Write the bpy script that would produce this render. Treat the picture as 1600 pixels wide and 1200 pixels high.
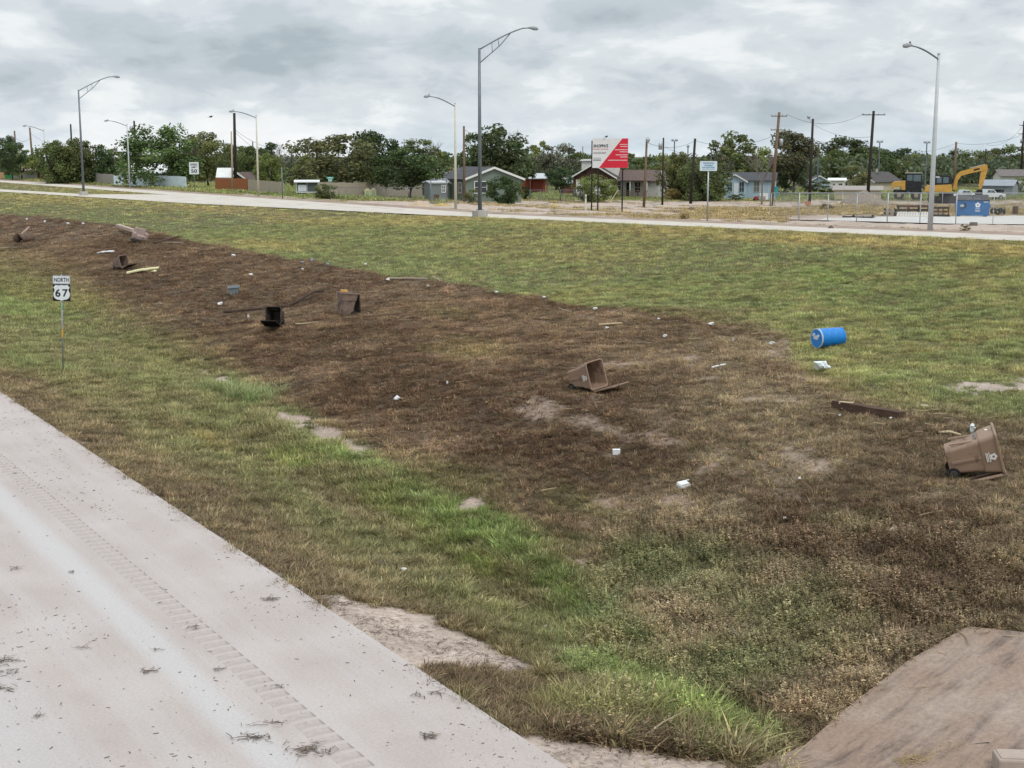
import bpy, bmesh, math, random
import numpy as np
from mathutils import Vector, Matrix, Euler
random.seed(7); rng = np.random.default_rng(7)
for o in list(bpy.data.objects): bpy.data.objects.remove(o)
SC = bpy.context.scene
COL = SC.collection
R = math.radians

# ------------------------------------------------------------------ camera, sky, sun, exposure
F_PX, HY, CZ = 2133.0, 243.0, 7.7          # focal length and horizon row in photo pixels, eye height in metres
PITCH = math.atan((600 - HY) / F_PX)
cam = bpy.data.cameras.new('camera'); cam.sensor_width = 36; cam.lens = 36 * F_PX / 1600
cam.clip_start = .5; cam.clip_end = 9000
camo = bpy.data.objects.new('camera', cam); COL.objects.link(camo)
camo.location = (0, 0, CZ); camo.rotation_euler = (R(90) - PITCH, 0, 0)
SC.camera = camo

SUN_EL, SUN_AZ = R(58), R(150)
w = bpy.data.worlds.new('World'); SC.world = w; w.use_nodes = True
nt = w.node_tree; nt.nodes.clear(); N = nt.nodes.new; L = nt.links.new
out = N('ShaderNodeOutputWorld'); bg = N('ShaderNodeBackground'); bg.inputs[1].default_value = .1
L(bg.outputs[0], out.inputs[0])
sky = N('ShaderNodeTexSky'); sky.sky_type = 'NISHITA'; sky.sun_disc = False
sky.sun_elevation = SUN_EL; sky.sun_rotation = SUN_AZ
tc = N('ShaderNodeTexCoord')
def wmath(op, a, b=None, c=None, clamp=False):
    n = N('ShaderNodeMath'); n.operation = op; n.use_clamp = clamp
    for i, v in enumerate((a, b, c)):
        if v is None: continue
        if isinstance(v, (int, float)): n.inputs[i].default_value = v
        else: L(v, n.inputs[i])
    return n.outputs[0]
sep = N('ShaderNodeSeparateXYZ'); L(tc.outputs['Generated'], sep.inputs[0])
zz = wmath('MAXIMUM', sep.outputs[2], 0.0)
inv = wmath('DIVIDE', 1.0, wmath('ADD', zz, .34))
comb = N('ShaderNodeCombineXYZ')
L(wmath('MULTIPLY', sep.outputs[0], inv), comb.inputs[0]); L(wmath('MULTIPLY', sep.outputs[1], inv), comb.inputs[1])
def wnoise(scale, detail, rough, dist, off=(0, 0, 0), sc=(1, 1, 1)):
    m = N('ShaderNodeMapping'); L(comb.outputs[0], m.inputs[0]); m.inputs['Location'].default_value = off; m.inputs['Scale'].default_value = sc
    n = N('ShaderNodeTexNoise'); L(m.outputs[0], n.inputs['Vector']); n.inputs['Scale'].default_value = scale
    n.inputs['Detail'].default_value = detail; n.inputs['Roughness'].default_value = rough; n.inputs['Distortion'].default_value = dist
    return n.outputs['Fac']
n1 = wnoise(2.5, 5, .50, .15, (3.4, 1.2, 0), (1, .95, 1)); n2 = wnoise(8.0, 8, .58, .4, (7.3, 2.2, 4), (1, 1.0, 1))
nmix = wmath('ADD', wmath('MULTIPLY', n1, .74), wmath('MULTIPLY', n2, .26))
def wramp(fac, pts):
    r = N('ShaderNodeValToRGB'); r.color_ramp.interpolation = 'EASE'
    while len(r.color_ramp.elements) < len(pts): r.color_ramp.elements.new(.5)
    for e, (p, c) in zip(r.color_ramp.elements, pts): e.position = p; e.color = (*c, 1)
    L(fac, r.inputs[0]); return r.outputs[0]
CLOUD = wramp(nmix, [(.37, (.40, .46, .505)), (.45, (.52, .58, .625)), (.52, (.65, .70, .735)), (.59, (.82, .85, .865)), (.67, (.93, .94, .94))])
low = wramp(nmix, [(.38, (.52, .60, .66)), (.50, (.64, .73, .80)), (.60, (.84, .875, .895)), (.70, (.90, .915, .92))])
def wmix(f, a, b, mode='MIX'):
    m = N('ShaderNodeMix'); m.data_type = 'RGBA'; m.blend_type = mode
    for s, v in ((m.inputs[0], f), (m.inputs[6], a), (m.inputs[7], b)):
        if isinstance(v, (int, float)): s.default_value = v
        elif isinstance(v, tuple): s.default_value = (*v, 1)
        else: L(v, s)
    return m.outputs[2]
hz = wmath('SUBTRACT', 1.0, wmath('DIVIDE', zz, .055), clamp=True)
cl = wmix(wmath('MULTIPLY', hz, hz), CLOUD, low)
zen = wmath('ADD', 1.0, wmath('MULTIPLY', wmath('SUBTRACT', zz, .12, clamp=True), .75))   # overcast sky brightens towards the zenith
vm = N('ShaderNodeVectorMath'); vm.operation = 'SCALE'; L(cl, vm.inputs[0]); L(wmath('MULTIPLY', zen, 10.0), vm.inputs[3])
L(wmix(.965, sky.outputs[0], vm.outputs[0]), bg.inputs[0])

sl = bpy.data.lights.new('sun', 'SUN'); sl.energy = 1.5; sl.angle = R(22); sl.color = (1, .965, .91)
so = bpy.data.objects.new('sun', sl); COL.objects.link(so)
sd = Vector((math.sin(SUN_AZ) * math.cos(SUN_EL), math.cos(SUN_AZ) * math.cos(SUN_EL), math.sin(SUN_EL)))
so.rotation_euler = sd.to_track_quat('Z', 'Y').to_euler(); so.location = (0, 0, 60)
vs = SC.view_settings; vs.view_transform = 'Standard'; vs.look = 'None'; vs.exposure = 0.1; vs.gamma = 1; vs.use_curve_mapping = False

# ------------------------------------------------------------------ photo pixel <-> place on the ground
HEAD = R(32.1); UX = (-math.sin(HEAD), math.cos(HEAD)); VX = (math.cos(HEAD), math.sin(HEAD))   # along / across the highway
cp, sp_ = math.cos(PITCH), math.sin(PITCH)
def uv(x, y): return UX[0] * x + UX[1] * y, VX[0] * x + VX[1] * y
def xy(u, v): return UX[0] * u + VX[0] * v, UX[1] * u + VX[1] * v
def fbm(x, y, scale, octaves=4, seed=0):
    x = np.asarray(x, float) / scale; y = np.asarray(y, float) / scale; t = np.zeros(np.broadcast(x, y).shape); a = 1.; tot = 0
    for o in range(octaves):
        xi = np.floor(x); yi = np.floor(y); fx = x - xi; fy = y - yi; fx = fx * fx * (3 - 2 * fx); fy = fy * fy * (3 - 2 * fy)
        def h(i, j):
            n = np.sin((xi + i) * 127.1 + (yi + j) * 311.7 + (seed + o) * 74.7) * 43758.5453
            return n - np.floor(n)
        t = t + a * ((h(0, 0) * (1 - fx) + h(1, 0) * fx) * (1 - fy) + (h(0, 1) * (1 - fx) + h(1, 1) * fx) * fy)
        tot += a; a *= .55; x = x * 2.03 + 17.3; y = y * 2.03 + 5.1
    return t / tot
def sstep(a, b, x): t = np.clip((np.asarray(x, float) - a) / (b - a), 0, 1); return t * t * (3 - 2 * t)
def front_z(u): return 3.2 + np.clip((90 - np.asarray(u, float)) * .015, 0, .85)
FARP = ([-60, 9.0, 9.3, 12, 17, 20, 27, 31, 46.5, 50.5], [-.12, -.12, -.03, -.12, -.4, .15, 1.2, 1.75, 3.02, 3.2])
NEARP = ([-60, 9.0, 9.3, 11, 13, 16, 20.5, 24.5, 30, 46.5, 50.5], [-.12, -.12, -.05, -.3, -.5, .15, 1.4, 1.75, 2.05, 3.65, 3.95])
def H(x, y, rough=True):
    x = np.asarray(x, float); y = np.asarray(y, float); u, v = uv(x, y)
    zf = np.interp(v, *FARP); zn = np.interp(v, *NEARP)
    t = 1 - sstep(18, 52, u); z = zf * (1 - t) + zn * t
    left = sstep(100, 150, u) * sstep(28, 41, v); z = z * (1 - left) + np.maximum(z, 2.95) * left
    fz = front_z(u); zt_ = np.interp(50.5, *FARP) * (1 - t) + np.interp(50.5, *NEARP) * t; z = z + (fz - zt_) * sstep(33, 50.5, v)
    past = np.interp(v, [50.5, 60, 66, 80, 100, 130, 170, 6000], [0, 0, -.12, -.9, -1.7, -2.6, -3.2, -3.2])
    flat = (1 - sstep(48, 66, u)) * (1 - sstep(80, 92, v)) * sstep(58, 62, v)          # level lot behind the chain link fence
    past = past * (1 - flat) - .2 * flat
    z = np.where(v > 50.5, fz + past, np.minimum(z, fz))
    if rough:
        dist = np.hypot(x, y); off = (v > 9.6) & ((v < 50.6) | (v > 59))
        amp = np.where(off, sstep(9.6, 11, v) * np.where(v > 50, sstep(59, 62, v), 1), 0)
        z = z + amp * ((fbm(x, y, 2.2, 3, 3) - .5) * .16 + (fbm(x, y, .45, 2, 9) - .5) * .07)
    return z
def proj(x, y, z):
    dx, dy, dz = x, y, z - CZ
    dep = dy * cp - dz * sp_; up = dy * sp_ + dz * cp
    dep = np.where(np.abs(dep) < 1e-3, 1e-3, dep)
    return 800 + F_PX * dx / dep, 600 - F_PX * up / dep, dep
class At:
    """point on the ground seen at a photo pixel; s = metres per photo pixel there"""
    def __init__(self, px, py, dz=0):
        a = (px - 800) / F_PX; b = (600 - py) / F_PX
        d = np.array([a, cp + b * sp_, -sp_ + b * cp])
        t = np.geomspace(8, 3000, 9000); p = d[None, :] * t[:, None]
        below = CZ + p[:, 2] <= H(p[:, 0], p[:, 1]) + dz
        i = int(np.argmax(below)) if below.any() else len(t) - 1
        t0, t1 = t[max(i - 1, 0)], t[i]
        for _ in range(24):
            tm = (t0 + t1) / 2
            if CZ + d[2] * tm <= float(H(d[0] * tm, d[1] * tm)) + dz: t1 = tm
            else: t0 = tm
        self.p = Vector((d[0] * t1, d[1] * t1, CZ + d[2] * t1)); self.s = t1 / F_PX; self.d = t1
        self.face = -math.atan2(self.p.x, self.p.y)
def ground_at(x, y): return Vector((x, y, float(H(x, y))))
class AtD:
    """point on the ground in the column of a photo pixel, at a given depth"""
    def __init__(self, px, depth):
        x = (px - 800) / F_PX * depth
        self.p = ground_at(x, depth); self.s = depth / F_PX; self.d = depth; self.face = -math.atan2(x, depth)

# ------------------------------------------------------------------ materials
MATS = {}
def mat(name, col, rough=.75, var=.12, scale=6., bump=0., metal=0., spec=.3, dirt=None, dirt_amt=0., dirt_scale=3., stretch=None):
    if name in MATS: return MATS[name]
    m = bpy.data.materials.new(name); m.use_nodes = True; t = m.node_tree; n = t.nodes; b = n['Principled BSDF']
    b.inputs['Roughness'].default_value = rough; b.inputs['Metallic'].default_value = metal; b.inputs['Specular IOR Level'].default_value = spec
    tcn = n.new('ShaderNodeTexCoord'); src = tcn.outputs['Object']
    if stretch:
        mp = n.new('ShaderNodeMapping'); mp.inputs['Scale'].default_value = stretch; t.links.new(src, mp.inputs[0]); src = mp.outputs[0]
    no = n.new('ShaderNodeTexNoise'); no.inputs['Scale'].default_value = scale; no.inputs['Detail'].default_value = 5; t.links.new(src, no.inputs['Vector'])
    rp = n.new('ShaderNodeValToRGB'); rp.color_ramp.elements[0].position = .3; rp.color_ramp.elements[1].position = .7
    rp.color_ramp.elements[0].color = (*[c * (1 - var) for c in col], 1); rp.color_ramp.elements[1].color = (*[min(1, c * (1 + var)) for c in col], 1)
    t.links.new(no.outputs['Fac'], rp.inputs[0]); cout = rp.outputs[0]
    if dirt:
        n2 = n.new('ShaderNodeTexNoise'); n2.inputs['Scale'].default_value = dirt_scale; n2.inputs['Detail'].default_value = 7; n2.inputs['Roughness'].default_value = .65
        t.links.new(tcn.outputs['Object'], n2.inputs['Vector'])
        r2 = n.new('ShaderNodeValToRGB'); r2.color_ramp.elements[0].position = .62 - dirt_amt * .4; r2.color_ramp.elements[1].position = .75 - dirt_amt * .3
        t.links.new(n2.outputs['Fac'], r2.inputs[0])
        mx = n.new('ShaderNodeMix'); mx.data_type = 'RGBA'; mx.inputs[7].default_value = (*dirt, 1)
        t.links.new(r2.outputs[0], mx.inputs[0]); t.links.new(cout, mx.inputs[6]); cout = mx.outputs[2]
    t.links.new(cout, b.inputs['Base Color'])
    if bump:
        bp = n.new('ShaderNodeBump'); bp.inputs['Strength'].default_value = bump; bp.inputs['Distance'].default_value = .02
        t.links.new(no.outputs['Fac'], bp.inputs['Height']); t.links.new(bp.outputs[0], b.inputs['Normal'])
    MATS[name] = m; return m
M = mat
MUD = (.12, .08, .055)
galv = M('galvanised steel', (.40, .42, .44), .45, .1, 3, metal=.6)
galv_dark = M('weathered steel', (.17, .19, .21), .5, .12, 3, metal=.4)
pale_grey = M('pale grey pole', (.50, .53, .55), .55, .08, 2, dirt=(.36, .36, .36), dirt_amt=.1, dirt_scale=.6)
cream = M('cream painted pole', (.58, .55, .44), .6, .08, 2)
lampgrey = M('lamp housing', (.30, .32, .34), .5, .1, 4)
conc = M('concrete', (.42, .40, .37), .9, .12, 5, .2)
pole_dark = M('creosoted pole', (.035, .028, .024), .9, .3, 4, .3, stretch=(6, 6, .6))
pole_brown = M('weathered pole', (.17, .115, .08), .9, .25, 4, .3, stretch=(6, 6, .6))
pole_tan = M('bare wood pole', (.42, .33, .24), .9, .2, 4, .2, stretch=(6, 6, .6))
white = M('white paint', (.74, .75, .75), .55, .05, 4)
signwhite = M('sign white sheeting', (.70, .74, .76), .45, .04, 3)
black = M('black paint', (.012, .013, .015), .45, .2, 5)
ink = M('black sign lettering', (.015, .016, .02), .5, .05, 5)
glass = M('window glass', (.03, .04, .05), .12, .2, 2, spec=.6)
wire_m = M('cable', (.03, .03, .033), .7, .1, 3)

# ------------------------------------------------------------------ mesh building
class MB:
    def __init__(s): s.v = []; s.f = []
    def add(s, vs, fs):
        o = len(s.v); s.v += [tuple(v) for v in vs]; s.f += [tuple(i + o for i in f) for f in fs]; return s
    def box(s, c, d, rot=None, taper=1.0):
        hx, hy, hz = d[0] / 2, d[1] / 2, d[2] / 2
        vs = [Vector((x * (taper if z > 0 else 1), y * (taper if z > 0 else 1), z)) for z in (-hz, hz) for x, y in ((-hx, -hy), (hx, -hy), (hx, hy), (-hx, hy))]
        if rot is not None:
            m = Euler(rot).to_matrix(); vs = [m @ v for v in vs]
        c = Vector(c)
        return s.add([v + c for v in vs], [(3, 2, 1, 0), (4, 5, 6, 7), (0, 1, 5, 4), (1, 2, 6, 5), (2, 3, 7, 6), (3, 0, 4, 7)])
    def tube(s, pts, rad, n=8, caps=True):
        pts = [Vector(p) for p in pts]
        if not isinstance(rad, (list, tuple)): rad = [rad] * len(pts)
        o = len(s.v); ref = None
        for i, p in enumerate(pts):
            t = (pts[min(i + 1, len(pts) - 1)] - pts[max(i - 1, 0)])
            t = t.normalized() if t.length > 1e-9 else Vector((0, 0, 1))
            if ref is None: ref = Vector((1, 0, 0)) if abs(t.x) < .9 else Vector((0, 1, 0))
            a = t.cross(ref).normalized(); b = t.cross(a); ref = b.cross(t) if False else ref
            for k in range(n):
                q = 2 * math.pi * k / n; s.v.append(tuple(p + (a * math.cos(q) + b * math.sin(q)) * rad[i]))
        for i in range(len(pts) - 1):
            for k in range(n): s.f.append((o + i * n + k, o + i * n + (k + 1) % n, o + (i + 1) * n + (k + 1) % n, o + (i + 1) * n + k))
        if caps: s.f.append(tuple(o + k for k in reversed(range(n)))); s.f.append(tuple(o + (len(pts) - 1) * n + k for k in range(n)))
        return s
    def prism(s, prof, y0, y1, axis='y'):
        """profile (a, b) in xz (axis y), yz (axis x) or xy (axis z), extruded"""
        n = len(prof)
        def mk(a, b, t): return (a, t, b) if axis == 'y' else ((t, a, b) if axis == 'x' else (a, b, t))
        vs = [mk(a, b, y0) for a, b in prof] + [mk(a, b, y1) for a, b in prof]
        return s.add(vs, [tuple(range(n)), tuple(reversed(range(n, 2 * n)))] + [(i, n + i, n + (i + 1) % n, (i + 1) % n) for i in range(n)])
    def quad(s, a, b, c, d): return s.add([a, b, c, d], [(0, 1, 2, 3)])
    def wheel(s, c, r, wdt, axis='y', n=18):
        c = Vector(c); ax = Vector((0, 1, 0)) if axis == 'y' else Vector((1, 0, 0)); ring = []
        for off, rr in ((-.5, .82), (-.42, 1), (.42, 1), (.5, .82)):
            ring.append((c + ax * (off * wdt), r * rr))
        o = len(s.v)
        for p, rr in ring:
            for k in range(n):
                q = 2 * math.pi * k / n
                s.v.append(tuple(p + (Vector((math.cos(q), 0, math.sin(q))) if axis == 'y' else Vector((0, math.cos(q), math.sin(q)))) * rr))
        for i in range(3):
            for k in range(n): s.f.append((o + i * n + k, o + i * n + (k + 1) % n, o + (i + 1) * n + (k + 1) % n, o + (i + 1) * n + k))
        s.f.append(tuple(o + k for k in range(n))); s.f.append(tuple(o + 3 * n + k for k in range(n))); return s
    def mesh(s, name, m, smooth=False, fix=True):
        me = bpy.data.meshes.new(name); me.from_pydata(s.v, [], s.f)
        if fix:
            b = bmesh.new(); b.from_mesh(me); bmesh.ops.recalc_face_normals(b, faces=b.faces); b.to_mesh(me); b.free()
        if m is not None: me.materials.append(m)
        if smooth: me.polygons.foreach_set('use_smooth', [True] * len(me.polygons))
        return me
    def build(s, name, m, parent=None, loc=None, rot=None, smooth=False, bevel=0., fix=True):
        o = bpy.data.objects.new(name, s.mesh(name, m, smooth, fix)); COL.objects.link(o)
        if parent is not None: o.parent = parent
        if loc is not None: o.location = loc
        if rot is not None: o.rotation_euler = rot
        if bevel:
            bv = o.modifiers.new('bevel', 'BEVEL'); bv.width = bevel; bv.segments = 2; bv.limit_method = 'ANGLE'; bv.angle_limit = R(35)
        return o
def tag(o, label=None, cat=None, group=None, kind=None):
    if label: o['label'] = label
    if cat: o['category'] = cat
    if group: o['group'] = group
    if kind: o['kind'] = kind
    return o
def thing(name, loc, rz, label, cat, group=None):
    o = bpy.data.objects.new(name, None); COL.objects.link(o); o.location = loc
    o.rotation_euler = (0, 0, rz) if isinstance(rz, (int, float)) else rz
    return tag(o, label, cat, group)
def linkobj(name, me, parent=None, loc=None, rot=None, scale=None):
    o = bpy.data.objects.new(name, me); COL.objects.link(o)
    if parent is not None: o.parent = parent
    if loc is not None: o.location = loc
    if rot is not None: o.rotation_euler = rot
    if scale is not None: o.scale = scale
    return o
_txt = {}
def text(s, m, parent, cx, y, cz, wdt, hgt, name='lettering', italic=0., align='C', rot=None):
    """flat lettering fitted to a width and height, standing in the local xz plane facing -y"""
    cu = bpy.data.curves.new('t', 'FONT'); cu.body = s; cu.shear = italic; cu.align_x = 'CENTER'; cu.offset = .028; cu.resolution_u = 3
    o = bpy.data.objects.new('t', cu); COL.objects.link(o); dg = bpy.context.evaluated_depsgraph_get()
    me = bpy.data.meshes.new_from_object(o.evaluated_get(dg)); bpy.data.objects.remove(o); bpy.data.curves.remove(cu)
    n = len(me.vertices); a = np.zeros(n * 3); me.vertices.foreach_get('co', a); a = a.reshape(-1, 3)
    lo, hi = a.min(0), a.max(0)
    b = np.zeros_like(a); b[:, 0] = (a[:, 0] - (lo[0] + hi[0]) / 2) / (hi[0] - lo[0]) * wdt; b[:, 2] = (a[:, 1] - (lo[1] + hi[1]) / 2) / (hi[1] - lo[1]) * hgt
    if align == 'L': b[:, 0] += wdt / 2
    if align == 'R': b[:, 0] -= wdt / 2
    me.vertices.foreach_set('co', b.ravel()); me.materials.clear(); me.materials.append(m); me.update()
    return linkobj(name, me, parent, (cx, y, cz), rot)
#@@STRUCT@@
# ------------------------------------------------------------------ what grows where (worked out on the ground, from what the photo shows)
FLOOD = ([-400, -100, 0, 120, 200, 300, 400, 500, 600, 700, 800, 900, 1000, 1100, 1180, 1225, 1240, 1262, 1330, 1420, 1500, 1600, 1700, 2200],
         [310, 326, 334, 343, 353, 376, 396, 409, 429, 441, 461, 475, 487, 498, 508, 525, 560, 592, 622, 640, 640, 655, 668, 720])
LOWER = ([-400, -100, 0, 100, 180, 250, 330, 430, 560, 700, 800, 880, 950, 1050, 1150, 1300, 2200],
         [360, 385, 405, 436, 478, 516, 556, 640, 706, 764, 800, 850, 925, 1040, 1130, 1260, 2200])
# centre x, y, radius x, y, slope (dy/dx), colour, weight
YEL = (.26, .21, .09); OLV = (.15, .145, .06); BRT = (.142, .178, .060); BRN = (.135, .085, .055); DRK = (.100, .062, .038); TAN = (.215, .16, .10); WEED = (.130, .138, .062); GRN = (.120, .145, .058)
BLOBS = [
 (100, 312, 150, 10, .05, YEL, .6), (330, 326, 120, 7, .06, YEL, .75), (480, 345, 90, 8, .05, YEL, .6), (430, 385, 80, 7, .1, YEL, .5), (1260, 376, 150, 9, .03, YEL, .8), (1010, 362, 120, 6, .03, YEL, .55), (600, 345, 90, 8, .03, YEL, .4), (1450, 385, 120, 8, .05, YEL, .5), (1590, 395, 50, 10, .0, YEL, .6),
 (850, 395, 200, 22, .05, YEL, .3), (1300, 430, 60, 12, 0, BRT, .6), (1180, 470, 80, 14, .05, GRN, .5), (1420, 500, 140, 40, .1, GRN, .5), (1520, 560, 80, 20, 0, GRN, .4),
 (740, 548, 75, 22, .05, YEL, .45), (690, 485, 60, 14, .1, OLV, .4), (560, 540, 60, 10, -.15, TAN, .6), (860, 500, 120, 24, .1, TAN, .35), (960, 505, 90, 18, .05, TAN, .4), (330, 480, 90, 14, .1, TAN, .25),
 (1050, 560, 160, 34, .1, TAN, .3), (1270, 600, 90, 25, .2, BRN, .4),
 (250, 400, 120, 20, .25, DRK, .5), (300, 470, 120, 26, .3, DRK, .6), (640, 590, 150, 40, .25, DRK, .7), (740, 670, 110, 35, .3, DRK, .6), (440, 560, 80, 30, .4, DRK, .35), (1080, 490, 90, 8, .08, DRK, .6), (1250, 825, 110, 26, .25, DRK, .6), (1110, 745, 120, 26, .3, DRK, .5), (1400, 870, 120, 30, .1, DRK, .35), (1530, 905, 90, 26, -.1, DRK, .35), (60, 355, 110, 12, .1, BRN, .4), (1010, 800, 70, 16, .1, DRK, .3),
 (800, 770, 70, 40, .2, TAN, .5), (700, 735, 90, 26, .35, OLV, .45), (1200, 690, 160, 40, .15, TAN, .35), (1480, 800, 120, 60, .1, BRN, .3),
 (40, 480, 110, 26, .1, BRT, .5), (110, 470, 80, 16, .15, YEL, .3), (30, 445, 70, 16, .1, OLV, .5), (230, 560, 60, 22, .3, OLV, .5), (380, 610, 60, 26, .2, GRN, .8), (470, 665, 60, 26, .4, GRN, .5), (560, 715, 80, 24, .4, BRT, .8), (470, 720, 50, 16, .3, (.17, .19, .06), .6), (330, 690, 50, 16, .3, YEL, .45), (690, 790, 90, 30, .45, BRT, .8), (620, 800, 60, 22, .5, (.17, .19, .06), .6), (790, 850, 90, 40, .5, BRT, .9), (760, 890, 60, 24, .5, (.165, .185, .055), .7), (880, 930, 70, 36, .7, BRT, .75), (700, 880, 60, 22, .5, OLV, .5), (960, 1060, 70, 24, .4, (.15, .185, .06), .9), (1080, 1110, 80, 28, .4, (.155, .19, .06), .9), (1170, 1140, 50, 22, .3, BRT, .6), (930, 1110, 90, 26, .1, OLV, .7), (1000, 1000, 40, 16, .2, GRN, .7), (905, 1030, 60, 24, .4, GRN, .5),
 (60, 580, 80, 16, .1, OLV, .5), (20, 560, 50, 14, .1, BRT, .35), (180, 620, 80, 30, .4, (.15, .12, .06), .4), (250, 660, 60, 14, .4, DRK, .4), (540, 790, 90, 26, .5, TAN, .5), (800, 1030, 90, 26, .4, (.15, .125, .06), .5),
 (1050, 900, 160, 64, .1, WEED, .85), (1200, 960, 150, 60, 0, WEED, .75), (1150, 1040, 130, 56, 0, WEED, .9), (1290, 1010, 80, 40, -.3, WEED, .55), (940, 800, 80, 30, .3, OLV, .5), (1000, 870, 90, 30, .2, (.12, .12, .05), .5), (1330, 820, 60, 20, 0, OLV, .3), (1400, 930, 80, 22, -.1, BRN, .5), (1300, 1000, 60, 22, -.2, DRK, .3),
]
SAND = [  # bare ground: centre, radii, slope, weight
 (840, 640, 40, 18, .1, .75), (950, 668, 110, 12, .2, .7), (1040, 655, 90, 10, .15, .5), (1190, 765, 80, 9, .2, .55), (1290, 790, 50, 8, .2, .5), (930, 700, 50, 10, .3, .55), (900, 620, 40, 8, .1, .5),
 (455, 657, 34, 10, .25, 1.25), (515, 680, 42, 12, .35, 1.3), (548, 698, 18, 8, .4, 1.2), (335, 590, 32, 9, .3, 1.2), (375, 604, 14, 6, .3, 1.0), (735, 788, 26, 10, -.3, 1.2), (565, 542, 46, 4, -.1, .45), (710, 770, 14, 3, 0, .7),
 (560, 955, 48, 16, .55, 1.2), (620, 992, 62, 24, .5, 1.3), (700, 1018, 70, 20, .3, 1.3), (775, 1036, 46, 11, .2, 1.1), (345, 842, 24, 6, .45, .9), (250, 785, 12, 4, .4, .7), (112, 680, 10, 4, .4, .8), (190, 715, 22, 5, .4, .5), (430, 905, 12, 5, .4, .7), (560, 960, 40, 12, .4, 1.2), (640, 1000, 70, 15, .33, 1.3), (730, 1032, 75, 12, .22, 1.2), (790, 1040, 40, 8, .1, .8), (870, 1040, 30, 8, .2, .4),
 (1560, 606, 70, 9, 0, 1.2), (1620, 602, 60, 10, 0, 1.0), (895, 877, 20, 6, 0, .8), (1180, 858, 22, 5, 0, .8), (1050, 950, 60, 7, -.1, .65), (1160, 950, 50, 5, -.1, .6), (1035, 915, 24, 6, 0, .5), (1380, 975, 60, 10, -.1, .5), (1450, 985, 70, 16, -.1, .5), (1300, 890, 40, 7, .2, .5), (1560, 830, 60, 12, .1, .5), (985, 985, 12, 8, 0, .8), (1170, 1060, 40, 8, 0, .4), (1240, 1000, 50, 12, -.3, .5),
 (900, 1168, 120, 14, .02, 1.4), (1060, 1185, 160, 16, .05, 1.5), (1230, 1190, 70, 14, 0, 1.3), (860, 1210, 200, 20, 0, 1.5), (1500, 745, 40, 8, 0, .3), (640, 700, 40, 8, .2, .25), (1060, 352, 60, 2.5, 0, .4), (850, 349, 24, 2, 0, .6),
]
SANDC = np.array((.44, .36, .305)); SOIL = np.array((.105, .08, .055))
def smin(x, y, lst, p):
    return np.interp(x, *lst) - y
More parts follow.
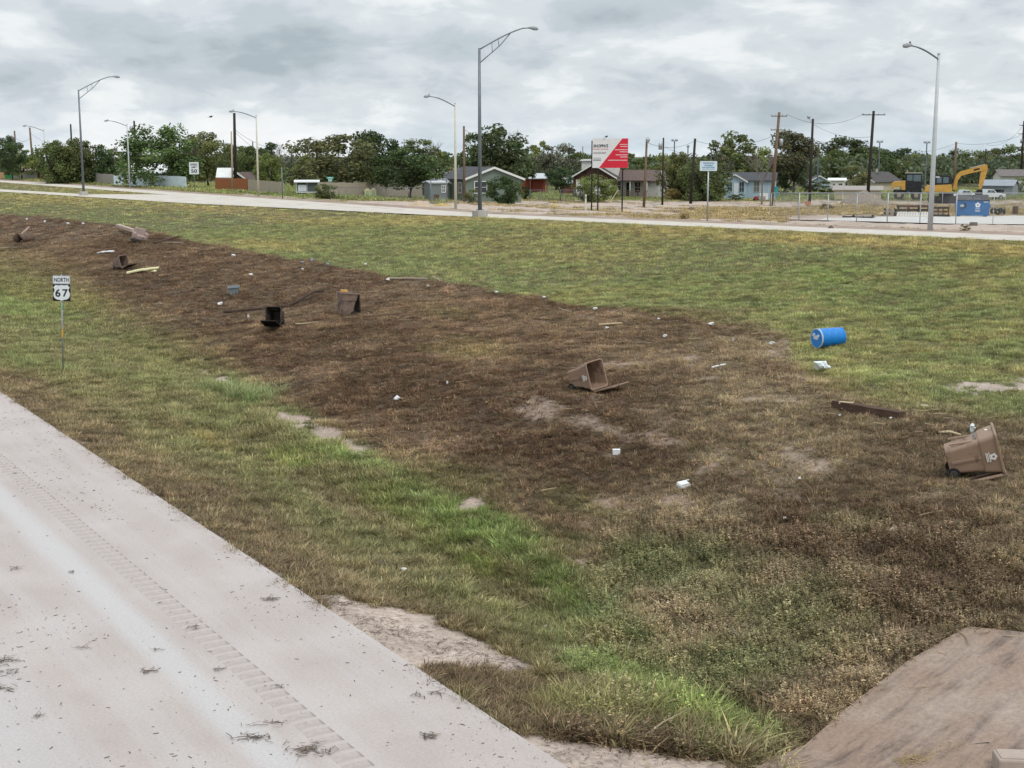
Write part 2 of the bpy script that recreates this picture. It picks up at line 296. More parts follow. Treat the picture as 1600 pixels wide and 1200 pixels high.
def ground_cover(x, y):
    """tuft colour, bare weight, density, height, lie (0 upright .. 1 flattened), weedy weight, region id"""
    z = H(x, y, False); px, py, dep = proj(x, y, z); u, v = uv(x, y)
    n1 = fbm(x, y, 3.2, 4, 1); n2 = fbm(x, y, .9, 3, 5); n3 = fbm(x, y, 9, 3, 8); n4 = fbm(x, y, .35, 2, 12); n5 = fbm(x, y, .14, 2, 15)
    wob = (n1 - .5) * 26 + (n2 - .5) * 14
    k = np.clip(F_PX / np.maximum(dep, 1) / 60, .25, 1.6); wob = wob * k
    fw_ = 3.5 + 16 * sstep(1000, 1300, px); fl = sstep(-1, 1, (py - np.interp(px, *FLOOD) + wob * .9) / np.clip(k, .4, 1.3) / fw_)               # 1 below the flood line
    lo = sstep(-58, 56, py - np.interp(px, *LOWER) + wob * 1.5)                                       # 1 in the ditch and along the road
    A = np.array((.152, .170, .072)); A2 = np.array(YEL); nz = sstep(.46, .68, n3 * .5 + n1 * .5)[..., None]
    dry = np.clip(.34 * nz + .40 * sstep(43.5, 49.5, v + (n1 - .5) * 5)[..., None], 0, .75); emb = A * (1 - dry) + A2 * dry
    g2 = sstep(.5, .7, n2)[..., None]; emb = emb * (1 - .3 * g2) + np.array((.19, .14, .075)) * .3 * g2
    nb = sstep(.4, .66, n1 * .6 + n2 * .4)[..., None]
    mud = np.array(DRK) * 1.05 * (1 - nb) + np.array((.195, .135, .085)) * nb
    mr = sstep(900, 1300, px + (py - 500) * .5)[..., None]; mud = mud * (1 - mr) + (np.array((.150, .110, .068)) * (1 - nb) + np.array((.24, .19, .118)) * nb) * mr
    dv = v - 9.3
    dn = np.array((.135, .135, .06)) * (1 - .35 * sstep(.48, .66, n1 * .5 + n2 * .5)[..., None]) + np.array((.15, .115, .07)) * .35 * sstep(.48, .66, n1 * .5 + n2 * .5)[..., None] + 0 * np.ones_like(nb)
    sh = (1 - sstep(1.2, 3.4, dv + (n1 - .5) * 2.5))[..., None]; shc = np.array((.102, .074, .045)) * (1 - nb) + np.array((.155, .122, .07)) * nb
    dn = dn * (1 - sh) + shc * sh
    col = emb * (1 - fl[..., None]) + mud * fl[..., None]
    col = col * (1 - lo[..., None]) + dn * lo[..., None]
    for cx, cy, rx, ry, sl, c, wt in BLOBS:
        dx = (px - cx); dy = (py - cy) - sl * dx
        q = np.sqrt((dx / rx) ** 2 + (dy / ry) ** 2) + (n1 - .5) * 1.3 + (n2 - .5) * .8
        a = (wt * (1 - sstep(.35, 1.35, q)))[..., None]; col = col * (1 - a) + np.array(c) * a
    bare = np.zeros_like(px)
    for cx, cy, rx, ry, sl, wt in SAND:
        dx = (px - cx); dy = (py - cy) - sl * dx
        q = np.sqrt((dx / rx) ** 2 + (dy / ry) ** 2) + (n2 - .5) * 1.6 + (n4 - .5) * 1.5 + (n5 - .5) * .9
        bare = np.maximum(bare, np.clip(wt, 0, 1.2) * (1 - sstep(.4, 1.25, q)))
    bs = py - np.interp(px, [760, 830, 950, 1080, 1180, 1270, 1290], [1156, 1151, 1160, 1182, 1198, 1222, 1400]) + (n2 - .5) * 22; bare = np.maximum(bare, sstep(-6, 8, bs) * (px > 760) * 1.2)
    up_ = np.interp(px, [500, 512, 535, 650, 740, 800, 845], [1200, 926, 934, 962, 988, 1020, 1048]); lw_ = np.interp(px, [500, 635, 650, 700, 845], [1300, 1300, 1046, 1042, 1052]); es = np.minimum(py - up_, lw_ - py) + (n2 - .5) * 26 + (n4 - .5) * 12; bare = np.maximum(bare, sstep(-5, 6, es) * (px > 505) * (px < 845) * 1.1)
    mudbare = fl * (1 - lo) * sstep(.56, .74, n2 * .55 + n1 * .45) * sstep(800, 1000, px + (py - 520)) * .75
    bare = np.maximum(bare, mudbare)
    bare = np.maximum(bare, (1 - sstep(.02, .55, dv + (n2 - .5) * .5)) * .55)
    hgt = .10 * (1 - fl) + .105 * fl; hgt = hgt * (1 - lo) + (.105 + .045 * n1) * lo
    ditch = np.exp(-((py - np.interp(px, [300, 470, 690, 800, 900, 1000, 1150], [600, 690, 800, 860, 940, 1070, 1140])) / 50) ** 2) * (px > 250)
    hgt = hgt + .035 * ditch * lo
    weed = sstep(880, 980, px + (py - 900) * .15) * sstep(760, 860, py + wob) * (1 - .5 * ditch) * (1 - sstep(1500, 1640, px))
    hgt = hgt + .09 * weed
    bott = sstep(1060, 1110, py) * (1 - sstep(1180, 1280, px)) * (px > 840); hgt = hgt + .07 * bott; weed = weed * (1 - bott * .8)
    lie = np.clip(fl * (1 - lo) * .55 + sh[..., 0] * lo * .35, 0, 1)
    far = v > 58.2
    # beyond the frontage road: flood sand with yellow grass, then green yards
    f1 = sstep(.42, .6, n1 * .6 + n3 * .4)
    fc = np.array((.185, .145, .072)) * np.ones_like(nb); gy = sstep(0, 1, (316 - py) / 5 + (n1 - .5) * 2)[..., None]; fc = fc * (1 - gy) + np.array((.12, .14, .05)) * gy
    leftg = sstep(380, 330, px + (n1 - .5) * 60); fc = fc * (1 - leftg[..., None]) + np.array((.15, .16, .06)) * leftg[..., None]
    fb = np.clip(1.38 - .62 * f1, 0, 1) * (1 - gy[..., 0]) * (1 - leftg)
    wx = (n1 - .5) * 120 + (n2 - .5) * 50; wy = (n1 - .5) * 8 + (n2 - .5) * 8; z1 = sstep(1040, 1110, px + wx) * (1 - sstep(335, 343, py + wy)) * sstep(322, 328, py + wy) * (1 - sstep(1215, 1290, px + wx)); z2 = sstep(1230, 1290, px + wx) * sstep(318, 323, py + wy) * (1 - sstep(333, 338, py + wy)); fb = fb * (1 - .5 * z1) * (1 - .55 * z2)
    fb = np.where(v < 61, np.maximum(fb, .8 * (1 - leftg)), fb)
    col = np.where(far[..., None], fc, col); bare = np.where(far, fb, bare); hgt = np.where(far, .13 + .12 * (1 - fb), hgt); lie = np.where(far, .1, lie); weed = np.where(far, 0, weed)
    dens = np.clip(1 - bare * 1.05, 0, 1)
    sandw = np.clip(bare, 0, 1)
    sand = SANDC * np.where(far, 1.1, 1.08)[..., None] * (.88 + .24 * n2[..., None])
    mr2 = (fl * (1 - lo) + weed * .6)[..., None] * np.where(far, 0, 1)[..., None]; sand = sand * (1 - mr2 * np.array((.20, .26, .30)))
    soil = SOIL * .55 + col * .5
    gc = soil * (1 - sandw[..., None]) + sand * sandw[..., None]
    return dict(col=col, bare=sandw, dens=dens, hgt=hgt, lie=lie, weed=weed, g=gc, px=px, py=py, dep=dep, u=u, v=v, far=far, ditch=ditch * lo)

# ------------------------------------------------------------------ ground sheet
rad = np.concatenate([np.linspace(4, 11.5, 14), np.geomspace(12, 175, 360), np.geomspace(182, 7000, 70)])
ang = np.concatenate([np.linspace(-180, -27, 34), np.linspace(-26, 26, 330), np.linspace(27, 180, 34)])
RR, AA = np.meshgrid(rad, np.radians(ang), indexing='ij'); GX = RR * np.sin(AA); GY = RR * np.cos(AA)
GZ = H(GX, GY); cov = ground_cover(GX, GY)
nr, na = GX.shape
verts = np.stack([GX, GY, GZ], -1).reshape(-1, 3).astype(np.float32)
i = np.arange(nr * na).reshape(nr, na); quads = np.stack([i[:-1, :-1], i[:-1, 1:], i[1:, 1:], i[1:, :-1]], -1).reshape(-1, 4)[:, ::-1]
def np_mesh(name, verts, quads, k=4):
    me = bpy.data.meshes.new(name); me.vertices.add(len(verts)); me.vertices.foreach_set('co', np.asarray(verts, np.float32).ravel())
    me.loops.add(quads.size); me.loops.foreach_set('vertex_index', np.asarray(quads, np.int32).ravel())
    me.polygons.add(len(quads)); me.polygons.foreach_set('loop_start', np.arange(0, quads.size, k, dtype=np.int32))
    me.update(calc_edges=True); me.validate(); return me
me = np_mesh('ground', verts, quads)
at_ = me.attributes.new('gcol', 'FLOAT_COLOR', 'POINT')
at_.data.foreach_set('color', np.concatenate([cov['g'].reshape(-1, 3), cov['bare'].reshape(-1, 1)], 1).astype(np.float32).ravel())
me.polygons.foreach_set('use_smooth', np.ones(len(quads), bool))
gm = bpy.data.materials.new('earth'); gm.use_nodes = True; t = gm.node_tree; n = t.nodes; b = n['Principled BSDF']; b.inputs['Roughness'].default_value = .9; b.inputs['Specular IOR Level'].default_value = .2
a = n.new('ShaderNodeAttribute'); a.attribute_name = 'gcol'; tcn = n.new('ShaderNodeTexCoord')
def tex(t, src, scale, det=6, rough=.6):
    q = t.nodes.new('ShaderNodeTexNoise'); q.inputs['Scale'].default_value = scale; q.inputs['Detail'].default_value = det; q.inputs['Roughness'].default_value = rough; t.links.new(src, q.inputs['Vector']); return q.outputs['Fac']
def ramp(t, f, *pts):
    r = t.nodes.new('ShaderNodeValToRGB')
    while len(r.color_ramp.elements) < len(pts): r.color_ramp.elements.new(.5)
    for e, (p, c) in zip(r.color_ramp.elements, pts): e.position = p; e.color = (*(c if isinstance(c, tuple) else (c, c, c)), 1)
    t.links.new(f, r.inputs[0]); return r.outputs[0]
def mixn(t, f, a, b, mode='MIX'):
    m = t.nodes.new('ShaderNodeMix'); m.data_type = 'RGBA'; m.blend_type = mode
    for s, v in ((m.inputs[0], f), (m.inputs[6], a), (m.inputs[7], b)):
        if isinstance(v, (int, float)): s.default_value = v
        elif isinstance(v, tuple): s.default_value = (*v, 1)
        else: t.links.new(v, s)
    return m.outputs[2]
def bump(t, h, strength, dist, bsdf):
    q = t.nodes.new('ShaderNodeBump'); q.inputs['Strength'].default_value = strength; q.inputs['Distance'].default_value = dist; t.links.new(h, q.inputs['Height']); t.links.new(q.outputs[0], bsdf.inputs['Normal'])
nf = tex(t, tcn.outputs['Object'], 9, 8, .7); ns = tex(t, tcn.outputs['Object'], 1.3, 6, .65)
c1 = mixn(t, 1.0, a.outputs['Color'], ramp(t, nf, (.3, .62), (.7, 1.3)), 'MULTIPLY'); c1 = mixn(t, 1.0, c1, ramp(t, ns, (.3, .8), (.7, 1.15)), 'MULTIPLY')
t.links.new(c1, b.inputs['Base Color']); bump(t, nf, .7, .06, b); me.materials.append(gm)
ground = linkobj('ground', me); tag(ground, kind='structure')

# ------------------------------------------------------------------ highway shoulder and lane under a film of silt
ROT_UV = math.atan2(UX[1], UX[0])          # object frame: x along the highway, y = -v
def strip_obj(name, cells, m, zf, parent=None):
    """cells: list of (u array, v array) grids draped at zf(u, v)"""
    V = []; Q = []
    for us, vs_ in cells:
        U, W = np.meshgrid(us, vs_, indexing='ij'); o = len(V); Z = zf(U, W)
        V += np.stack([U, -W, Z], -1).reshape(-1, 3).tolist(); k = np.arange(U.size).reshape(U.shape) + o
        Q += np.stack([k[:-1, :-1], k[1:, :-1], k[1:, 1:], k[:-1, 1:]], -1).reshape(-1, 4)[:, ::-1].tolist()
    me = np_mesh(name, np.array(V), np.array(Q)); me.materials.append(m)
    return linkobj(name, me, parent, None, None if parent else (0, 0, ROT_UV))
hm = bpy.data.materials.new('silted concrete'); hm.use_nodes = True; t = hm.node_tree; n = t.nodes; b = n['Principled BSDF']; b.inputs['Specular IOR Level'].default_value = .35
tcn = n.new('ShaderNodeTexCoord'); oc = tcn.outputs['Object']; sx = n.new('ShaderNodeSeparateXYZ'); t.links.new(oc, sx.inputs[0])
mp = n.new('ShaderNodeMapping'); mp.inputs['Scale'].default_value = (.08, 1.4, 1); t.links.new(oc, mp.inputs[0])
streak = tex(t, mp.outputs[0], 1.2, 6, .6); blot = tex(t, oc, .5, 6, .6); fine = tex(t, oc, 22, 6, .7); speck = tex(t, oc, 60, 3, .6)
base = mixn(t, ramp(t, blot, (.35, 0.), (.65, 1.)), (.415, .352, .324), (.482, .430, .408)); base = mixn(t, ramp(t, streak, (.45, 0.), (.7, .6)), base, (.505, .472, .458))
def band(c, wd, soft):
    q = n.new('ShaderNodeMath'); q.operation = 'ADD'; t.links.new(sx.outputs[1], q.inputs[0]); q.inputs[1].default_value = c
    q2 = n.new('ShaderNodeMath'); q2.operation = 'ABSOLUTE'; t.links.new(q.outputs[0], q2.inputs[0])
    ad = n.new('ShaderNodeMath'); ad.operation = 'MULTIPLY_ADD'; t.links.new(blot, ad.inputs[0]); ad.inputs[1].default_value = soft * 1.6; t.links.new(q2.outputs[0], ad.inputs[2])
    mr = n.new('ShaderNodeMapRange'); mr.interpolation_type = 'SMOOTHSTEP'; mr.inputs[1].default_value = wd + soft * 1.6; mr.inputs[2].default_value = wd; t.links.new(ad.outputs[0], mr.inputs[0]); return mr.outputs[0]
base = mixn(t, mixn(t, 1.0, band(6.2, .26, .22), (.7, .7, .7), 'MULTIPLY'), base, (.525, .512, .508))
base = mixn(t, mixn(t, 1.0, band(3.5, .5, .5), (.5, .5, .5), 'MULTIPLY'), base, (.49, .48, .48))
base = mixn(t, 1.0, base, ramp(t, fine, (.3, .86), (.65, 1.06)), 'MULTIPLY'); base = mixn(t, ramp(t, speck, (.66, 0.), (.74, .6)), base, (.16, .12, .10))
t.links.new(base, b.inputs['Base Color']); t.links.new(ramp(t, blot, (.35, .42), (.65, .75)), b.inputs['Roughness']); bump(t, fine, .25, .01, b)
uu = np.concatenate([np.linspace(-60, 8, 30), np.linspace(8.4, 48.1, 60), np.geomspace(49, 800, 60)])
ua = uu[uu <= 8.4]; um = np.concatenate([[8.4], uu[(uu > 8.4) & (uu < 48.05)], [48.05]]); uz = np.concatenate([[48.05], uu[uu > 48.05]]); ua = np.concatenate([ua[ua < 8.4], [8.4]])
vl = np.array([-16, -8, -2, 3, 5, 6.85]); vr = np.array([7.25, 8, 8.8, 9.3])
edge = lambda U, W: np.where(W > 9.2, -.012 * 0, 0) + 0 * U
highway = strip_obj('highway', [(ua, np.concatenate([vl, vr])), (um, vl), (um, vr), (uz, np.concatenate([vl, vr]))], hm, lambda U, W: 0 * U)
tag(highway, kind='structure')
# the slab's edge face
eb = MB(); eb.box((370, -9.29, -.08), (860, .02, .158)); eb.build('slab_edge', conc, highway)
# one rumble groove: a .4 m wide, .305 m long piece of the shoulder with a rounded milled dip; each is a piece of its own
def groove_mesh():
    P = .305; xs = np.array([0, .05, .07, .10, .1525, .205, .235, .255, P]); zs = np.array([0, 0, -.016, -.024, -.026, -.022, -.012, 0, 0]); ys = [-.2, -.185, 0, .185, .2]; V = []; Q = []
    for yi in ys:
        for xi, zi in zip(xs, zs): V.append((xi, yi, 0 if abs(yi) > .19 else zi))
    for j in range(4):
        for k in range(8): Q.append((j * 9 + k, j * 9 + k + 1, j * 9 + k + 10, j * 9 + k + 9))
    me = bpy.data.meshes.new('rumble_groove'); me.from_pydata(V, [], Q); return me
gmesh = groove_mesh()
gmat = mat('silt between grooves', (.45, .395, .37), .7, .06, 9, .2); gmesh.materials.append(gmat); gmesh.materials.append(mat('silt in grooves', (.40, .355, .335), .8, .10, 12, .2)); gmesh.materials.append(mat('dark brown groove edge', (.17, .135, .115), .9, .45, 25, .3))
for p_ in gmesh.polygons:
    cx = p_.center.x; p_.material_index = 2 if .05 < cx < .072 else (1 if .07 < cx < .25 else 0)  # narrow face along one side of the dip gets the darker brown
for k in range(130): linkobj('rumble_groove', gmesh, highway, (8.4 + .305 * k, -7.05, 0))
# ------------------------------------------------------------------ frontage road, exit ramp, lot, riprap
fm = mat('sand washed asphalt', (.545, .505, .45), .9, .10, .8, .1, dirt=(.40, .31, .25), dirt_amt=.12, dirt_scale=.35)
uf = np.concatenate([np.linspace(-40, 160, 110), np.linspace(165, 420, 60), np.geomspace(440, 1500, 20)])
fr = strip_obj('frontage_road', [(uf, np.array([51, 52.5, 54, 55.3]))], fm, lambda U, W: front_z(U) + .03); tag(fr, kind='structure')
gut = strip_obj('road_gutter', [(uf, np.array([55.302, 56, 57.2, 58]))], mat('muddy gutter', (.33, .25, .20), .9, .2, .9, .3, dirt=(.19, .13, .10), dirt_amt=.3, dirt_scale=.5), lambda U, W: front_z(U) + .026); tag(gut, kind='structure')
def ribbon(name, pts, wdt, m, dz, kind='structure'):
    V = []; Q = []
    for k, (u, v) in enumerate(pts):
        u0, v0 = pts[max(k - 1, 0)]; u1, v1 = pts[min(k + 1, len(pts) - 1)]; d = math.hypot(u1 - u0, v1 - v0); nx, ny = -(v1 - v0) / d, (u1 - u0) / d
        for sgn in (-.5, 0, .5):
            uu_, vv_ = u + nx * wdt * sgn, v + ny * wdt * sgn; x, y = xy(uu_, vv_); V.append((x, y, float(H(x, y, False)) + dz))
    for k in range(len(pts) - 1):
        for j in range(2): Q.append((k * 3 + j, k * 3 + j + 1, k * 3 + j + 4, k * 3 + j + 3))
    me = bpy.data.meshes.new(name); me.from_pydata(V, [], Q); me.materials.append(m); me.update(); o = linkobj(name, me); return tag(o, kind=kind)
def ramp_edges(u):
    u = np.asarray(u, float); near = 51.02 - .118 * np.clip(u - 84, 0, 34) - .105 * np.clip(u - 118, 0, 200); far = np.where(u < 150, 51.04, 51.04 - (51.04 - near - 4.0) * sstep(150, 172, u)); return near, far
V = []; Q = []
us_ = np.linspace(84.5, 275, 70); ne_, fe_ = ramp_edges(us_)
for k in range(len(us_)):
    for f in (0, .5, 1):
        vv_ = ne_[k] * (1 - f) + fe_[k] * f; x, y = xy(us_[k], vv_); V.append((x, y, float(H(x, y, False)) + .075))
for k in range(len(us_) - 1):
    for j in range(2): Q.append((k * 3 + j, k * 3 + j + 1, k * 3 + j + 4, k * 3 + j + 3))
me = bpy.data.meshes.new('exit_ramp'); me.from_pydata(V, [], Q); me.materials.append(fm); me.update(); tag(linkobj('exit_ramp', me), kind='structure')
def drape_poly(name, pxs, m, dz, cuts=3, thick=.1, lift=None):
    b = bmesh.new(); vs_ = []
    for q in pxs:
        g = At(*q).p; vs_.append(b.verts.new((g.x, g.y, 0)))
    b.faces.new(vs_); bmesh.ops.triangulate(b, faces=b.faces[:])
    for _ in range(cuts):
        bmesh.ops.subdivide_edges(b, edges=b.edges[:], cuts=1, use_grid_fill=True); bmesh.ops.triangulate(b, faces=b.faces[:])
    for v in b.verts: v.co.z = float(H(v.co.x, v.co.y, False)) + dz + (lift(v.co) if lift else 0)
    r = bmesh.ops.extrude_face_region(b, geom=b.faces[:]); 
    for e in r['geom']:
        if isinstance(e, bmesh.types.BMVert): e.co.z += 0
    low_ = [v for v in b.verts if v not in set(x for x in r['geom'] if isinstance(x, bmesh.types.BMVert))]
    for v in low_: v.co.z -= thick
    bmesh.ops.recalc_face_normals(b, faces=b.faces[:])
    me = bpy.data.meshes.new(name); b.to_mesh(me); b.free(); me.materials.append(m); return tag(linkobj(name, me), kind='structure')
drape_poly('concrete_lot', [(1232, 344.5), (1330, 345), (1480, 347), (1640, 349.5), (1760, 351), (1760, 338), (1640, 337), (1480, 338.5), (1380, 339.5), (1290, 341)], mat('lot concrete', (.55, .54, .51), .9, .07, .6), .06, 2)
rm = bpy.data.materials.new('mud washed concrete'); rm.use_nodes = True; t = rm.node_tree; n = t.nodes; b = n['Principled BSDF']; b.inputs['Specular IOR Level'].default_value = .45
tcn = n.new('ShaderNodeTexCoord'); oc = tcn.outputs['Object']; mp0 = n.new('ShaderNodeMapping'); mp0.inputs['Rotation'].default_value = (0, 0, R(-38)); t.links.new(oc, mp0.inputs[0]); mp = n.new('ShaderNodeMapping'); mp.inputs['Scale'].default_value = (.5, 2.6, 1); t.links.new(mp0.outputs[0], mp.inputs[0])
st = tex(t, mp.outputs[0], 1.6, 8, .7); bl = tex(t, oc, .8, 6, .6); fi = tex(t, oc, 14, 8, .75)
cc = mixn(t, ramp(t, st, (.34, 0.), (.52, 1.)), (.115, .074, .053), (.295, .207, .155)); cc = mixn(t, ramp(t, bl, (.45, 0.), (.68, .65)), cc, (.41, .33, .275)); cc = mixn(t, 1.0, cc, ramp(t, fi, (.3, .7), (.7, 1.2)), 'MULTIPLY')
t.links.new(cc, b.inputs['Base Color']); t.links.new(ramp(t, st, (.3, .35), (.7, .7)), b.inputs['Roughness']); bump(t, fi, .5, .03, b)
riprap = drape_poly('riprap_slope', [(1175, 1215), (1258, 1178), (1330, 1108), (1420, 1040), (1470, 1008), (1512, 986), (1600, 996), (1760, 1016), (1900, 1290), (1150, 1290)], rm, .10, 4, .22)
# ------------------------------------------------------------------ street lamps
def lamp_truss(px, pyb, htop, arm, rise, label):
    a = At(px, pyb); s = a.s; h = htop * s
    t = thing('street_lamp', a.p, 0, label, 'street lamp', 'tall truss arm lamps on the near side of the frontage road')
    MB().box((0, 0, .15), (.85, .85, .75), (0, 0, HEAD)).build('base', conc, t, bevel=.04)
    MB().tube([(0, 0, .5), (0, 0, h * .5), (0, 0, h)], [.155, .125, .085], 12).build('pole', galv_dark, t, smooth=True)
    MB().box((0, 0, .56), (.42, .42, .06), (0, 0, HEAD)).build('base_plate', galv_dark, t)
    d = Vector((VX[0], VX[1], 0)); A = arm * s / VX[0]; Rz = rise * s
    up = [Vector((0, 0, h - .1)) + d * (A * f) + Vector((0, 0, Rz * (1.25 * f - .25 * f ** 3))) for f in np.linspace(0, 1, 9)]
    lo = [Vector((0, 0, h - 1.05)) + d * (A * .62 * f) + Vector((0, 0, (Rz * .95 * .62 / .62 * .70 + .78) * f)) for f in np.linspace(0, 1, 4)]
    up[-1].z = up[-2].z + .05
    m = MB().tube(up, [.05] * 8 + [.035], 7).tube(lo[:-1] + [up[5] - Vector((0, 0, .03))], .038, 6)
    for f in (2, 3): m.tube([up[f], lo[1] + (lo[2] - lo[1]) * (f - 2) * .9 + (lo[1] - lo[0]) * .25 * (3 - f)], .022, 5)
    m.build('truss_arm', galv_dark, t, smooth=True)
    e = up[-1]; hd = MB(); hd.tube([e + d * x + Vector((0, 0, z)) for x, z in ((-.05, 0), (.12, .02), (.45, .0), (.72, -.03), (.82, -.05))], [.05, .09, .15, .12, .04], 10); hd.build('lamp_head', lampgrey, t, smooth=True)
def lamp_single(px, pyb, pyt, arm, rise, label, wide=.1, pm_=cream):
    a = At(px, pyb); s = a.s; h = (pyb - pyt) * s
    t = thing('street_lamp', a.p, 0, label, 'street lamp', 'single arm lamps along the far side of the frontage road')
    MB().tube([(0, 0, -.2), (0, 0, h * .5), (0, 0, h)], [wide * 1.25, wide, wide * .62], 12).build('pole', pm_, t, smooth=True)
    MB().tube([(0, 0, h - .02), (0, 0, h + .06)], [wide * .72, wide * .5], 10).build('pole_cap', lampgrey, t)
    d = Vector((-VX[0], -VX[1], 0)); A = arm * s / VX[0]; Rz = rise * s
    pts = [Vector((0, 0, h - .25)) + d * (A * f) + Vector((0, 0, Rz * math.sin(f * 1.57) * 1.1 + .12 * f)) for f in np.linspace(0, 1, 7)]
    MB().tube(pts, [.045] * 5 + [.035] * 2, 7).build('arm', galv_dark, t, smooth=True)
    e = pts[-1]; MB().tube([e + d * x + Vector((0, 0, z)) for x, z in ((-.08, 0), (.06, .03), (.32, .0), (.52, -.03), (.6, -.05))], [.04, .085, .13, .10, .03], 10).build('lamp_head', lampgrey, t, smooth=True)
    MB().tube([e + d * .1 + Vector((0, 0, .06)), e + d * .1 + Vector((0, 0, .2))], [.05, .04], 7).build('photo_cell', black, t)
lamp_truss(750, 340, 258, 76, 38, 'tallest grey truss arm lamp, on a concrete base at the middle of the near roadside')
lamp_truss(131, 306, 162, 46, 24, 'farther grey truss arm lamp beside the exit ramp, near the big roadside trees')
lamp_single(1453, 361, 92, 52, 13, 'thick pale lamp post in front of the chain link fence and blue dumpster', .115, pale_grey)
lamp_single(712, 326, 165, 37, 11, 'cream lamp post standing in front of the green house')
lamp_single(404, 307, 183, 30, 7, 'cream lamp post in front of the tan picket fence near the orange fence')
lamp_single(203, 294, 196, 24, 6, 'pale lamp post in front of the light blue wall', pm_=pale_grey)
lamp_single(73, 285, 204, 22, 6, 'most distant pale lamp post, beside the low brown fence on the left', pm_=pale_grey)

# ------------------------------------------------------------------ utility poles and cables
def upole(px, pyt, pyb, label, m=pole_dark, wpx=5, lean=0, arms=(), depth=None, tf=None, lamp=None, name='utility_pole', cat='utility pole'):
    a = At(px + lean, pyb) if depth is None else AtD(px, depth); s = a.s; g = a.p
    topz = CZ + (HY - pyt) * s * 1.0; h = topz - g.z; lx = -lean * s
    t = thing(name, g, 0, label, cat, 'wooden poles standing among the houses' if name == 'utility_pole' else None)
    MB().tube([(0, 0, -.3), (lx, 0, h)], [wpx * s / 2 * 1.12, wpx * s / 2 * .8], 9).build('pole', m, t, smooth=True)
    for (py, wp, rz) in arms:
        z = topz - (py - pyt) * s - g.z; MB().box((lx * z / h, -.16, z), (wp * s, .11, .13), (0, 0, rz)).build('crossarm', m, t)
        for q in (-.46, -.2, .2, .46): MB().tube([(lx * z / h + wp * s * q, -.16, z + .06), (lx * z / h + wp * s * q, -.16, z + .26)], [.045, .05], 6).build('insulator', lampgrey, t)
    if tf:
        py, sd_ = tf; z = topz - (py - pyt) * s - g.z; MB().tube([(lx + sd_ * .42, -.1, z - .45), (lx + sd_ * .42, -.1, z + .4), (lx + sd_ * .42, -.1, z + .5)], [.25, .26, .12], 12).build('transformer', galv, t, smooth=True)
    if lamp:
        lxp, lyp = lamp; q = Vector(((lxp - px) * s, -.4, topz + (pyt - lyp) * s - g.z)); MB().tube([(lx, 0, h - .8), Vector((lx, -.2, h - .5)) * .6 + q * .4 - Vector((0, 0, .3)), q], .035, 6).build('lamp_arm', galv, t); MB().tube([q + Vector((0, 0, .3)), q, q - Vector((0, 0, .35))], [.12, .3, .12], 10).build('lamp_head', galv, t, smooth=True)
    return t, Vector((g.x + lx, g.y, topz))
UP = {}
def up(key, *a, **k): UP[key] = upole(*a, **k)[1]
up('a', 27, 205, 279, 'leftmost bare pole, grey topped, beyond the green fence', pole_brown, 3)
up('b', 51, 200, 279.5, 'pole with a brown lower half, directly left of the most distant lamp post', pole_brown, 3.2, 2)
up('c', 115, 195, 284, 'dark pole rising out of the bushy trees left of the truss arm lamp', pole_dark, 3)
up('d', 214, 190, 291.5, 'dark pole right beside the light blue wall and its white roof', pole_dark, 3.4, 1, tf=(203, -1))
up('e', 370, 178, 298, 'black leaning pole in front of the orange board fence', pole_dark, 5, -2, lamp=None)
up('f', 364.5, 206, 299, 'thin pale pole just left of the black leaning pole', pole_tan, 2.6, -1)
up('g', 725.5, 198, 315.5, 'grey brown pole right of the cream lamp post by the green house', pole_brown, 4)
up('h', 1009, 218, 324, 'pole with a pale lower half in front of the brown roofed porch house', pole_brown, 4, -3, lamp=(1013, 219))
up('i', 1033, 216, 305, 'dark pole carrying a transformer behind the yield sign', pole_dark, 3, 0, depth=190, tf=(229, -1))
up('j', 1084, 217, 317.5, 'black pole leaning right in front of the dense bushes', pole_dark, 4.5, -5)
up('k', 1213, 177, 322, 'brown pole with two crossarms beside the pale blue house', pole_brown, 5.2, -8, arms=((183, 25, .1), (204, 23, .1)), tf=(223, 1))
up('l', 1265.5, 187, 318, 'dark pole with a bell shaped lamp near the round crowned tree', pole_dark, 4.4, -1, lamp=(1259, 184))
up('m', 1359, 175, 318, 'dark pole with one wide crossarm above the dirt pile', pole_dark, 5, -4, arms=((181, 36, 0),))
up('n', 1490, 222, 300, 'plain dark pole rising between the loader and the excavator boom', pole_brown, 4)
up('o', 1594, 190, 296, 'rightmost pole with two short crossarms and a transformer', pole_dark, 4, 0, arms=((197, 16, .2), (210, 18, .2)), tf=(221, -1))
up('p', 1530, 233, 296, 'short distant pole above the excavator bucket', pole_dark, 2.6, 0, depth=310)
up('q', 1261, 209, 296, 'thin distant pole just left of the pole with the bell shaped lamp', pole_dark, 2.4, 0, depth=300)
up('r', 1205.5, 220, 296, 'small distant pole left of the double crossarm pole', pole_dark, 2.4, 0, depth=300, arms=((222, 7, 0),))
up('s', 401, 222, 290, 'small distant pole peeking over the trees beside the cream lamp post', pole_dark, 2, 0, depth=300)
up('t', 356, 219, 290, 'small distant pole left of the black leaning pole', pole_dark, 1.8, 0, depth=320)
up('u', 460, 226, 290, 'small distant pole beside the bare grey tree', pole_dark, 1.8, 0, depth=300)
up('v', 849, 222, 290, 'small distant crossarm pole beyond the metal roofs', pole_dark, 1.9, 0, depth=320, arms=((229, 10, 0),))
up('w', 909, 229, 270, 'thin mast standing left of the red and white billboard', pole_brown, 1.6, 0, depth=360)
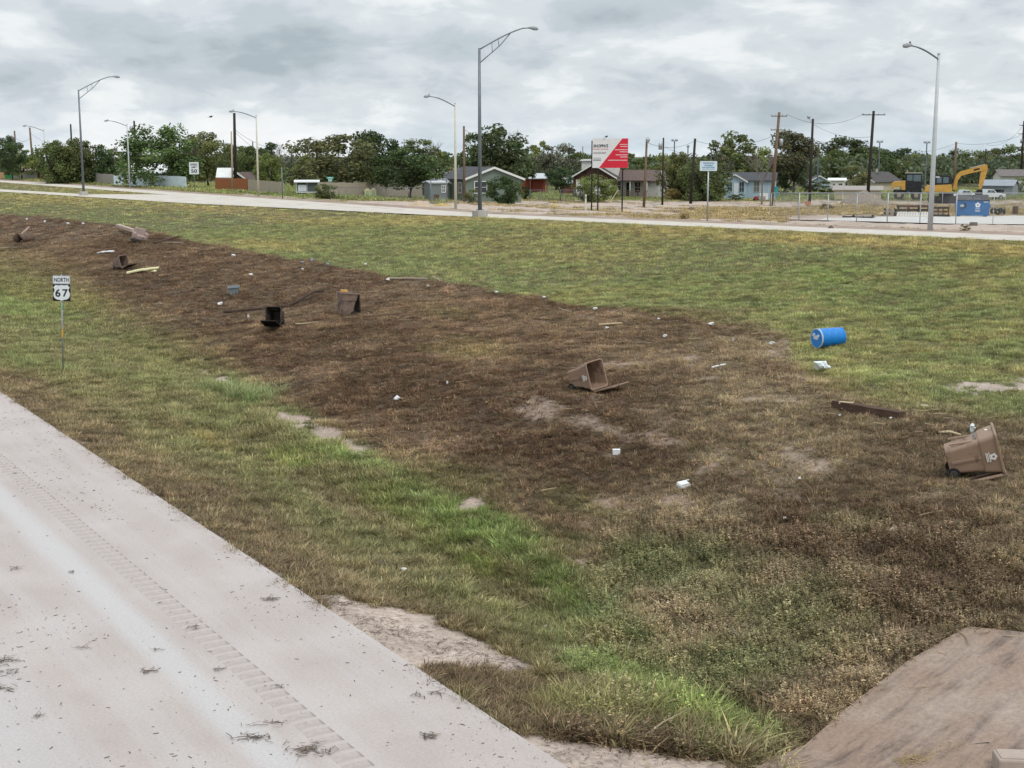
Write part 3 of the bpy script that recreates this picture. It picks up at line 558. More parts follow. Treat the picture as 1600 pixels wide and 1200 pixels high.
def flood_mast(px, pyt, label, n):
    a = AtD(px, 300); s = a.s; z = CZ + (HY - pyt) * s - a.p.z
    t = thing('floodlight_mast', a.p, 0, label, 'light mast', 'tall floodlight masts beyond the houses')
    MB().tube([(0, 0, -.2), (0, 0, z)], [.2, .12], 8).build('mast', galv_dark, t)
    MB().box((0, 0, z), (n * .75, .1, .1)).build('crossbar', galv_dark, t)
    for k in range(n): MB().box(((k - (n - 1) / 2) * .8, -.1, z + .22), (.55, .25, .38), (R(-35), 0, 0)).build('floodlight', lampgrey, t)
flood_mast(1050, 221, 'floodlight mast nearest the transformer pole', 2); flood_mast(1071, 230, 'floodlight mast just left of the black pole leaning right', 1); flood_mast(1107, 233, 'single headed floodlight mast above the adoption sign', 1)
flood_mast(1366, 223, 'floodlight mast right of the wide crossarm pole', 2); flood_mast(1438.5, 224, 'floodlight mast just left of the thick pale lamp post', 2); flood_mast(1272, 225, 'floodlight mast behind the round crowned tree', 2)
def cable(p, q, sag, label):
    p, q = Vector(p), Vector(q); pts = [p.lerp(q, f) - Vector((0, 0, sag * 4 * f * (1 - f))) for f in np.linspace(0, 1, 15)]
    tag(MB().tube(pts, .009 + .00006 * ((p.y + q.y) / 2), 4).build('power_line', wire_m), label, 'cable', 'sagging cables strung between the poles')
def off(v, dx=0, dz=0): return Vector((v.x + dx, v.y, v.z + dz))
cable(off(UP['k'], 0, -3.0), off(UP['j'], 0, -.3), 1.2, 'cable from the double crossarm pole to the black pole leaning right')
cable(off(UP['j'], 0, -.3), off(UP['h'], 0, -.4), .8, 'cable from the black pole leaning right to the half pale pole')
cable(off(UP['i'], 0, -1.2), off(UP['l'], 0, -6.), 2., 'low cable running from the transformer pole past the blue house')
cable(off(UP['k'], 1.1, -.3), off(UP['m'], -1.5, -.4), 1.5, 'upper cable between the two crossarm poles')
cable(off(UP['l'], 0, -.8), off(UP['m'], 0, -4), .9, 'cable from the bell lamp pole down to the wide crossarm pole')
cable(off(UP['l'], 0, -5.5), off(UP['n'], 0, -2.8), 1.0, 'long low cable passing in front of the round crowned tree')
cable(off(UP['m'], 0, -6), off(UP['n'], 0, -.3), 1.2, 'cable from the wide crossarm pole to the pole by the excavator')
cable(off(UP['n'], 0, -.3), off(UP['o'], 0, -3), 1.0, 'cable from the excavator pole to the rightmost pole')
cable(off(UP['k'], 0, -4.2), off(UP['l'], 0, -7.4), .8, 'lowest cable between the double crossarm pole and the bell lamp pole')
cable(off(UP['k'], -1, -.3), off(UP['k'], -60, -1), 3, 'cable leaving the double crossarm pole towards the billboard') if False else None
cable(off(UP['e'], 0, -2.2), off(UP['u'], 0, 0), 1.5, 'upper service cable dropping right from the black leaning pole')
cable(off(UP['e'], 0, -2.5), off(UP['u'], 0, -3), 1.5, 'lower service cable dropping right from the black leaning pole')
cable(off(UP['d'], 0, -1.2), off(UP['e'], 0, -5), 1.6, 'cable between the dark pole by the blue wall and the black leaning pole')
cable(off(UP['a'], 0, -1.2), off(UP['b'], 0, -2.), .8, 'cable linking the two leftmost poles')
cable(off(UP['b'], 0, -1), off(UP['c'], 0, -3.), 1.2, 'cable from the half brown pole to the pole in the bushy trees')
cable(off(UP['g'], 0, -.4), off(UP['v'], 0, -1), 1.8, 'cable leaving the grey brown pole by the green house to the right')
cable(off(UP['o'], 0, -.8), off(UP['p'], 0, 1), 1.8, 'cable from the rightmost pole back to the short distant pole')

# ------------------------------------------------------------------ road signs
def steel_post(t, h, r=.03, m=galv, x=0, name='post'): return MB().tube([(x, .03, -.3), (x, .03, h)], r, 8).build(name, m, t, smooth=True)
def rrect(wd, hg, r, n=4):
    pts = []
    for cx, cz, a0 in ((wd / 2 - r, hg / 2 - r, 0), (-wd / 2 + r, hg / 2 - r, 90), (-wd / 2 + r, -hg / 2 + r, 180), (wd / 2 - r, -hg / 2 + r, 270)):
        for k in range(n + 1): q = R(a0 + 90 * k / n); pts.append((cx + r * math.cos(q), cz + r * math.sin(q)))
    return pts
def panel(t, name, wd, hg, z, m, y=0., th=.006, r=.03, x=0): return MB().prism([(x + a, z + b) for a, b in rrect(wd, hg, r)], y - th, y).build(name, m, t)
def stroke_frame(t, wd, hg, z, m, y, sw, inset):
    mb = MB(); W, Hh = wd / 2 - inset, hg / 2 - inset
    for c, d in (((0, 0, z + Hh), (2 * W, .002, sw)), ((0, 0, z - Hh), (2 * W, .002, sw)), ((-W, 0, z), (sw, .002, 2 * Hh - sw)), ((W, 0, z), (sw, .002, 2 * Hh - sw))): mb.box((c[0], y, c[2]), d)
    return mb.build('border', m, t)
# route marker
a = At(98.5, 581); s = a.s; t = thing('route_sign', a.p, (0, R(2.0), a.face - R(6)), 'NORTH plate over a black and white 67 shield on a slim post', 'road sign')
zS = (581 - 457) * s; zN = (581 - 437) * s
steel_post(t, (581 - 429) * s, .026)
panel(t, 'shield_plate', .61, .61, zS, black, 0, .006, .01)
sh = [(0, -.30), (.06, -.265), (.17, -.245), (.25, -.19), (.285, -.10), (.285, -.02), (.245, .06), (.24, .12), (.285, .19), (.20, .285), (.14, .268), (.08, .262), (.03, .275), (0, .285)]
sh = sh + [(-x, z) for x, z in reversed(sh[1:-1])]; n_ = len(sh)
MB().prism([(x, zS + z) for x, z in sh], -.011, -.0075).build('shield', signwhite, t)
text('6', ink, t, -.128, -.013, zS - .01, .185, .29, 'numeral'); text('7', ink, t, .125, -.013, zS - .01, .19, .28, 'numeral')
panel(t, 'direction_plate', .61, .31, zN, galv, 0, .006, .02); panel(t, 'plate_face', .56, .26, zN, signwhite, -.0075, .003, .02)
text('NORTH', ink, t, 0, -.012, zN, .50, .16)
MB().box((0, -.002, (581 - 477) * s), (.075, .02, .24)).build('green_tag', mat('green sheeting', (.02, .22, .13), .5), t); [MB().box((0, -.0135, (581 - 477 + q) * s), (.03, .004, .05)).build('tag_mark', signwhite, t) for q in (-3, 0, 3)]
MB().tube([(0, .03, (581 - 527) * s), (0, .03, (581 - 514) * s)], .031, 8).build('amber_band', mat('amber sheeting', (.62, .36, .06), .5), t)
# speed limit
a = At(304.5, 299); s = a.s; t = thing('speed_limit_sign', a.p, a.face, 'white SPEED LIMIT 50 sign standing before the big spreading tree', 'road sign'); z = (299 - 263.3) * s
steel_post(t, z + .8, .035, galv_dark); panel(t, 'sign_panel', 14.6 * s, 18.6 * s, z, signwhite, 0, .006, .06); W_ = 14.6 * s
text('SPEED', ink, t, 0, -.012, z + W_ * .39, W_ * .74, W_ * .20); text('LIMIT', ink, t, 0, -.012, z + W_ * .11, W_ * .60, W_ * .20); text('50', ink, t, 0, -.012, z - W_ * .30, W_ * .64, W_ * .38)
# adoption sign
a = At(1105, 345.5); s = a.s; t = thing('adoption_sign', a.p, a.face, 'white and blue sign reading THIS SECTION AVAILABLE FOR ADOPTION on a single post', 'road sign'); z = (345.5 - 260.5) * s; W_ = 26.5 * s
blue = mat('blue sign ink', (.06, .16, .33), .5); paleblue = mat('pale blue sheeting', (.55, .68, .76), .45, .03)
steel_post(t, z, .05); panel(t, 'sign_panel', W_, 15 * s, z, paleblue, -.04, .008, .03); stroke_frame(t, W_, 15 * s, z, signwhite, -.050, .045, .03)
for k, (q, wd) in enumerate((('THIS SECTION', .62), ('AVAILABLE', .48), ('FOR ADOPTION', .70))): text(q, blue, t, 0, -.052, z + (4.4 - 3.4 * k) * s, W_ * wd, 2.3 * s)
MB().box((0, -.051, z - 5.2 * s), (W_ * .72, .002, .05)).build('small_print', mat('faded print', (.36, .47, .56), .6), t)
# billboard
a = At(946, 330); s = a.s; t = thing('billboard', a.p, 0, 'red and white company billboard on three black posts', 'billboard'); zb = lambda y: (330 - y) * s; xb = lambda x: (x - 946) * s
signred = mat('red sign vinyl', (.58, .022, .045), .45, .06, 1.5)
for x_, yt in ((924.3, 219), (934, 262), (972, 262)): MB().box((xb(x_), .08, (zb(yt) - .3) / 2 - .15), (.13, .12, zb(yt) + .3)).build('post', black, t)
MB().prism([(xb(924.8), zb(263.2)), (xb(924.8), zb(218)), (xb(980), zb(218)), (xb(980), zb(263.2))], -.06, 0.0).build('sign_panel', mat('white sign vinyl', (.66, .67, .67), .45, .04, 1.2), t)
MB().prism([(xb(935), zb(263.1)), (xb(971), zb(218.1)), (xb(979.9), zb(218.1)), (xb(979.9), zb(263.1))], -.068, -.0605).build('red_field', signred, t)
grey = mat('grey print', (.20, .21, .22), .5)
text("SHOPPA'S", ink, t, xb(926), -.072, zb(229.5), xb(949) - xb(926), 5 * s, italic=.18, align='L'); text('MATERIAL HANDLING', mat('red print', (.55, .12, .12), .5), t, xb(926), -.072, zb(234.4), xb(949) - xb(926), 1.5 * s, align='L')
text('325.655.5057', grey, t, xb(926), -.072, zb(240.2), xb(946.5) - xb(926), 2.5 * s, italic=.12, align='L'); 
for y_, x1, hh, m_ in ((248.2, 938, 1.2, mat('grey small print', (.35, .36, .37), .5)), (251.2, 938, 1.8, grey)): MB().prism([(xb(926), zb(y_ + hh / 2)), (xb(x1), zb(y_ + hh / 2)), (xb(x1), zb(y_ - hh / 2)), (xb(926), zb(y_ - hh / 2))], -.071, -.0615).build('small_print', m_, t)
pk = mat('white print on red', (.75, .60, .60), .5)
for y_, x0 in ((227.3, 967), (230.4, 968), (235.4, 959.5), (238.6, 967), (243.2, 961), (246.4, 968), (251.4, 949)):
    mb = MB(); x = x0
    while x < 978.8:
        e = min(x + random.uniform(.5, 1.6), 979); mb.prism([(xb(x), zb(y_ + .55)), (xb(e), zb(y_ + .55)), (xb(e), zb(y_ - .6)), (xb(x), zb(y_ - .6))], -.077, -.0685); x = e + .22
    tag(mb.build('service_line', pk, t), kind='stuff')
# smaller roadside signs
def small_sign(px, pyb, build, label, name='street_sign', cat='road sign', post=galv):
    a = At(px, pyb); t = thing(name, a.p, a.face, label, cat); build(t, a.s, lambda y: (pyb - y) * a.s, lambda x: (x - px) * a.s, post); return t
gsign = mat('green sign sheeting', (.015, .24, .17), .5)
def bld(t, s, z, x, post):
    steel_post(t, z(276), .035, galv_dark); panel(t, 'name_blade', 11.5 * s, 3.6 * s, z(278.3), gsign, 0, .01, .02); MB().box((0, -.011, z(278.3)), (8 * s, .003, 1.1 * s)).build('small_print', signwhite, t); panel(t, 'lower_plate', 6 * s, 3.4 * s, z(282), mat('teal sheeting', (.30, .50, .46), .5), 0, .01, .02)
small_sign(516.5, 313, bld, 'green street name sign on a dark post before the wide dark tree')
def bld(t, s, z, x, post):
    steel_post(t, z(272), .035); panel(t, 'name_blade', 8 * s, 3.4 * s, z(276), gsign, 0, .01, .02); MB().box((0, .04, z(276)), (.02, 8 * s, 3 * s)).build('name_blade', gsign, t)
    MB().prism([(x(1123.2), z(281.5)), (x(1129), z(281.5)), (x(1126), z(289))], -.012, 0).build('back_plate', galv, t)
small_sign(1126, 314, bld, 'green street name blades over a grey sign back, left of the pale blue house')
def bld(t, s, z, x, post):
    steel_post(t, z(281), .035); MB().prism([(x(1045.6), z(280)), (x(1053), z(280)), (x(1049.4), z(290))], -.012, 0).build('yield_plate', mat('red sheeting', (.45, .06, .05), .5), t); MB().prism([(x(1047.7), z(282.6)), (x(1051), z(282.6)), (x(1049.4), z(287))], -.016, -.0125).build('yield_centre', signwhite, t)
small_sign(1049.4, 303, bld, 'red and white yield sign beside the dense bushes', 'yield_sign')
def bld(t, s, z, x, post):
    steel_post(t, z(262), .05, post); MB().box((0, .0, z(270)), (.06, .9, 16 * s)).build('sign_panel', galv, t)
small_sign(441.5, 311, bld, 'grey sign seen edge on in front of the tan picket fence', 'road_sign', post=galv_dark)
def bld(t, s, z, x, post):
    steel_post(t, z(254), .05, galv); panel(t, 'name_blade', 8.5 * s, 2.6 * s, z(261.5), gsign, 0, .01, .02); MB().box((0, .03, z(257)), (.03, 1.5, 3 * s), (0, 0, .6)).build('name_blade', gsign, t)
small_sign(13, 279.5, bld, 'green street name blades by the low green fence at far left')
def bld(t, s, z, x, post): MB().tube([(0, 0, -.2), (0, 0, z(304))], .08, 8).build('post', mat('pale marker plastic', (.60, .58, .50), .6), t); MB().tube([(0, 0, z(304) - .35), (0, 0, z(304) - .15)], .085, 8).build('band', mat('marker band', (.35, .34, .30), .6), t)
small_sign(915, 331, bld, 'stubby pale marker post left of the billboard posts', 'marker_post', 'marker post')
# ------------------------------------------------------------------ trees
lm = bpy.data.materials.new('foliage'); lm.use_nodes = True; t = lm.node_tree; n = t.nodes; b = n['Principled BSDF']; b.inputs['Roughness'].default_value = .65; b.inputs['Specular IOR Level'].default_value = .2
oi = n.new('ShaderNodeObjectInfo'); a2 = n.new('ShaderNodeAttribute'); a2.attribute_name = 'tint'; c = mixn(t, 1.0, oi.outputs['Color'], a2.outputs['Color'], 'MULTIPLY'); t.links.new(c, b.inputs['Base Color'])
tr = n.new('ShaderNodeBsdfTranslucent'); t.links.new(c, tr.inputs[0]); mx = n.new('ShaderNodeMixShader'); mx.inputs[0].default_value = .28; t.links.new(b.outputs[0], mx.inputs[1]); t.links.new(tr.outputs[0], mx.inputs[2]); t.links.new(mx.outputs[0], n['Material Output'].inputs[0])
bark = mat('bark', (.055, .043, .034), .95, .3, 3, .4, stretch=(5, 5, 1)); bark_grey = mat('grey twigs', (.20, .175, .16), .95, .2, 3)
def crown_mesh(seed, nclump, nleaf, flat=.0, size=.030, loose=.13, dome=True):
    r = np.random.default_rng(seed); C = []
    while len(C) < nclump:
        p = r.uniform(-1, 1, 3)
        q = np.array([p[0], p[1], p[2]]); rad = np.linalg.norm(q)
        if rad > 1 or rad < .35: continue
        if flat and p[2] < -.55: continue
        C.append(q * np.array([.40, .40, .40]) + np.array([0, 0, .5]))
    C = np.array(C); lob = 1 + .35 * (r.random(len(C)) - .5); C[:, :2] *= lob[:, None]
    per = nleaf // nclump; ctr = np.repeat(C, per, 0); cs = np.repeat(r.uniform(.55, 1.2, nclump), per); off = r.normal(0, 1, (len(ctr), 3)); off /= np.linalg.norm(off, axis=1)[:, None]; off *= (r.random(len(ctr)) ** .45)[:, None] * (loose * cs)[:, None] * np.array([1.15, 1.15, .8])
    P = ctr + off; P[:, 2] = np.where(P[:, 2] < .02, .02 + np.abs(P[:, 2]) * .3, P[:, 2])
    nd = off / (np.linalg.norm(off, axis=1)[:, None] + 1e-6) * .8 + r.normal(0, .75, P.shape) + np.array([0, 0, .35]); nd /= np.linalg.norm(nd, axis=1)[:, None]
    t1 = np.cross(nd, r.normal(0, 1, P.shape)); t1 /= np.linalg.norm(t1, axis=1)[:, None]; t2 = np.cross(nd, t1); sz = (size * r.uniform(.6, 1.5, len(P)))[:, None]
    lo_, hi_ = np.percentile(P, 1.2, axis=0), np.percentile(P, 98.8, axis=0); P = (P - lo_) / (hi_ - lo_) * np.array([1, 1, 1]) - np.array([.5, .5, 0])
    V = np.stack([P - t1 * sz, P + t2 * sz * .55, P + t1 * sz, P - t2 * sz * .55], 1).reshape(-1, 3); Q = np.arange(len(V)).reshape(-1, 4)
    me = np_mesh('crown', V, Q); cl = np.repeat(r.uniform(.65, 1.4, nclump), per) * r.uniform(.65, 1.4, len(P)); hue = r.uniform(-.15, .2, len(P)); T = np.stack([cl * (1 + hue), cl, cl * (1 - hue * .5), np.ones_like(cl)], 1)
    at_ = me.attributes.new('tint', 'FLOAT_COLOR', 'POINT'); at_.data.foreach_set('color', np.repeat(T, 4, 0).astype(np.float32).ravel()); me.materials.append(lm); return me
CROWN = dict(round=[crown_mesh(k, 46, 6000) for k in (1, 2)], wide=[crown_mesh(k, 60, 7500, 1, .024, .12) for k in (3, 4)], loose=[crown_mesh(k, 34, 3600, 0, .028, .11) for k in (5, 6)], dense=[crown_mesh(k, 70, 7500, 0, .026, .12) for k in (7, 8)])
def trunk_mesh(seed, cb, spread, nl=6, r0=.028, lean=0.):
    r = random.Random(seed); m = MB(); fork = Vector((lean * .5, 0, cb * .8)); m.tube([(0, 0, -.04), (lean * .15, r.uniform(-.02, .02), cb * .4), fork], [r0, r0 * .85, r0 * .75], 7)
    for k in range(nl):
        q = 6.28 * k / nl + r.uniform(-.4, .4); e = Vector((lean + math.cos(q) * spread * r.uniform(.5, 1), math.sin(q) * spread * r.uniform(.5, 1), r.uniform(.6, .92))); mid = fork.lerp(e, .5) + Vector((math.cos(q) * .05, math.sin(q) * .05, -.02)); m.tube([fork, mid, e], [r0 * .6, r0 * .4, r0 * .12], 5)
        for j in range(2):
            s_ = mid.lerp(e, r.uniform(0, .6)); m.tube([s_, s_ + Vector((r.uniform(-.14, .14), r.uniform(-.14, .14), r.uniform(.05, .2)))], [r0 * .25, r0 * .06], 4)
    return m.mesh('trunk', bark, True)
TRUNK = [trunk_mesh(k, .3, .32, 6, .030 + .006 * (k % 2), .06 * (k - 1)) for k in range(4)]
DKG = (.078, .112, .046); MDG = (.122, .160, .056); LTG = (.185, .222, .072); OLG = (.150, .168, .066); GRG = (.165, .170, .115); BRG = (.135, .130, .068)
tcount = [0]
def tree(px, pyb, wpx, ytop, ybot, style, colr, label, depth=None, group='trees around the houses', name='tree', cat='tree', trunk=True, tx=0, tw=1.0):
    a = At(px + tx, pyb) if depth is None else AtD(px + tx, depth); s = a.s; k = tcount[0]; tcount[0] += 1
    zt = CZ + (HY - ytop) * s - a.p.z; zb = CZ + (HY - ybot) * s - a.p.z; zb = max(zb, -.1); W = wpx * s * 1.14
    t = thing(name, a.p, 0, label, cat, group); ms = CROWN[style]
    c = linkobj('crown' if cat == 'tree' else 'foliage', ms[k % len(ms)], t, (-tx * s, 0, zb), (0, 0, k * 2.4), (W, W * .9, (zt - zb) * 1.06)); c.color = (*[v * (.92 + .16 * random.random()) for v in colr], 1)
    if trunk: linkobj('trunk' if cat == 'tree' else 'stems', TRUNK[k % 4], t, (0, 0, 0), (0, 0, k * 1.7), (max(W, .6 * zt) * .8 * tw, max(W, .6 * zt) * .8 * tw, zt * .93))
    return t
def bush(*a, **k): return tree(*a, name='bush', cat='bush', group='bushes beside the houses and road', **k)
TREES = [
 (20, 282, 34, 219, 270, 'dense', DKG, 'dark round topped tree at the far left, behind the leftmost bare pole'), (34, 281, 44, 236, 272, 'loose', LTG, 'pale green loose tree above the green fence'), (62, 281, 30, 240, 274, 'loose', MDG, 'thin tree between the half brown pole and the most distant lamp post'),
 (90, 287, 60, 227, 285, 'dense', MDG, 'bushy tree reaching the ground just right of the most distant lamp post'), (118, 287, 50, 224, 286, 'dense', OLG, 'bushy tree with the dark pole rising through it'), (150, 287, 54, 233, 286, 'dense', DKG, 'dark low tree right of the farther truss arm lamp'), (186, 285, 44, 236, 262, 'loose', OLG, 'loose tree behind the pale lamp post and grey fence', 230),
 (258, 293, 112, 206, 283, 'wide', MDG, 'big spreading roadside tree with a dark leaning trunk', None, 24), (326, 293, 62, 215, 279, 'dense', OLG, 'narrower tree with a thick trunk, right of the speed limit sign', None),
 (372, 292, 44, 232, 280, 'loose', MDG, 'tree behind the black leaning pole', 210), (398, 290, 50, 236, 282, 'dense', MDG, 'tree behind the cream lamp post with a low rounded crown', 205), (424, 297, 46, 246, 285, 'dense', LTG, 'brighter green low tree behind the tan picket fence', 195), (410, 290, 60, 228, 262, 'loose', DKG, 'dark tree far behind the tan picket fence', 280),
 (522, 306, 110, 220, 291, 'dense', OLG, 'widest dark green tree, over the street name sign and tan fence', None), (475, 300, 40, 246, 292, 'loose', LTG, 'light green tree left of the widest dark tree, behind the wire coop', None), (590, 300, 76, 214, 270, 'round', DKG, 'tall dark tree between the two rounded fence side trees', 215), (641, 312, 96, 236, 291, 'wide', DKG, 'round tree with a short trunk left of the green house', None), (656, 300, 60, 222, 250, 'loose', MDG, 'loose tall tree behind the round tree by the green house', 230), (692, 296, 40, 236, 262, 'loose', MDG, 'loose tree behind the roof of the green house', 240), (566, 298, 30, 222, 262, 'loose', GRG, 'greyish thin tree behind the widest dark tree', 250),
 (779, 302, 98, 209, 280, 'round', DKG, 'tallest dark tree behind the green house gable', 205), (744, 300, 44, 214, 262, 'loose', MDG, 'loose tree just right of the tall truss arm lamp, behind the green house', 215), (838, 300, 36, 226, 262, 'loose', LTG, 'pale feathery tree beyond the red shed', 235), (868, 300, 66, 231, 276, 'loose', GRG, 'grey green thin tree above the metal roofs', 225), (898, 300, 36, 238, 268, 'loose', MDG, 'tree between the metal roofs and the white building', 230), (876, 314, 36, 264, 291, 'dense', DKG, 'small dark umbrella shaped tree in front of the metal roofs', None),
 (1000, 298, 60, 244, 272, 'loose', MDG, 'tree rising behind the brown porch house roof', 240), (1040, 305, 44, 245, 285, 'loose', LTG, 'light tree beside the yield sign', 200), (1062, 312, 60, 246, 311, 'dense', OLG, 'dense ground hugging tree behind the yield sign', None), (1098, 314, 66, 255, 313, 'dense', MDG, 'dense ground hugging tree behind the adoption sign', None), (1143, 300, 78, 219, 285, 'round', MDG, 'big round tree above the pale blue house', 240), (1180, 298, 46, 236, 282, 'loose', LTG, 'lighter tree behind the pale blue house roof', 250), (1120, 300, 40, 243, 275, 'loose', GRG, 'dull tree left of the big round tree', 225),
 (1240, 305, 70, 212, 268, 'round', BRG, 'round crowned brownish tree between the two blue houses', None), (1228, 304, 46, 262, 302, 'loose', DKG, 'dark low tree under the round crowned tree', None), (1316, 298, 70, 222, 272, 'round', DKG, 'dark round tree beyond the small blue house', 275), (1300, 300, 46, 240, 280, 'dense', MDG, 'mid green tree behind the small blue house', 262), (1338, 307, 46, 262, 302, 'loose', OLG, 'small olive tree in front of the tan gabled house', None), (1352, 298, 60, 236, 276, 'dense', MDG, 'tree behind the tan gabled house', 270), (1398, 300, 60, 238, 285, 'dense', DKG, 'dark tree left of the yellow loader', 290), (1420, 300, 50, 246, 290, 'dense', LTG, 'light tree right behind the loader cab', 275), (1455, 300, 56, 249, 292, 'dense', OLG, 'olive tree behind the thick pale lamp post', 285), (1482, 300, 50, 240, 285, 'round', DKG, 'dark tree behind the plain pole by the excavator', 295), (1512, 300, 56, 240, 290, 'loose', MDG, 'loose tree behind the excavator boom', 285), (1548, 300, 60, 238, 285, 'dense', OLG, 'olive tree right of the excavator bucket', 290), (1578, 300, 52, 232, 285, 'loose', MDG, 'tall loose tree near the rightmost pole', 290), (1612, 300, 54, 236, 288, 'dense', MDG, 'tree at the right edge beside the white house', 255), (1586, 296, 26, 279, 295, 'loose', LTG, 'small light tree in front of the white house at right', 205)]
for q in TREES: tree(*q[:4], q[4] + (10 if len(q) > 8 and q[8] else 0), *q[5:8], depth=(q[8] * (1.35 if q[0] > 805 else 1.0) if q[8] else None) if len(q) > 8 else None, tx=q[9] if len(q) > 9 else 0)
bush(785, 319, 46, 279, 318, 'dense', DKG, 'large bush before the green house gable window', trunk=False); bush(736, 317.5, 24, 297, 317, 'loose', OLG, 'small loose bush at the corner of the green house'); bush(803, 318.5, 22, 283, 318, 'loose', MDG, 'upright bush under the right window of the green house'); bush(508, 311, 28, 289, 310, 'dense', MDG, 'round bush left of the street name sign post', trunk=False); bush(931, 316, 56, 277, 316, 'dense', LTG, 'big light bush behind the billboard posts', trunk=False); bush(821, 312, 20, 292, 312, 'loose', DKG, 'low dark bush in front of the red shed'); bush(258, 293, 14, 281, 292, 'dense', DKG, 'clipped small bush under the spreading tree', trunk=False); bush(1050, 313, 24, 296, 313, 'loose', (.26, .19, .075), 'dry yellowish bush below the yield sign'); bush(1150, 313, 26, 303, 312, 'loose', DKG, 'low bush along the front of the pale blue house'); bush(1278, 305, 44, 284, 303, 'loose', DKG, 'low dark bush before the small blue house', trunk=False)
bush(1290, 346 - 18, 18, 318, 328, 'loose', (.24, .19, .08), 'dry yellow shrub behind the chain link fence', trunk=False); bush(1070, 342, 14, 333, 342, 'loose', (.25, .18, .08), 'dry tuft of shrub left of the adoption sign post', trunk=False); bush(1508, 361, 14, 350, 361, 'loose', (.2, .19, .09), 'spindly shrub in the sand below the dumpster', trunk=False)
def bare_tree(px, pyb, wpx, ytop, label, depth):
    a = AtD(px, depth); s = a.s; hgt = CZ + (HY - ytop) * s - a.p.z; t = thing('bare_tree', a.p, 0, label, 'tree', 'leafless grey trees'); r = random.Random(px); m = MB()
    def br(p, d, L_, rad, lev):
        e = p + d * L_; m.tube([p, p.lerp(e, .5) + Vector((r.uniform(-.05, .05), r.uniform(-.05, .05), 0)) * L_, e], [rad, rad * .8, rad * .55], 4, False)
        if lev:
            for _ in range(4 if lev > 1 else 3): br(p.lerp(e, r.uniform(.55, 1)), (d + Vector((r.uniform(-.8, .8), r.uniform(-.8, .8), r.uniform(-.1, .45)))).normalized(), L_ * r.uniform(.5, .75), rad * .5, lev - 1)
    MB().tube([(0, 0, -.2), (0, 0, hgt * .4)], [.16, .12], 7).build('trunk', bark_grey, t)
    for _ in range(4): br(Vector((0, 0, hgt * r.uniform(.3, .42))), Vector((r.uniform(-.5, .5) * wpx / 30, r.uniform(-.3, .3), 1)).normalized(), hgt * .3, .085, 3)
    m.build('branches', bark_grey, t)
bare_tree(440, 290, 40, 222, 'bare grey tree standing behind the tan picket fence', 205); bare_tree(795, 290, 40, 198, 'leafless branches rising behind the tallest dark tree', 215); bare_tree(1187, 290, 34, 228, 'leafless tree behind the pale blue house', 205); bare_tree(670, 290, 30, 217, 'leafless branches over the tree left of the green house', 240); bare_tree(100, 290, 30, 219, 'leafless crown over the bushy tree by the most distant lamp post', 245)
# far wood on the horizon, one mass
r_ = np.random.default_rng(5); P = []; cl = []
for x_ in np.arange(-260, 1860, 7.0):
    dd = r_.uniform(330, 460); sx_ = (x_ - 800) / F_PX * dd; g = float(H(sx_, dd)); top = CZ + (HY - (241 + 5 * math.sin(x_ * .013) + r_.uniform(-4, 4.5))) * dd / F_PX; wd = r_.uniform(3, 5.5); nl = 170
    q = r_.normal(0, 1, (nl, 3)); q /= np.linalg.norm(q, axis=1)[:, None]; q *= (r_.random(nl) ** .4)[:, None]; P.append(np.stack([sx_ + q[:, 0] * wd, dd + q[:, 1] * wd, (g + top) / 2 + q[:, 2] * (top - g) / 2], 1)); cl.append(np.full(nl, r_.uniform(.7, 1.3)) * r_.uniform(.7, 1.3, nl))
P = np.concatenate(P); cl = np.concatenate(cl); nd = r_.normal(0, 1, P.shape) + np.array([0, -.3, .5]); nd /= np.linalg.norm(nd, axis=1)[:, None]; t1 = np.cross(nd, r_.normal(0, 1, P.shape)); t1 /= np.linalg.norm(t1, axis=1)[:, None]; t2 = np.cross(nd, t1); sz = r_.uniform(.35, .8, (len(P), 1))
me = np_mesh('far_wood', np.stack([P - t1 * sz, P + t2 * sz * .6, P + t1 * sz, P - t2 * sz * .6], 1).reshape(-1, 3), np.arange(4 * len(P)).reshape(-1, 4)); at_ = me.attributes.new('tint', 'FLOAT_COLOR', 'POINT'); at_.data.foreach_set('color', np.repeat(np.stack([cl, cl, cl, np.ones_like(cl)], 1), 4, 0).astype(np.float32).ravel()); me.materials.append(lm)
fw = tag(linkobj('far_wood', me), 'distant band of trees closing the horizon behind the houses', 'wood', None, 'stuff'); fw.color = (.125, .155, .09, 1)
# ------------------------------------------------------------------ houses and sheds
def wallm(nm, c, dirt=None): return mat(nm, c, .8, .07, 1.5, 0, dirt=dirt, dirt_amt=.1 if dirt else 0, dirt_scale=.8)
shingle = mat('grey shingles', (.075, .077, .085), .9, .25, 2.5, .3); shingle_br = mat('brown shingles', (.13, .095, .085), .9, .22, 2.5, .3); metal_roof = mat('galvanised roof sheet', (.52, .55, .57), .5, .12, 1.5, metal=.2, dirt=(.26, .20, .16), dirt_amt=.15, dirt_scale=.8)
white_roof = mat('white roof sheet', (.75, .76, .76), .6, .05, 1.5); trimw = mat('white trim', (.68, .69, .66), .6, .05, 3); paleb = wallm('pale blue siding', (.36, .46, .53)); sage = wallm('sage green siding', (.155, .195, .165)); greyw = wallm('pale grey siding', (.50, .49, .45), (.3, .27, .23)); tanw = wallm('tan siding', (.50, .45, .33)); whitew = wallm('white stucco', (.66, .65, .61), (.45, .42, .37)); redw = wallm('red boards', (.24, .055, .035)); brownw = wallm('brown gable boards', (.085, .045, .032)); dk = mat('dark interior', (.02, .02, .02), .9); bluewhite = wallm('light blue panels', (.64, .74, .78))
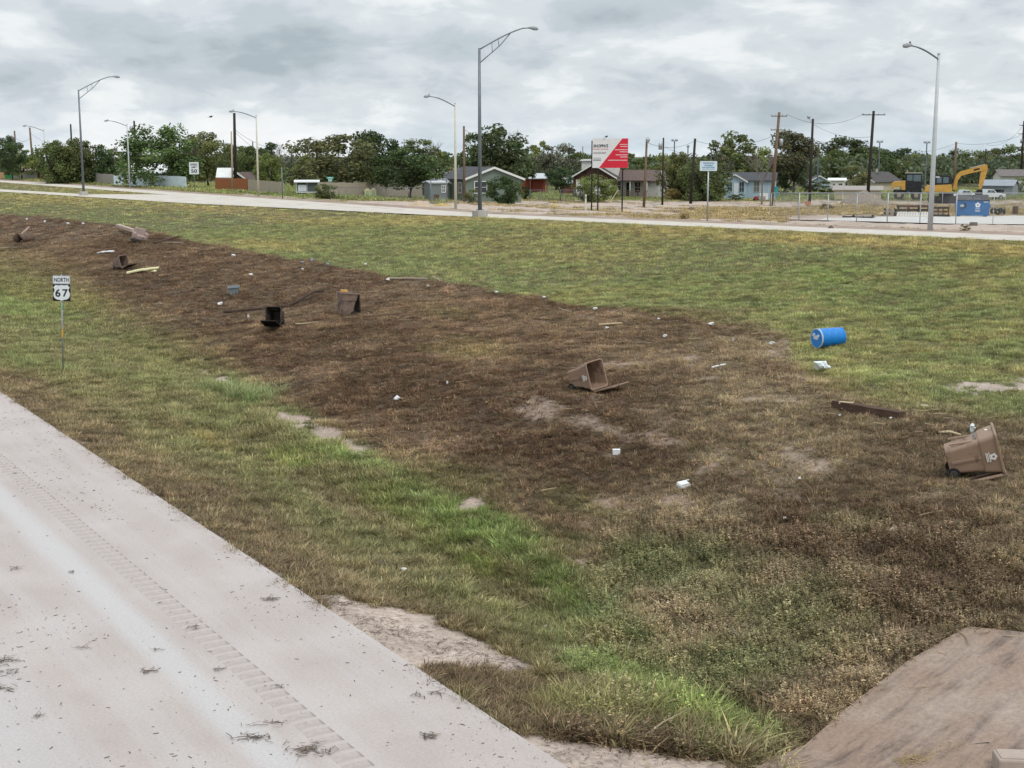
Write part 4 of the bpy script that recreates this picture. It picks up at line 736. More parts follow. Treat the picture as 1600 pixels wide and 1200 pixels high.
class House:
    """a house whose root stands at the ground below a photo pixel; local x right, y away, front wall at y = 0; sizes in photo pixels times its own scale"""
    def __init__(h, name, px, pyb, rz, label, cat='house', depth=None, group='houses of the neighbourhood'):
        a = At(px, pyb) if depth is None else AtD(px, depth); h.s = a.s; h.t = thing(name, a.p - Vector((0, 0, .05)), a.face + rz, label, cat, group); h.c = math.cos(rz)
    def body(h, x0, x1, y0, y1, eave, ridge, along, wm, rmat, over=.35, roof='roof', hip=0.):
        s = h.s; x0, x1 = x0 * s / h.c, x1 * s / h.c; e, r = eave * s, ridge * s; m = MB()
        if along == 'x':
            m.prism([(y0, -.2), (y0, e), ((y0 + y1) / 2, r), (y1, e), (y1, -.2)], x0, x1, 'x'); w_ = m.build('wall', wm, h.t); ym = (y0 + y1) / 2; sl = (r - e) / (ym - y0); rm_ = MB(); th = .12
            for sg, ya in ((-1, y0), (1, y1)):
                yo = ya + sg * over; ze = e - sl * over; xa, xb = x0 - over, x1 + over; hx = hip * s; b0 = (xa, yo, ze + .02); b1 = (xb, yo, ze + .02); r0 = (xa + hx, ym, r + .02); r1 = (xb - hx, ym, r + .02); up_ = Vector((0, 0, th)); q = [Vector(v) for v in (b0, b1, r1, r0)]
                rm_.add(q + [v + up_ for v in q], [(0, 1, 2, 3), (4, 5, 6, 7), (0, 1, 5, 4), (1, 2, 6, 5), (2, 3, 7, 6), (3, 0, 4, 7)])
        else:
            xm = (x0 + x1) / 2; m.prism([(x0, -.2), (x0, e), (xm, r), (x1, e), (x1, -.2)], y0, y1, 'y'); w_ = m.build('wall', wm, h.t); sl = (r - e) / (xm - x0); rm_ = MB(); th = .12
            for sg, xa in ((-1, x0), (1, x1)):
                xo = xa + sg * over; ze = e - sl * over; q = [Vector(v) for v in ((xo, y0 - over, ze + .02), (xm, y0 - over, r + .02), (xm, y1 + over, r + .02), (xo, y1 + over, ze + .02))]; up_ = Vector((0, 0, th))
                rm_.add(q + [v + up_ for v in q], [(0, 1, 2, 3), (4, 5, 6, 7), (0, 1, 5, 4), (1, 2, 6, 5), (2, 3, 7, 6), (3, 0, 4, 7)])
            fb = MB()
            for sg, xa in ((-1, x0), (1, x1)):
                xo = xa + sg * over; fb.prism([(xo, e - sl * over - .1), (xm, r - .1), (xm, r + .17), (xo, e - sl * over + .17)], y0 - over - .04, y0 - over - .003)
            fb.build('fascia', trimw, h.t)
        rm_.build(roof, rmat, h.t); return w_
    def win(h, x, z0, z1, w, y=0., panes=2, trim=trimw, side=None, g=glass):
        s = h.s; m = MB(); W = w * s / h.c; Hh = (z1 - z0) * s; xc, zc = x * s / h.c, (z0 + z1) / 2 * s; f = .09
        for c, d in (((0, Hh / 2), (W + 2 * f, f)), ((0, -Hh / 2), (W + 2 * f, f)), ((-W / 2 - f / 2, 0), (f, Hh - f)), ((W / 2 + f / 2, 0), (f, Hh - f))): m.box((c[0], 0, c[1]), (d[0], .07, d[1]))
        if panes > 1: m.box((0, .005, 0), (.05, .05, Hh - f))
        m.box((0, .008, 0), (W - .001, .045, .05))
        fr = m.build('window', trim, h.t); p = MB(); p.box((0, .022, 0), (W, .02, Hh - f)); p.build('pane', g, fr)
        if side is None: fr.location = (xc, y - .035, zc)
        else: fr.location = (side[0] * s / h.c, side[1], zc); fr.rotation_euler = (0, 0, side[2])
        return fr
    def door(h, x, z1, w, y=0., m=trimw, z0=0.):
        s = h.s; d = MB().box((0, 0, (z1 - z0) * s / 2), (w * s / h.c, .06, (z1 - z0) * s)).build('door', m, h.t, (x * s / h.c, y - .031, z0 * s)); MB().box((w * s / h.c * .36, -.05, (z1 - z0) * s * .48), (.05, .06, .08)).build('handle', galv_dark, d)
    def slab(h, nm, c, d, m, rot=None): return MB().box((c[0] * h.s / h.c, c[1], c[2] * h.s), (d[0] * h.s / h.c, d[1], d[2] * h.s), rot).build(nm, m, h.t)
# green house
h = House('house', 771, 315, R(24), 'sage green gabled house with white framed windows and grey shingle roof')
h.body(-44, 44, 0, 9.5, 35.5, 52.5, 'y', sage, shingle); h.win(-20, 14, 32, 18); h.win(27, 19, 30, 9); h.win(0, 14, 30, 10, side=(-44 - .3, 1.6, R(-90))); h.win(0, 14, 30, 10, side=(-44 - .3, 6.2, R(-90)))
h.body(-61, -45, 4.6, 8.6, 28, 34, 'y', sage, metal_roof, .2, 'porch_roof'); h.door(-53, 22, 7, 4.6, mat('pale green door', (.25, .31, .27), .6)); MB().tube([(-38 * h.s, 4, 49 * h.s), (-38 * h.s, 4, 57 * h.s)], .06, 6).build('vent_pipe', galv, h.t)
# porch house
h = House('house', 992, 308.5, R(-16), 'pale grey house with brown shingle roof and wooden porch rail behind the billboard')
h.body(-37, 35, 0, 8.0, 27, 41.5, 'x', greyw, shingle_br, .5, hip=8); h.win(-27, 11, 26, 10); h.win(4, 8, 24, 9); h.win(17, 8, 24, 7); h.door(-10, 23, 7, 0, dk); h.win(0, 8, 22, 6, side=(35 + .3, 2., R(90)), panes=1); h.win(0, 8, 22, 6, side=(35 + .3, 5., R(90)), panes=1)
for x_ in (-16, -4, 8, 22): h.slab('porch_post', (x_, -1.5, 13), (1.6, .14, 26), trimw if x_ != 8 else brownw)
h.slab('porch_roof', (3, -.85, 26.6), (44, 1.8, 1.2), shingle_br); wood = mat('weathered wood', (.20, .15, .12), .9, .2, 3, .2)
for z_ in (5, 8, 11): h.slab('porch_rail', (2, -1.62, z_), (42, .06, 1.0), wood)
h.slab('porch_deck', (3, -.85, 1.6), (46, 1.7, 1.4), wood)
# pale blue house
h = House('house', 1167, 312, R(-4), 'pale blue house with a small front gable and dark shingle roof')
h.body(-37, 40, 2.4, 9.5, 30, 41, 'x', paleb, shingle, .4); h.body(-36, -2, 0, 6, 29, 39, 'y', paleb, shingle, .35); dg = mat('dark screen', (.035, .05, .055), .4)
h.win(-27, 13, 28, 7, g=dg, trim=paleb); h.win(-8.5, 12, 28, 7, g=dg, trim=paleb); h.door(-17, 26, 7, 0, mat('white door', (.62, .66, .68), .5)); h.win(13, 12, 28, 8, 2.4, trim=mat('curtained frame', (.4, .42, .4), .6), g=mat('curtained glass', (.15, .14, .12), .4)); 
for x_ in (2, 24, 32): h.slab('siding_batten', (x_, 2.38, 15), (.8, .04, 29), mat('pale batten', (.48, .57, .62), .7))
h.slab('side_panel', (43, 4, 12), (6, .2, 16), mat('turquoise panel', (.05, .32, .36), .6))
# small blue house
h = House('house', 1280, 296, R(6), 'small pale blue gabled house half hidden by low bushes')
h.body(-15, 15, 0, 8, 13, 21, 'y', paleb, shingle, .4); h.win(-3, 4, 11, 7, g=dg)
# white low building
h = House('house', 1308, 296, 0, 'low white building with dark openings right of the small blue house')
h.body(-13, 12, 0, 6, 14, 17, 'x', whitew, white_roof, .3); h.win(-5, 3, 10, 3, g=dk); h.win(5, 3, 10, 5, g=dk)
# tan gabled house
h = House('house', 1350, 300, R(-28), 'tan gabled house with dark shingle roof behind the dirt pile')
h.body(-26, 14, 0, 12, 17, 30, 'y', tanw, mat('dark shingles', (.085, .08, .08), .9, .2, 2.5, .3), .5); h.win(-8, 5, 14, 7); h.slab('chimney', (-2, 6, 33), (2, .5, 6), tanw)
h = House('house', 1330, 290, 0, 'long grey roof seen over the low white building', depth=240)
h.body(-30, 40, 0, 8, 16, 21, 'x', tanw, mat('pale grey shingles', (.33, .30, .28), .9, .15, 2, .2), .4)
# white buildings far right
h = House('house', 1592, 300, R(12), 'white house with grey shingle roof at the right edge')
h.body(-27, 40, 0, 9, 25, 34, 'x', whitew, mat('weathered shingles', (.17, .15, .145), .9, .2, 2, .3), .5); h.win(-10, 8, 18, 8); h.win(14, 8, 18, 8)
h = House('shed', 1556, 306, R(-10), 'grey sheet metal shed right of the excavator', 'shed', group='sheds')
h.body(-24, 24, 0, 6, 16, 24, 'x', mat('grey sheet', (.25, .27, .30), .6, .1, 1), mat('grey roof sheet', (.27, .30, .34), .55, .1, 1), .3); h.door(2, 10, 20, 0, dk)
# white two level building behind the billboard
h = House('building', 929, 309, R(-8), 'white flat topped building with a brown gabled front, behind the billboard', 'building')
h.body(-26, 26, 4, 12, 57, 58.5, 'x', whitew, white_roof, .3); h.body(-34, 30, 0, 4, 33, 52, 'y', brownw, mat('dark roof edge', (.06, .045, .04), .9), .6); h.slab('lower_wall', (-1, -.06, 14), (56, .1, 29), whitew); h.win(-16, 38, 44, 6, .0, g=dk, trim=brownw); h.slab('parapet', (0, 3.9, 58), (54, .3, 3), trimw); h.win(14, 8, 20, 10, -.12)
# red shed and carport
h = House('shed', 832, 302, R(8), 'red board shed with a rusty metal roof beside the green house', 'shed', group='sheds')
h.body(-20, 20, 0, 6, 23, 30, 'x', redw, metal_roof, .3); h.door(-3, 20, 6, 0, brownw); h.slab('lean_to_roof', (6, -1.2, 25), (30, 2.6, 1.), metal_roof, (R(9), 0, 0))
for x_ in (-6, 20): h.slab('porch_post', (x_, -2.3, 12), (1.4, .12, 24), redw)
h = House('carport', 895, 304, R(-6), 'open carport with a pale metal roof behind the umbrella shaped tree', 'carport', group='sheds')
h.body(-22, 20, 1.5, 6, 18, 25, 'x', mat('dull red boards', (.16, .06, .045), .8), metal_roof, .4)
for x_ in (-20, -2, 18): h.slab('porch_post', (x_, .9, 10), (1.4, .12, 20), brownw)
# left side buildings
h = House('building', 232, 292, 0, 'light blue building with a white metal roof behind the blue panel fence', 'building')
h.body(-20, 26, 3, 9, 22, 35, 'x', paleb, white_roof, .5); h.win(4, 16, 24, 6, 3)
h = House('house', 355, 292, R(-4), 'house with a white metal roof behind the orange fence', depth=205)
h.body(-7, 8, 0, 6, 20, 32, 'x', mat('brown boards', (.14, .11, .09), .8, .2), white_roof, .5); h.win(-4, 8, 16, 6)
h = House('house', 378, 293, R(-14), 'low dark roofed house behind the black leaning pole', depth=196)
h.body(-18, 16, 0, 8, 14, 27, 'y', mat('dull brown boards', (.11, .09, .075), .8, .2), shingle_br, .5); h.win(2, 5, 12, 6)
h = House('house', 163, 286, R(8), 'far house with a pale roof showing over the dark low tree', depth=235)
h.body(-16, 22, 0, 8, 34, 45, 'x', greyw, metal_roof, .4); h.win(6, 20, 30, 6)
h = House('house', 720, 296, 0, 'far house showing a dull red roof above the green house', depth=215)
h.body(-18, 30, 0, 9, 38, 44, 'x', tanw, mat('dull red shingles', (.28, .14, .10), .9, .15), .4)
h = House('house', 690, 300, R(20), 'dark gabled house with a white roof edge behind the round tree', depth=205)
h.body(-22, 16, 0, 8, 32, 44, 'y', mat('charcoal boards', (.05, .055, .06), .8), shingle, .5)
h = House('house', 45, 282, 0, 'low house with a pinkish roof behind the trees at far left', depth=262)
h.body(-14, 30, 0, 7, 14, 22, 'x', whitew, mat('pinkish shingles', (.36, .28, .27), .9, .15), .4)
# lean-to shed before the green house's left wing
h = House('shed', 686, 315, R(18), 'small grey lean to shed with flat metal roof left of the green house', 'shed', group='sheds')
h.body(-13, 11, 0, 2.4, 29, 31, 'x', mat('grey green boards', (.17, .20, .19), .8, .12), metal_roof, .2); h.win(7, 15, 26, 4); h.slab('brown_hatch', (-4, -.03, 6), (8, .05, 11), brownw)

# ------------------------------------------------------------------ fences and walls
def fence(name, p0, p1, hpx, nb, m, label, cat='fence', gap=.04, rails=True, group='wooden fences in front of the houses', post_every=0, jag=.03):
    a, b = At(*p0), At(*p1); d = b.p - a.p; d.z = 0; L_ = d.length; ang_ = math.atan2(d.y, d.x); t = thing(name, a.p, ang_, label, cat, group); h0, h1 = hpx * a.s, hpx * b.s; zs = b.p.z - a.p.z; mb = MB(); r = random.Random(nb)
    for k in range(nb):
        f = (k + .5) / nb; hh = h0 + (h1 - h0) * f + r.uniform(-jag, jag); mb.box((L_ * f, r.uniform(-.008, .008), zs * f + hh / 2 - .05), (L_ / nb * (1 - gap), .025, hh), (0, r.uniform(-.006, .006), 0))
    tag(mb.build('boards', m, t), kind='stuff')
    for zf in (.2, .78): MB().tube([(0, .05, h0 * zf), (L_, .05, zs + h1 * zf)], .04, 4).build('rail', m, t)
    np_ = max(2, int(L_ / 2.6))
    for k in range(np_ + 1): f = k / np_; MB().box((L_ * f, .09, zs * f + (h0 + (h1 - h0) * f) * .46), (.1, .1, (h0 + (h1 - h0) * f) * .96)).build('post', m, t)
    return t
cedar = mat('orange stained cedar', (.27, .105, .045), .85, .18, 5, .1, stretch=(3, 1, .3)); tanb = mat('weathered tan pickets', (.40, .345, .27), .9, .16, 4, .1, stretch=(3, 1, .3)); greyb = mat('grey pickets', (.34, .315, .28), .9, .16, 4, .1, stretch=(3, 1, .3)); darkcedar = mat('brown boards fence', (.13, .055, .035), .9, .2, 4)
fence('board_fence', (337, 298), (387, 299), 20.5, 34, cedar, 'orange stained board fence behind the black leaning pole')
fence('picket_fence', (388, 300), (442, 304), 20, 26, tanb, 'pale tan picket fence behind the cream lamp post')
fence('picket_fence', (499, 307), (660, 310), 23, 76, tanb, 'long weathered picket fence under the wide dark trees')
fence('board_fence', (46, 279.5), (70, 282), 9.5, 18, darkcedar, 'low brown board fence beside the most distant lamp post')
fence('board_fence', (-4, 280), (6, 280), 11, 6, mat('tan boards', (.42, .27, .15), .9, .1), 'short tan board fence at the far left edge')
fence('board_fence', (8, 280), (27, 280.5), 7.5, 10, mat('green painted boards', (.03, .22, .07), .8, .1), 'low green painted fence at the far left')
fence('picket_fence', (143, 287), (178, 289), 17, 20, greyb, 'grey beige picket fence left of the light blue panels')
fence('panel_fence', (178, 290), (192, 290.5), 16, 6, bluewhite, 'short light blue panel fence left of the pale lamp post'); fence('panel_fence', (199, 291), (290, 294.5), 19, 16, bluewhite, 'long light blue panel fence left of the leaning tree trunk', gap=.02, jag=.005)
fence('board_fence', (1180, 314), (1196, 314), 8, 12, greyb, 'small grey picket run in front of the pale blue house')
def chain_fence(pxs, top, label, m=galv, gate=None, wires=True, r=.035, arms=False, cross=.16, group='chain link fences'):
    A_ = [At(*q) for q in pxs]; o = A_[0].p; t = thing('chain_link_fence', o, 0, label, 'fence', group); tops = []
    for q, a in zip(pxs, A_):
        h = (q[1] - top) * a.s; p = a.p - o; tops.append(p + Vector((0, 0, h))); MB().tube([p - Vector((0, 0, .3)), p + Vector((0, 0, h))], r, 7).build('post', m, t, smooth=True)
        if arms: MB().tube([p + Vector((0, 0, h)), p + Vector((-.25, -.1, h + .33))], r * .7, 5).build('post_arm', m, t)
    for k in range(len(tops) - 1): MB().tube([tops[k], tops[k + 1]], r * .7, 6).build('top_rail', m, t)
    if wires:
        mb = MB()
        for k in range(len(tops) - 1):
            p0, p1 = A_[k].p - o, A_[k + 1].p - o; d = p1 - p0; L_ = d.length; ex = d / L_; hh = (tops[k].z - p0.z); nn = int(L_ / cross)
            for j in range(nn):
                for sg in (1, -1):
                    x0, x1 = j * cross, j * cross + sg * hh; z0, z1 = 0.02, hh
                    if x1 > L_: z1 = z0 + (z1 - z0) * (L_ - x0) / (x1 - x0); x1 = L_
                    if x1 < 0: z1 = z0 + (z1 - z0) * (0 - x0) / (x1 - x0); x1 = 0
                    a_, b_ = p0 + ex * x0 + Vector((0, 0, z0)), p0 + ex * x1 + Vector((0, 0, z1)); w_ = Vector((0, 0, .0055)); mb.quad(a_ - w_, b_ - w_, b_ + w_, a_ + w_)
        tag(mb.build('wire_mesh', m, t, fix=False), kind='stuff')
chain_fence([(1204, 341), (1248, 345), (1293, 346), (1338, 347.3), (1386, 348.5), (1437, 349.3), (1493, 350), (1551, 350.5), (1610, 351.5), (1670, 353)], 302, 'near chain link fence along the concrete lot by the dumpster')
chain_fence([(1210, 322), (1262, 323), (1316, 325), (1366, 325), (1420, 325), (1472, 325), (1520, 326), (1570, 326), (1612, 327)], 302, 'farther chain link fence with slanted post tops behind the timber stacks', arms=True)
chain_fence([(828, 315), (844, 315), (864, 315), (876, 315.5), (897, 316), (912, 316)], 297, 'chain link fence in front of the metal roofed sheds', galv_dark)
chain_fence([(529, 311), (560, 311.5), (600, 312), (640, 313), (672, 313.5)], 293, 'dark chain link fence in front of the long picket fence', galv_dark)
chain_fence([(673, 316), (698, 316.5)], 281, 'tall narrow chain link gate between dark posts left of the green house', galv_dark, r=.06)
# wire coop on legs
a = At(480, 306); s = a.s; t = thing('animal_coop', a.p, a.face, 'pale framed wire coop with a white roof beside the tan picket fence', 'coop'); X = lambda x: (x - 480) * s; Z = lambda y: (306 - y) * s
wf = mat('pale steel frame', (.55, .58, .58), .5)
MB().box((X(480), .9, Z(283.5)), (40 * s, 2.4, .1), (R(4), 0, 0)).build('roof', white_roof, t); MB().box((X(480), .9, Z(300.5)), (34 * s, 1.9, .12)).build('floor', wf, t)
for x_ in (464, 480, 497): 
    for y_ in (0, 1.8): MB().box((X(x_), y_, Z(292)), (.08, .08, 16 * s)).build('frame_post', wf, t)
MB().box((X(472.5), .02, Z(294)), (13 * s, .05, 10 * s)).build('front_panel', mat('white panel', (.62, .66, .68), .5), t); MB().box((X(489), .02, Z(292)), (15 * s, .04, 14 * s)).build('wire_panel', mat('dark mesh', (.10, .12, .12), .8), t); MB().box((X(480), 1.85, Z(292)), (34 * s, .05, 15 * s)).build('back_panel', mat('dark mesh', (.10, .12, .12)), t)
for x_ in (468, 494): MB().wheel((X(x_), .2, .22), .24, .14).build('wheel', black, t)
# yellow toy house
a = At(579, 309); s = a.s; t = thing('play_house', a.p, a.face, 'pale yellow plastic play house with two green arched windows', 'play house'); X = lambda x: (x - 579) * s; Z = lambda y: (309 - y) * s; yel = mat('yellow plastic', (.68, .63, .38), .6, .08, 2); gpl = mat('green plastic', (.28, .48, .28), .6)
MB().prism([(X(569.5), -.05), (X(569.5), Z(297.5)), (X(573), Z(294.5)), (X(576), Z(295)), (X(579), Z(297)), (X(581), Z(294.8)), (X(585), Z(294)), (X(588.5), Z(297)), (X(588.5), -.05)], 0, 1.4).build('shell', yel, t, bevel=.04)
for xc in (574, 583.5): MB().prism([(X(xc - 2), Z(305.5)), (X(xc - 2), Z(300.5)), (X(xc - 1.2), Z(298.6)), (X(xc), Z(298)), (X(xc + 1.2), Z(298.6)), (X(xc + 2), Z(300.5)), (X(xc + 2), Z(305.5))], -.04, -.002).build('window', gpl, t); MB().box((X(xc), -.05, Z(302)), (.05, .02, 7 * s)).build('mullion', yel, t)
MB().box((X(579), -.03, Z(307)), (18 * s, .06, .1)).build('base_trim', yel, t)
# appliance, red cart, flagged things by the pale blue house
a = At(1193, 313.5); s = a.s; t = thing('chest_freezer', a.p, a.face + .2, 'white chest freezer standing outside the pale blue house', 'freezer'); MB().box((0, 0, 5 * s), (13 * s, .7, 10 * s)).build('cabinet', white, t, bevel=.04); MB().box((0, 0, 10.6 * s), (13.4 * s, .74, 1.2 * s)).build('lid', white, t)
a = At(1181, 313.8); s = a.s; t = thing('red_mower', a.p, a.face, 'red garden machine parked left of the white chest freezer', 'mower'); redp = mat('red plastic', (.30, .03, .04), .5); MB().prism([(-4 * s, 2 * s), (-4 * s, 5 * s), (-1 * s, 7 * s), (3 * s, 6 * s), (4 * s, 2 * s)], -.25, .25).build('hood', redp, t); MB().tube([(3 * s, .2, 5 * s), (4.6 * s, .2, 9 * s), (4.6 * s, -.2, 9 * s), (3 * s, -.2, 5 * s)], .03, 5).build('handlebar', black, t)
for x_ in (-3, 3.2): MB().wheel((x_ * s, -.28, 1.8 * s), 1.8 * s, .12).build('wheel', black, t); MB().wheel((x_ * s, .28, 1.8 * s), 1.8 * s, .12).build('wheel', black, t)

# ------------------------------------------------------------------ machines, trucks, dumpster
yelp = mat('yellow machine paint', (.55, .32, .07), .5, .12, 2, dirt=(.35, .24, .13), dirt_amt=.15, dirt_scale=1.2); blackm = mat('dark machine steel', (.025, .027, .03), .55, .2, 3); tyre = mat('tyre rubber', (.03, .03, .032), .9, .25, 4, dirt=(.16, .13, .10), dirt_amt=.25, dirt_scale=2)
a = At(1420, 312.5); s = a.s; t = thing('wheel_loader', a.p, a.face, 'yellow and black wheel loader seen from the side behind the fences', 'loader'); X = lambda x: (x - 1420) * s; Z = lambda y: (312.5 - y) * s; D = 26 * s
MB().prism([(X(1393), Z(296)), (X(1393), Z(286.5)), (X(1396), Z(284.4)), (X(1413.5), Z(282.5)), (X(1414), Z(297)), (X(1409), Z(297)), (X(1407), Z(292)), (X(1397), Z(292)), (X(1395.5), Z(296))], -D * .36, D * .36).build('engine_hood', yelp, t, bevel=.05)
MB().prism([(X(1396), Z(301)), (X(1396), Z(296.5)), (X(1438), Z(296)), (X(1440), Z(303)), (X(1400), Z(303))], -D * .3, D * .3).build('chassis', blackm, t)
cb = MB().prism([(X(1413.6), Z(296)), (X(1413.6), Z(271.5)), (X(1437), Z(271.5)), (X(1439), Z(283)), (X(1438), Z(296))], -D * .3, D * .3).build('cab', blackm, t); cg = mat('cab glass', (.10, .15, .17), .1, .1, 2, spec=.6)
MB().box((X(1420), -D * .305, Z(278)), (8 * s, .04, 9 * s)).build('window', cg, cb); MB().box((X(1431), -D * .305, Z(278.5)), (11 * s, .04, 10 * s)).build('window', cg, cb); MB().box((X(1425.5), 0, Z(270.6)), (26 * s, D * .68, 1.6 * s)).build('roof', mat('loader roof', (.30, .29, .24), .6), cb)
MB().tube([(X(1415.5), 0, Z(270)), (X(1415.5), 0, Z(266.5))], .09, 8).build('beacon', mat('beacon', (.6, .35, .2), .4), cb)
for x_, y_ in ((1405, -1), (1430.5, -1), (1405, 1), (1430.5, 1)):
    w_ = MB().wheel((0, 0, 0), 7.6 * s, 5 * s, n=22).build('wheel', tyre, t, (X(x_), y_ * D * .38, 7.5 * s)); MB().wheel((0, y_ * 2.2 * s, 0), 3.4 * s, 1.2 * s, n=16).build('rim', mat('dusty rim', (.36, .29, .20), .7), w_)
for y_ in (-.22, .22): MB().tube([(X(1437), D * y_, Z(290)), (X(1445), D * y_, Z(297)), (X(1452), D * y_, Z(305))], [1.3 * s, 1.5 * s, 1.2 * s], 6).build('lift_arm', blackm, t); MB().tube([(X(1436), D * y_, Z(296)), (X(1446), D * y_, Z(299))], .5 * s, 6).build('cylinder', galv, t)
MB().prism([(X(1449), Z(299)), (X(1449), Z(311.5)), (X(1462), Z(311.8)), (X(1452), Z(309)), (X(1451.5), Z(300))], -D * .5, D * .5).build('bucket', blackm, t)
MB().tube([(X(1395), -D * .2, Z(285)), (X(1395), -D * .2, Z(281.5))], .6 * s, 6).build('exhaust', blackm, t)
a = At(1483, 318); s = a.s; t = thing('excavator', a.p, a.face, 'yellow excavator with its boom raised and bucket arm hanging', 'excavator'); X = lambda x: (x - 1483) * s; Z = lambda y: (318 - y) * s; D = 26 * s
for y_ in (-.42, .3):
    tk = MB().prism([(X(1452), Z(316)), (X(1449.5), Z(311)), (X(1453), Z(306.5)), (X(1498), Z(306.5)), (X(1502), Z(311)), (X(1499), Z(316)), (X(1496), Z(317.8)), (X(1455), Z(317.8))], D * y_, D * (y_ + .18)).build('track', tyre, t)
    for x_ in (1456, 1465, 1474, 1483, 1495): MB().wheel((X(x_), D * (y_ - .01), Z(312.5)), 2.6 * s, 1.4 * s, n=12).build('track_roller', blackm, tk)
MB().prism([(X(1445), Z(300)), (X(1446), Z(292)), (X(1450), Z(290)), (X(1485), Z(288)), (X(1486), Z(300.5))], -D * .45, D * .45).build('upper_body', yelp, t, bevel=.06); MB().box((X(1478), 0, Z(303.6)), (22 * s, D * .5, 5.6 * s)).build('turntable', blackm, t)
cb = MB().prism([(X(1460), Z(289.5)), (X(1460), Z(276.5)), (X(1464), Z(274.6)), (X(1482), Z(274.6)), (X(1486), Z(279)), (X(1486), Z(289))], -D * .44, 0).build('cab', blackm, t); MB().box((X(1466.5), -D * .445, Z(281.5)), (7 * s, .04, 9 * s)).build('window', cg, cb); MB().box((X(1476.5), -D * .445, Z(281.5)), (8 * s, .04, 9 * s)).build('window', cg, cb); MB().box((X(1464), -D * .45, Z(277)), (6 * s, .03, 1.6 * s)).build('cab_label', white, cb)
MB().prism([(X(1487), Z(297)), (X(1489), Z(283)), (X(1492), Z(273)), (X(1497), Z(268.5)), (X(1512), Z(264)), (X(1531), Z(258.5)), (X(1536), Z(259.5)), (X(1534), Z(266)), (X(1513), Z(271)), (X(1499), Z(275)), (X(1494), Z(283)), (X(1493), Z(297))], -D * .12 + D * .14, D * .12 + D * .14).build('boom', yelp, t); MB().box((X(1521), D * .015, Z(265.2)), (9 * s, .02, 2.6 * s), (0, R(-15), 0)).build('boom_decal', blackm, t)
MB().tube([(X(1490), D * .14, Z(288)), (X(1503), D * .14, Z(271))], .8 * s, 7).build('boom_cylinder', blackm, t); MB().tube([(X(1512), D * .14, Z(263)), (X(1533), D * .14, Z(257.6))], .7 * s, 7).build('arm_cylinder', galv, t)
MB().prism([(X(1529), Z(262)), (X(1532), Z(257.6)), (X(1536), Z(258)), (X(1537.5), Z(264)), (X(1532), Z(288)), (X(1529), Z(296)), (X(1525.5), Z(295)), (X(1526), Z(278))], -D * .09 + D * .14, D * .09 + D * .14).build('dipper_arm', yelp, t)
MB().prism([(X(1524), Z(296)), (X(1531), Z(296)), (X(1532), Z(303)), (X(1528), Z(308)), (X(1522), Z(307)), (X(1520), Z(302))], -D * .2 + D * .14, D * .2 + D * .14).build('bucket', blackm, t)
MB().tube([(X(1452), D * .2, Z(290.5)), (X(1452), D * .2, Z(286))], .9 * s, 7).build('exhaust', blackm, t)
carw = mat('white car paint', (.66, .68, .69), .35, .03, 2, spec=.5)
def pickup(px, pyb, rz, label):
    a = At(px, pyb); t = thing('pickup_truck', a.p, a.face + rz, label, 'pickup truck', 'white pickups parked near the excavator')
    MB().prism([(-2.75, .45), (-2.75, 1.0), (-1.75, 1.12), (-1.05, 1.12), (2.75, 1.12), (2.8, .55), (2.3, .45)], -.92, .92).build('body', carw, t, bevel=.08)
    cb = MB().prism([(-1.15, 1.1), (-.45, 1.78), (.85, 1.82), (1.15, 1.1)], -.8, .8).build('cab', carw, t, bevel=.05)
    MB().add([(-1.13, -.68, 1.16), (-1.13, .68, 1.16), (-.52, .64, 1.74), (-.52, -.64, 1.74), (-1.05, -.68, 1.16), (-1.05, .68, 1.16), (-.44, .64, 1.74), (-.44, -.64, 1.74)], [(0, 1, 2, 3), (4, 5, 6, 7), (0, 1, 5, 4), (1, 2, 6, 5), (2, 3, 7, 6), (3, 0, 4, 7)]).build('windscreen', cg, cb)
    for y_ in (-.81, .81): MB().prism([(-.8, 1.18), (-.38, 1.68), (.15, 1.7), (.15, 1.18)], y_ - .012, y_ + .012).build('window', cg, cb); MB().prism([(.22, 1.18), (.22, 1.7), (.78, 1.72), (1.0, 1.18)], y_ - .012, y_ + .012).build('window', cg, cb)
    MB().box((1.95, 0, 1.12), (1.45, 1.5, .05)).build('bed', blackm, t); MB().box((-2.78, 0, .82), (.06, 1.1, .26)).build('grille', blackm, t); MB().box((-2.82, 0, .52), (.12, 1.8, .2)).build('bumper', galv, t)
    for y_ in (-.74, .74): MB().box((-2.77, y_, .88), (.08, .3, .2)).build('headlight', mat('headlamp lens', (.6, .62, .62), .2), t)
    for x_ in (-1.75, 1.75):
        for y_ in (-.86, .86): w_ = MB().wheel((0, 0, 0), .4, .26).build('wheel', tyre, t, (x_, y_, .4)); MB().wheel((0, math.copysign(.12, y_), 0), .22, .06, n=12).build('rim', galv, w_)
pickup(1508, 313, R(205), 'white pickup right behind the excavator boom, facing right'); pickup(1545, 312, R(215), 'white pickup farthest right, half behind the excavator bucket')
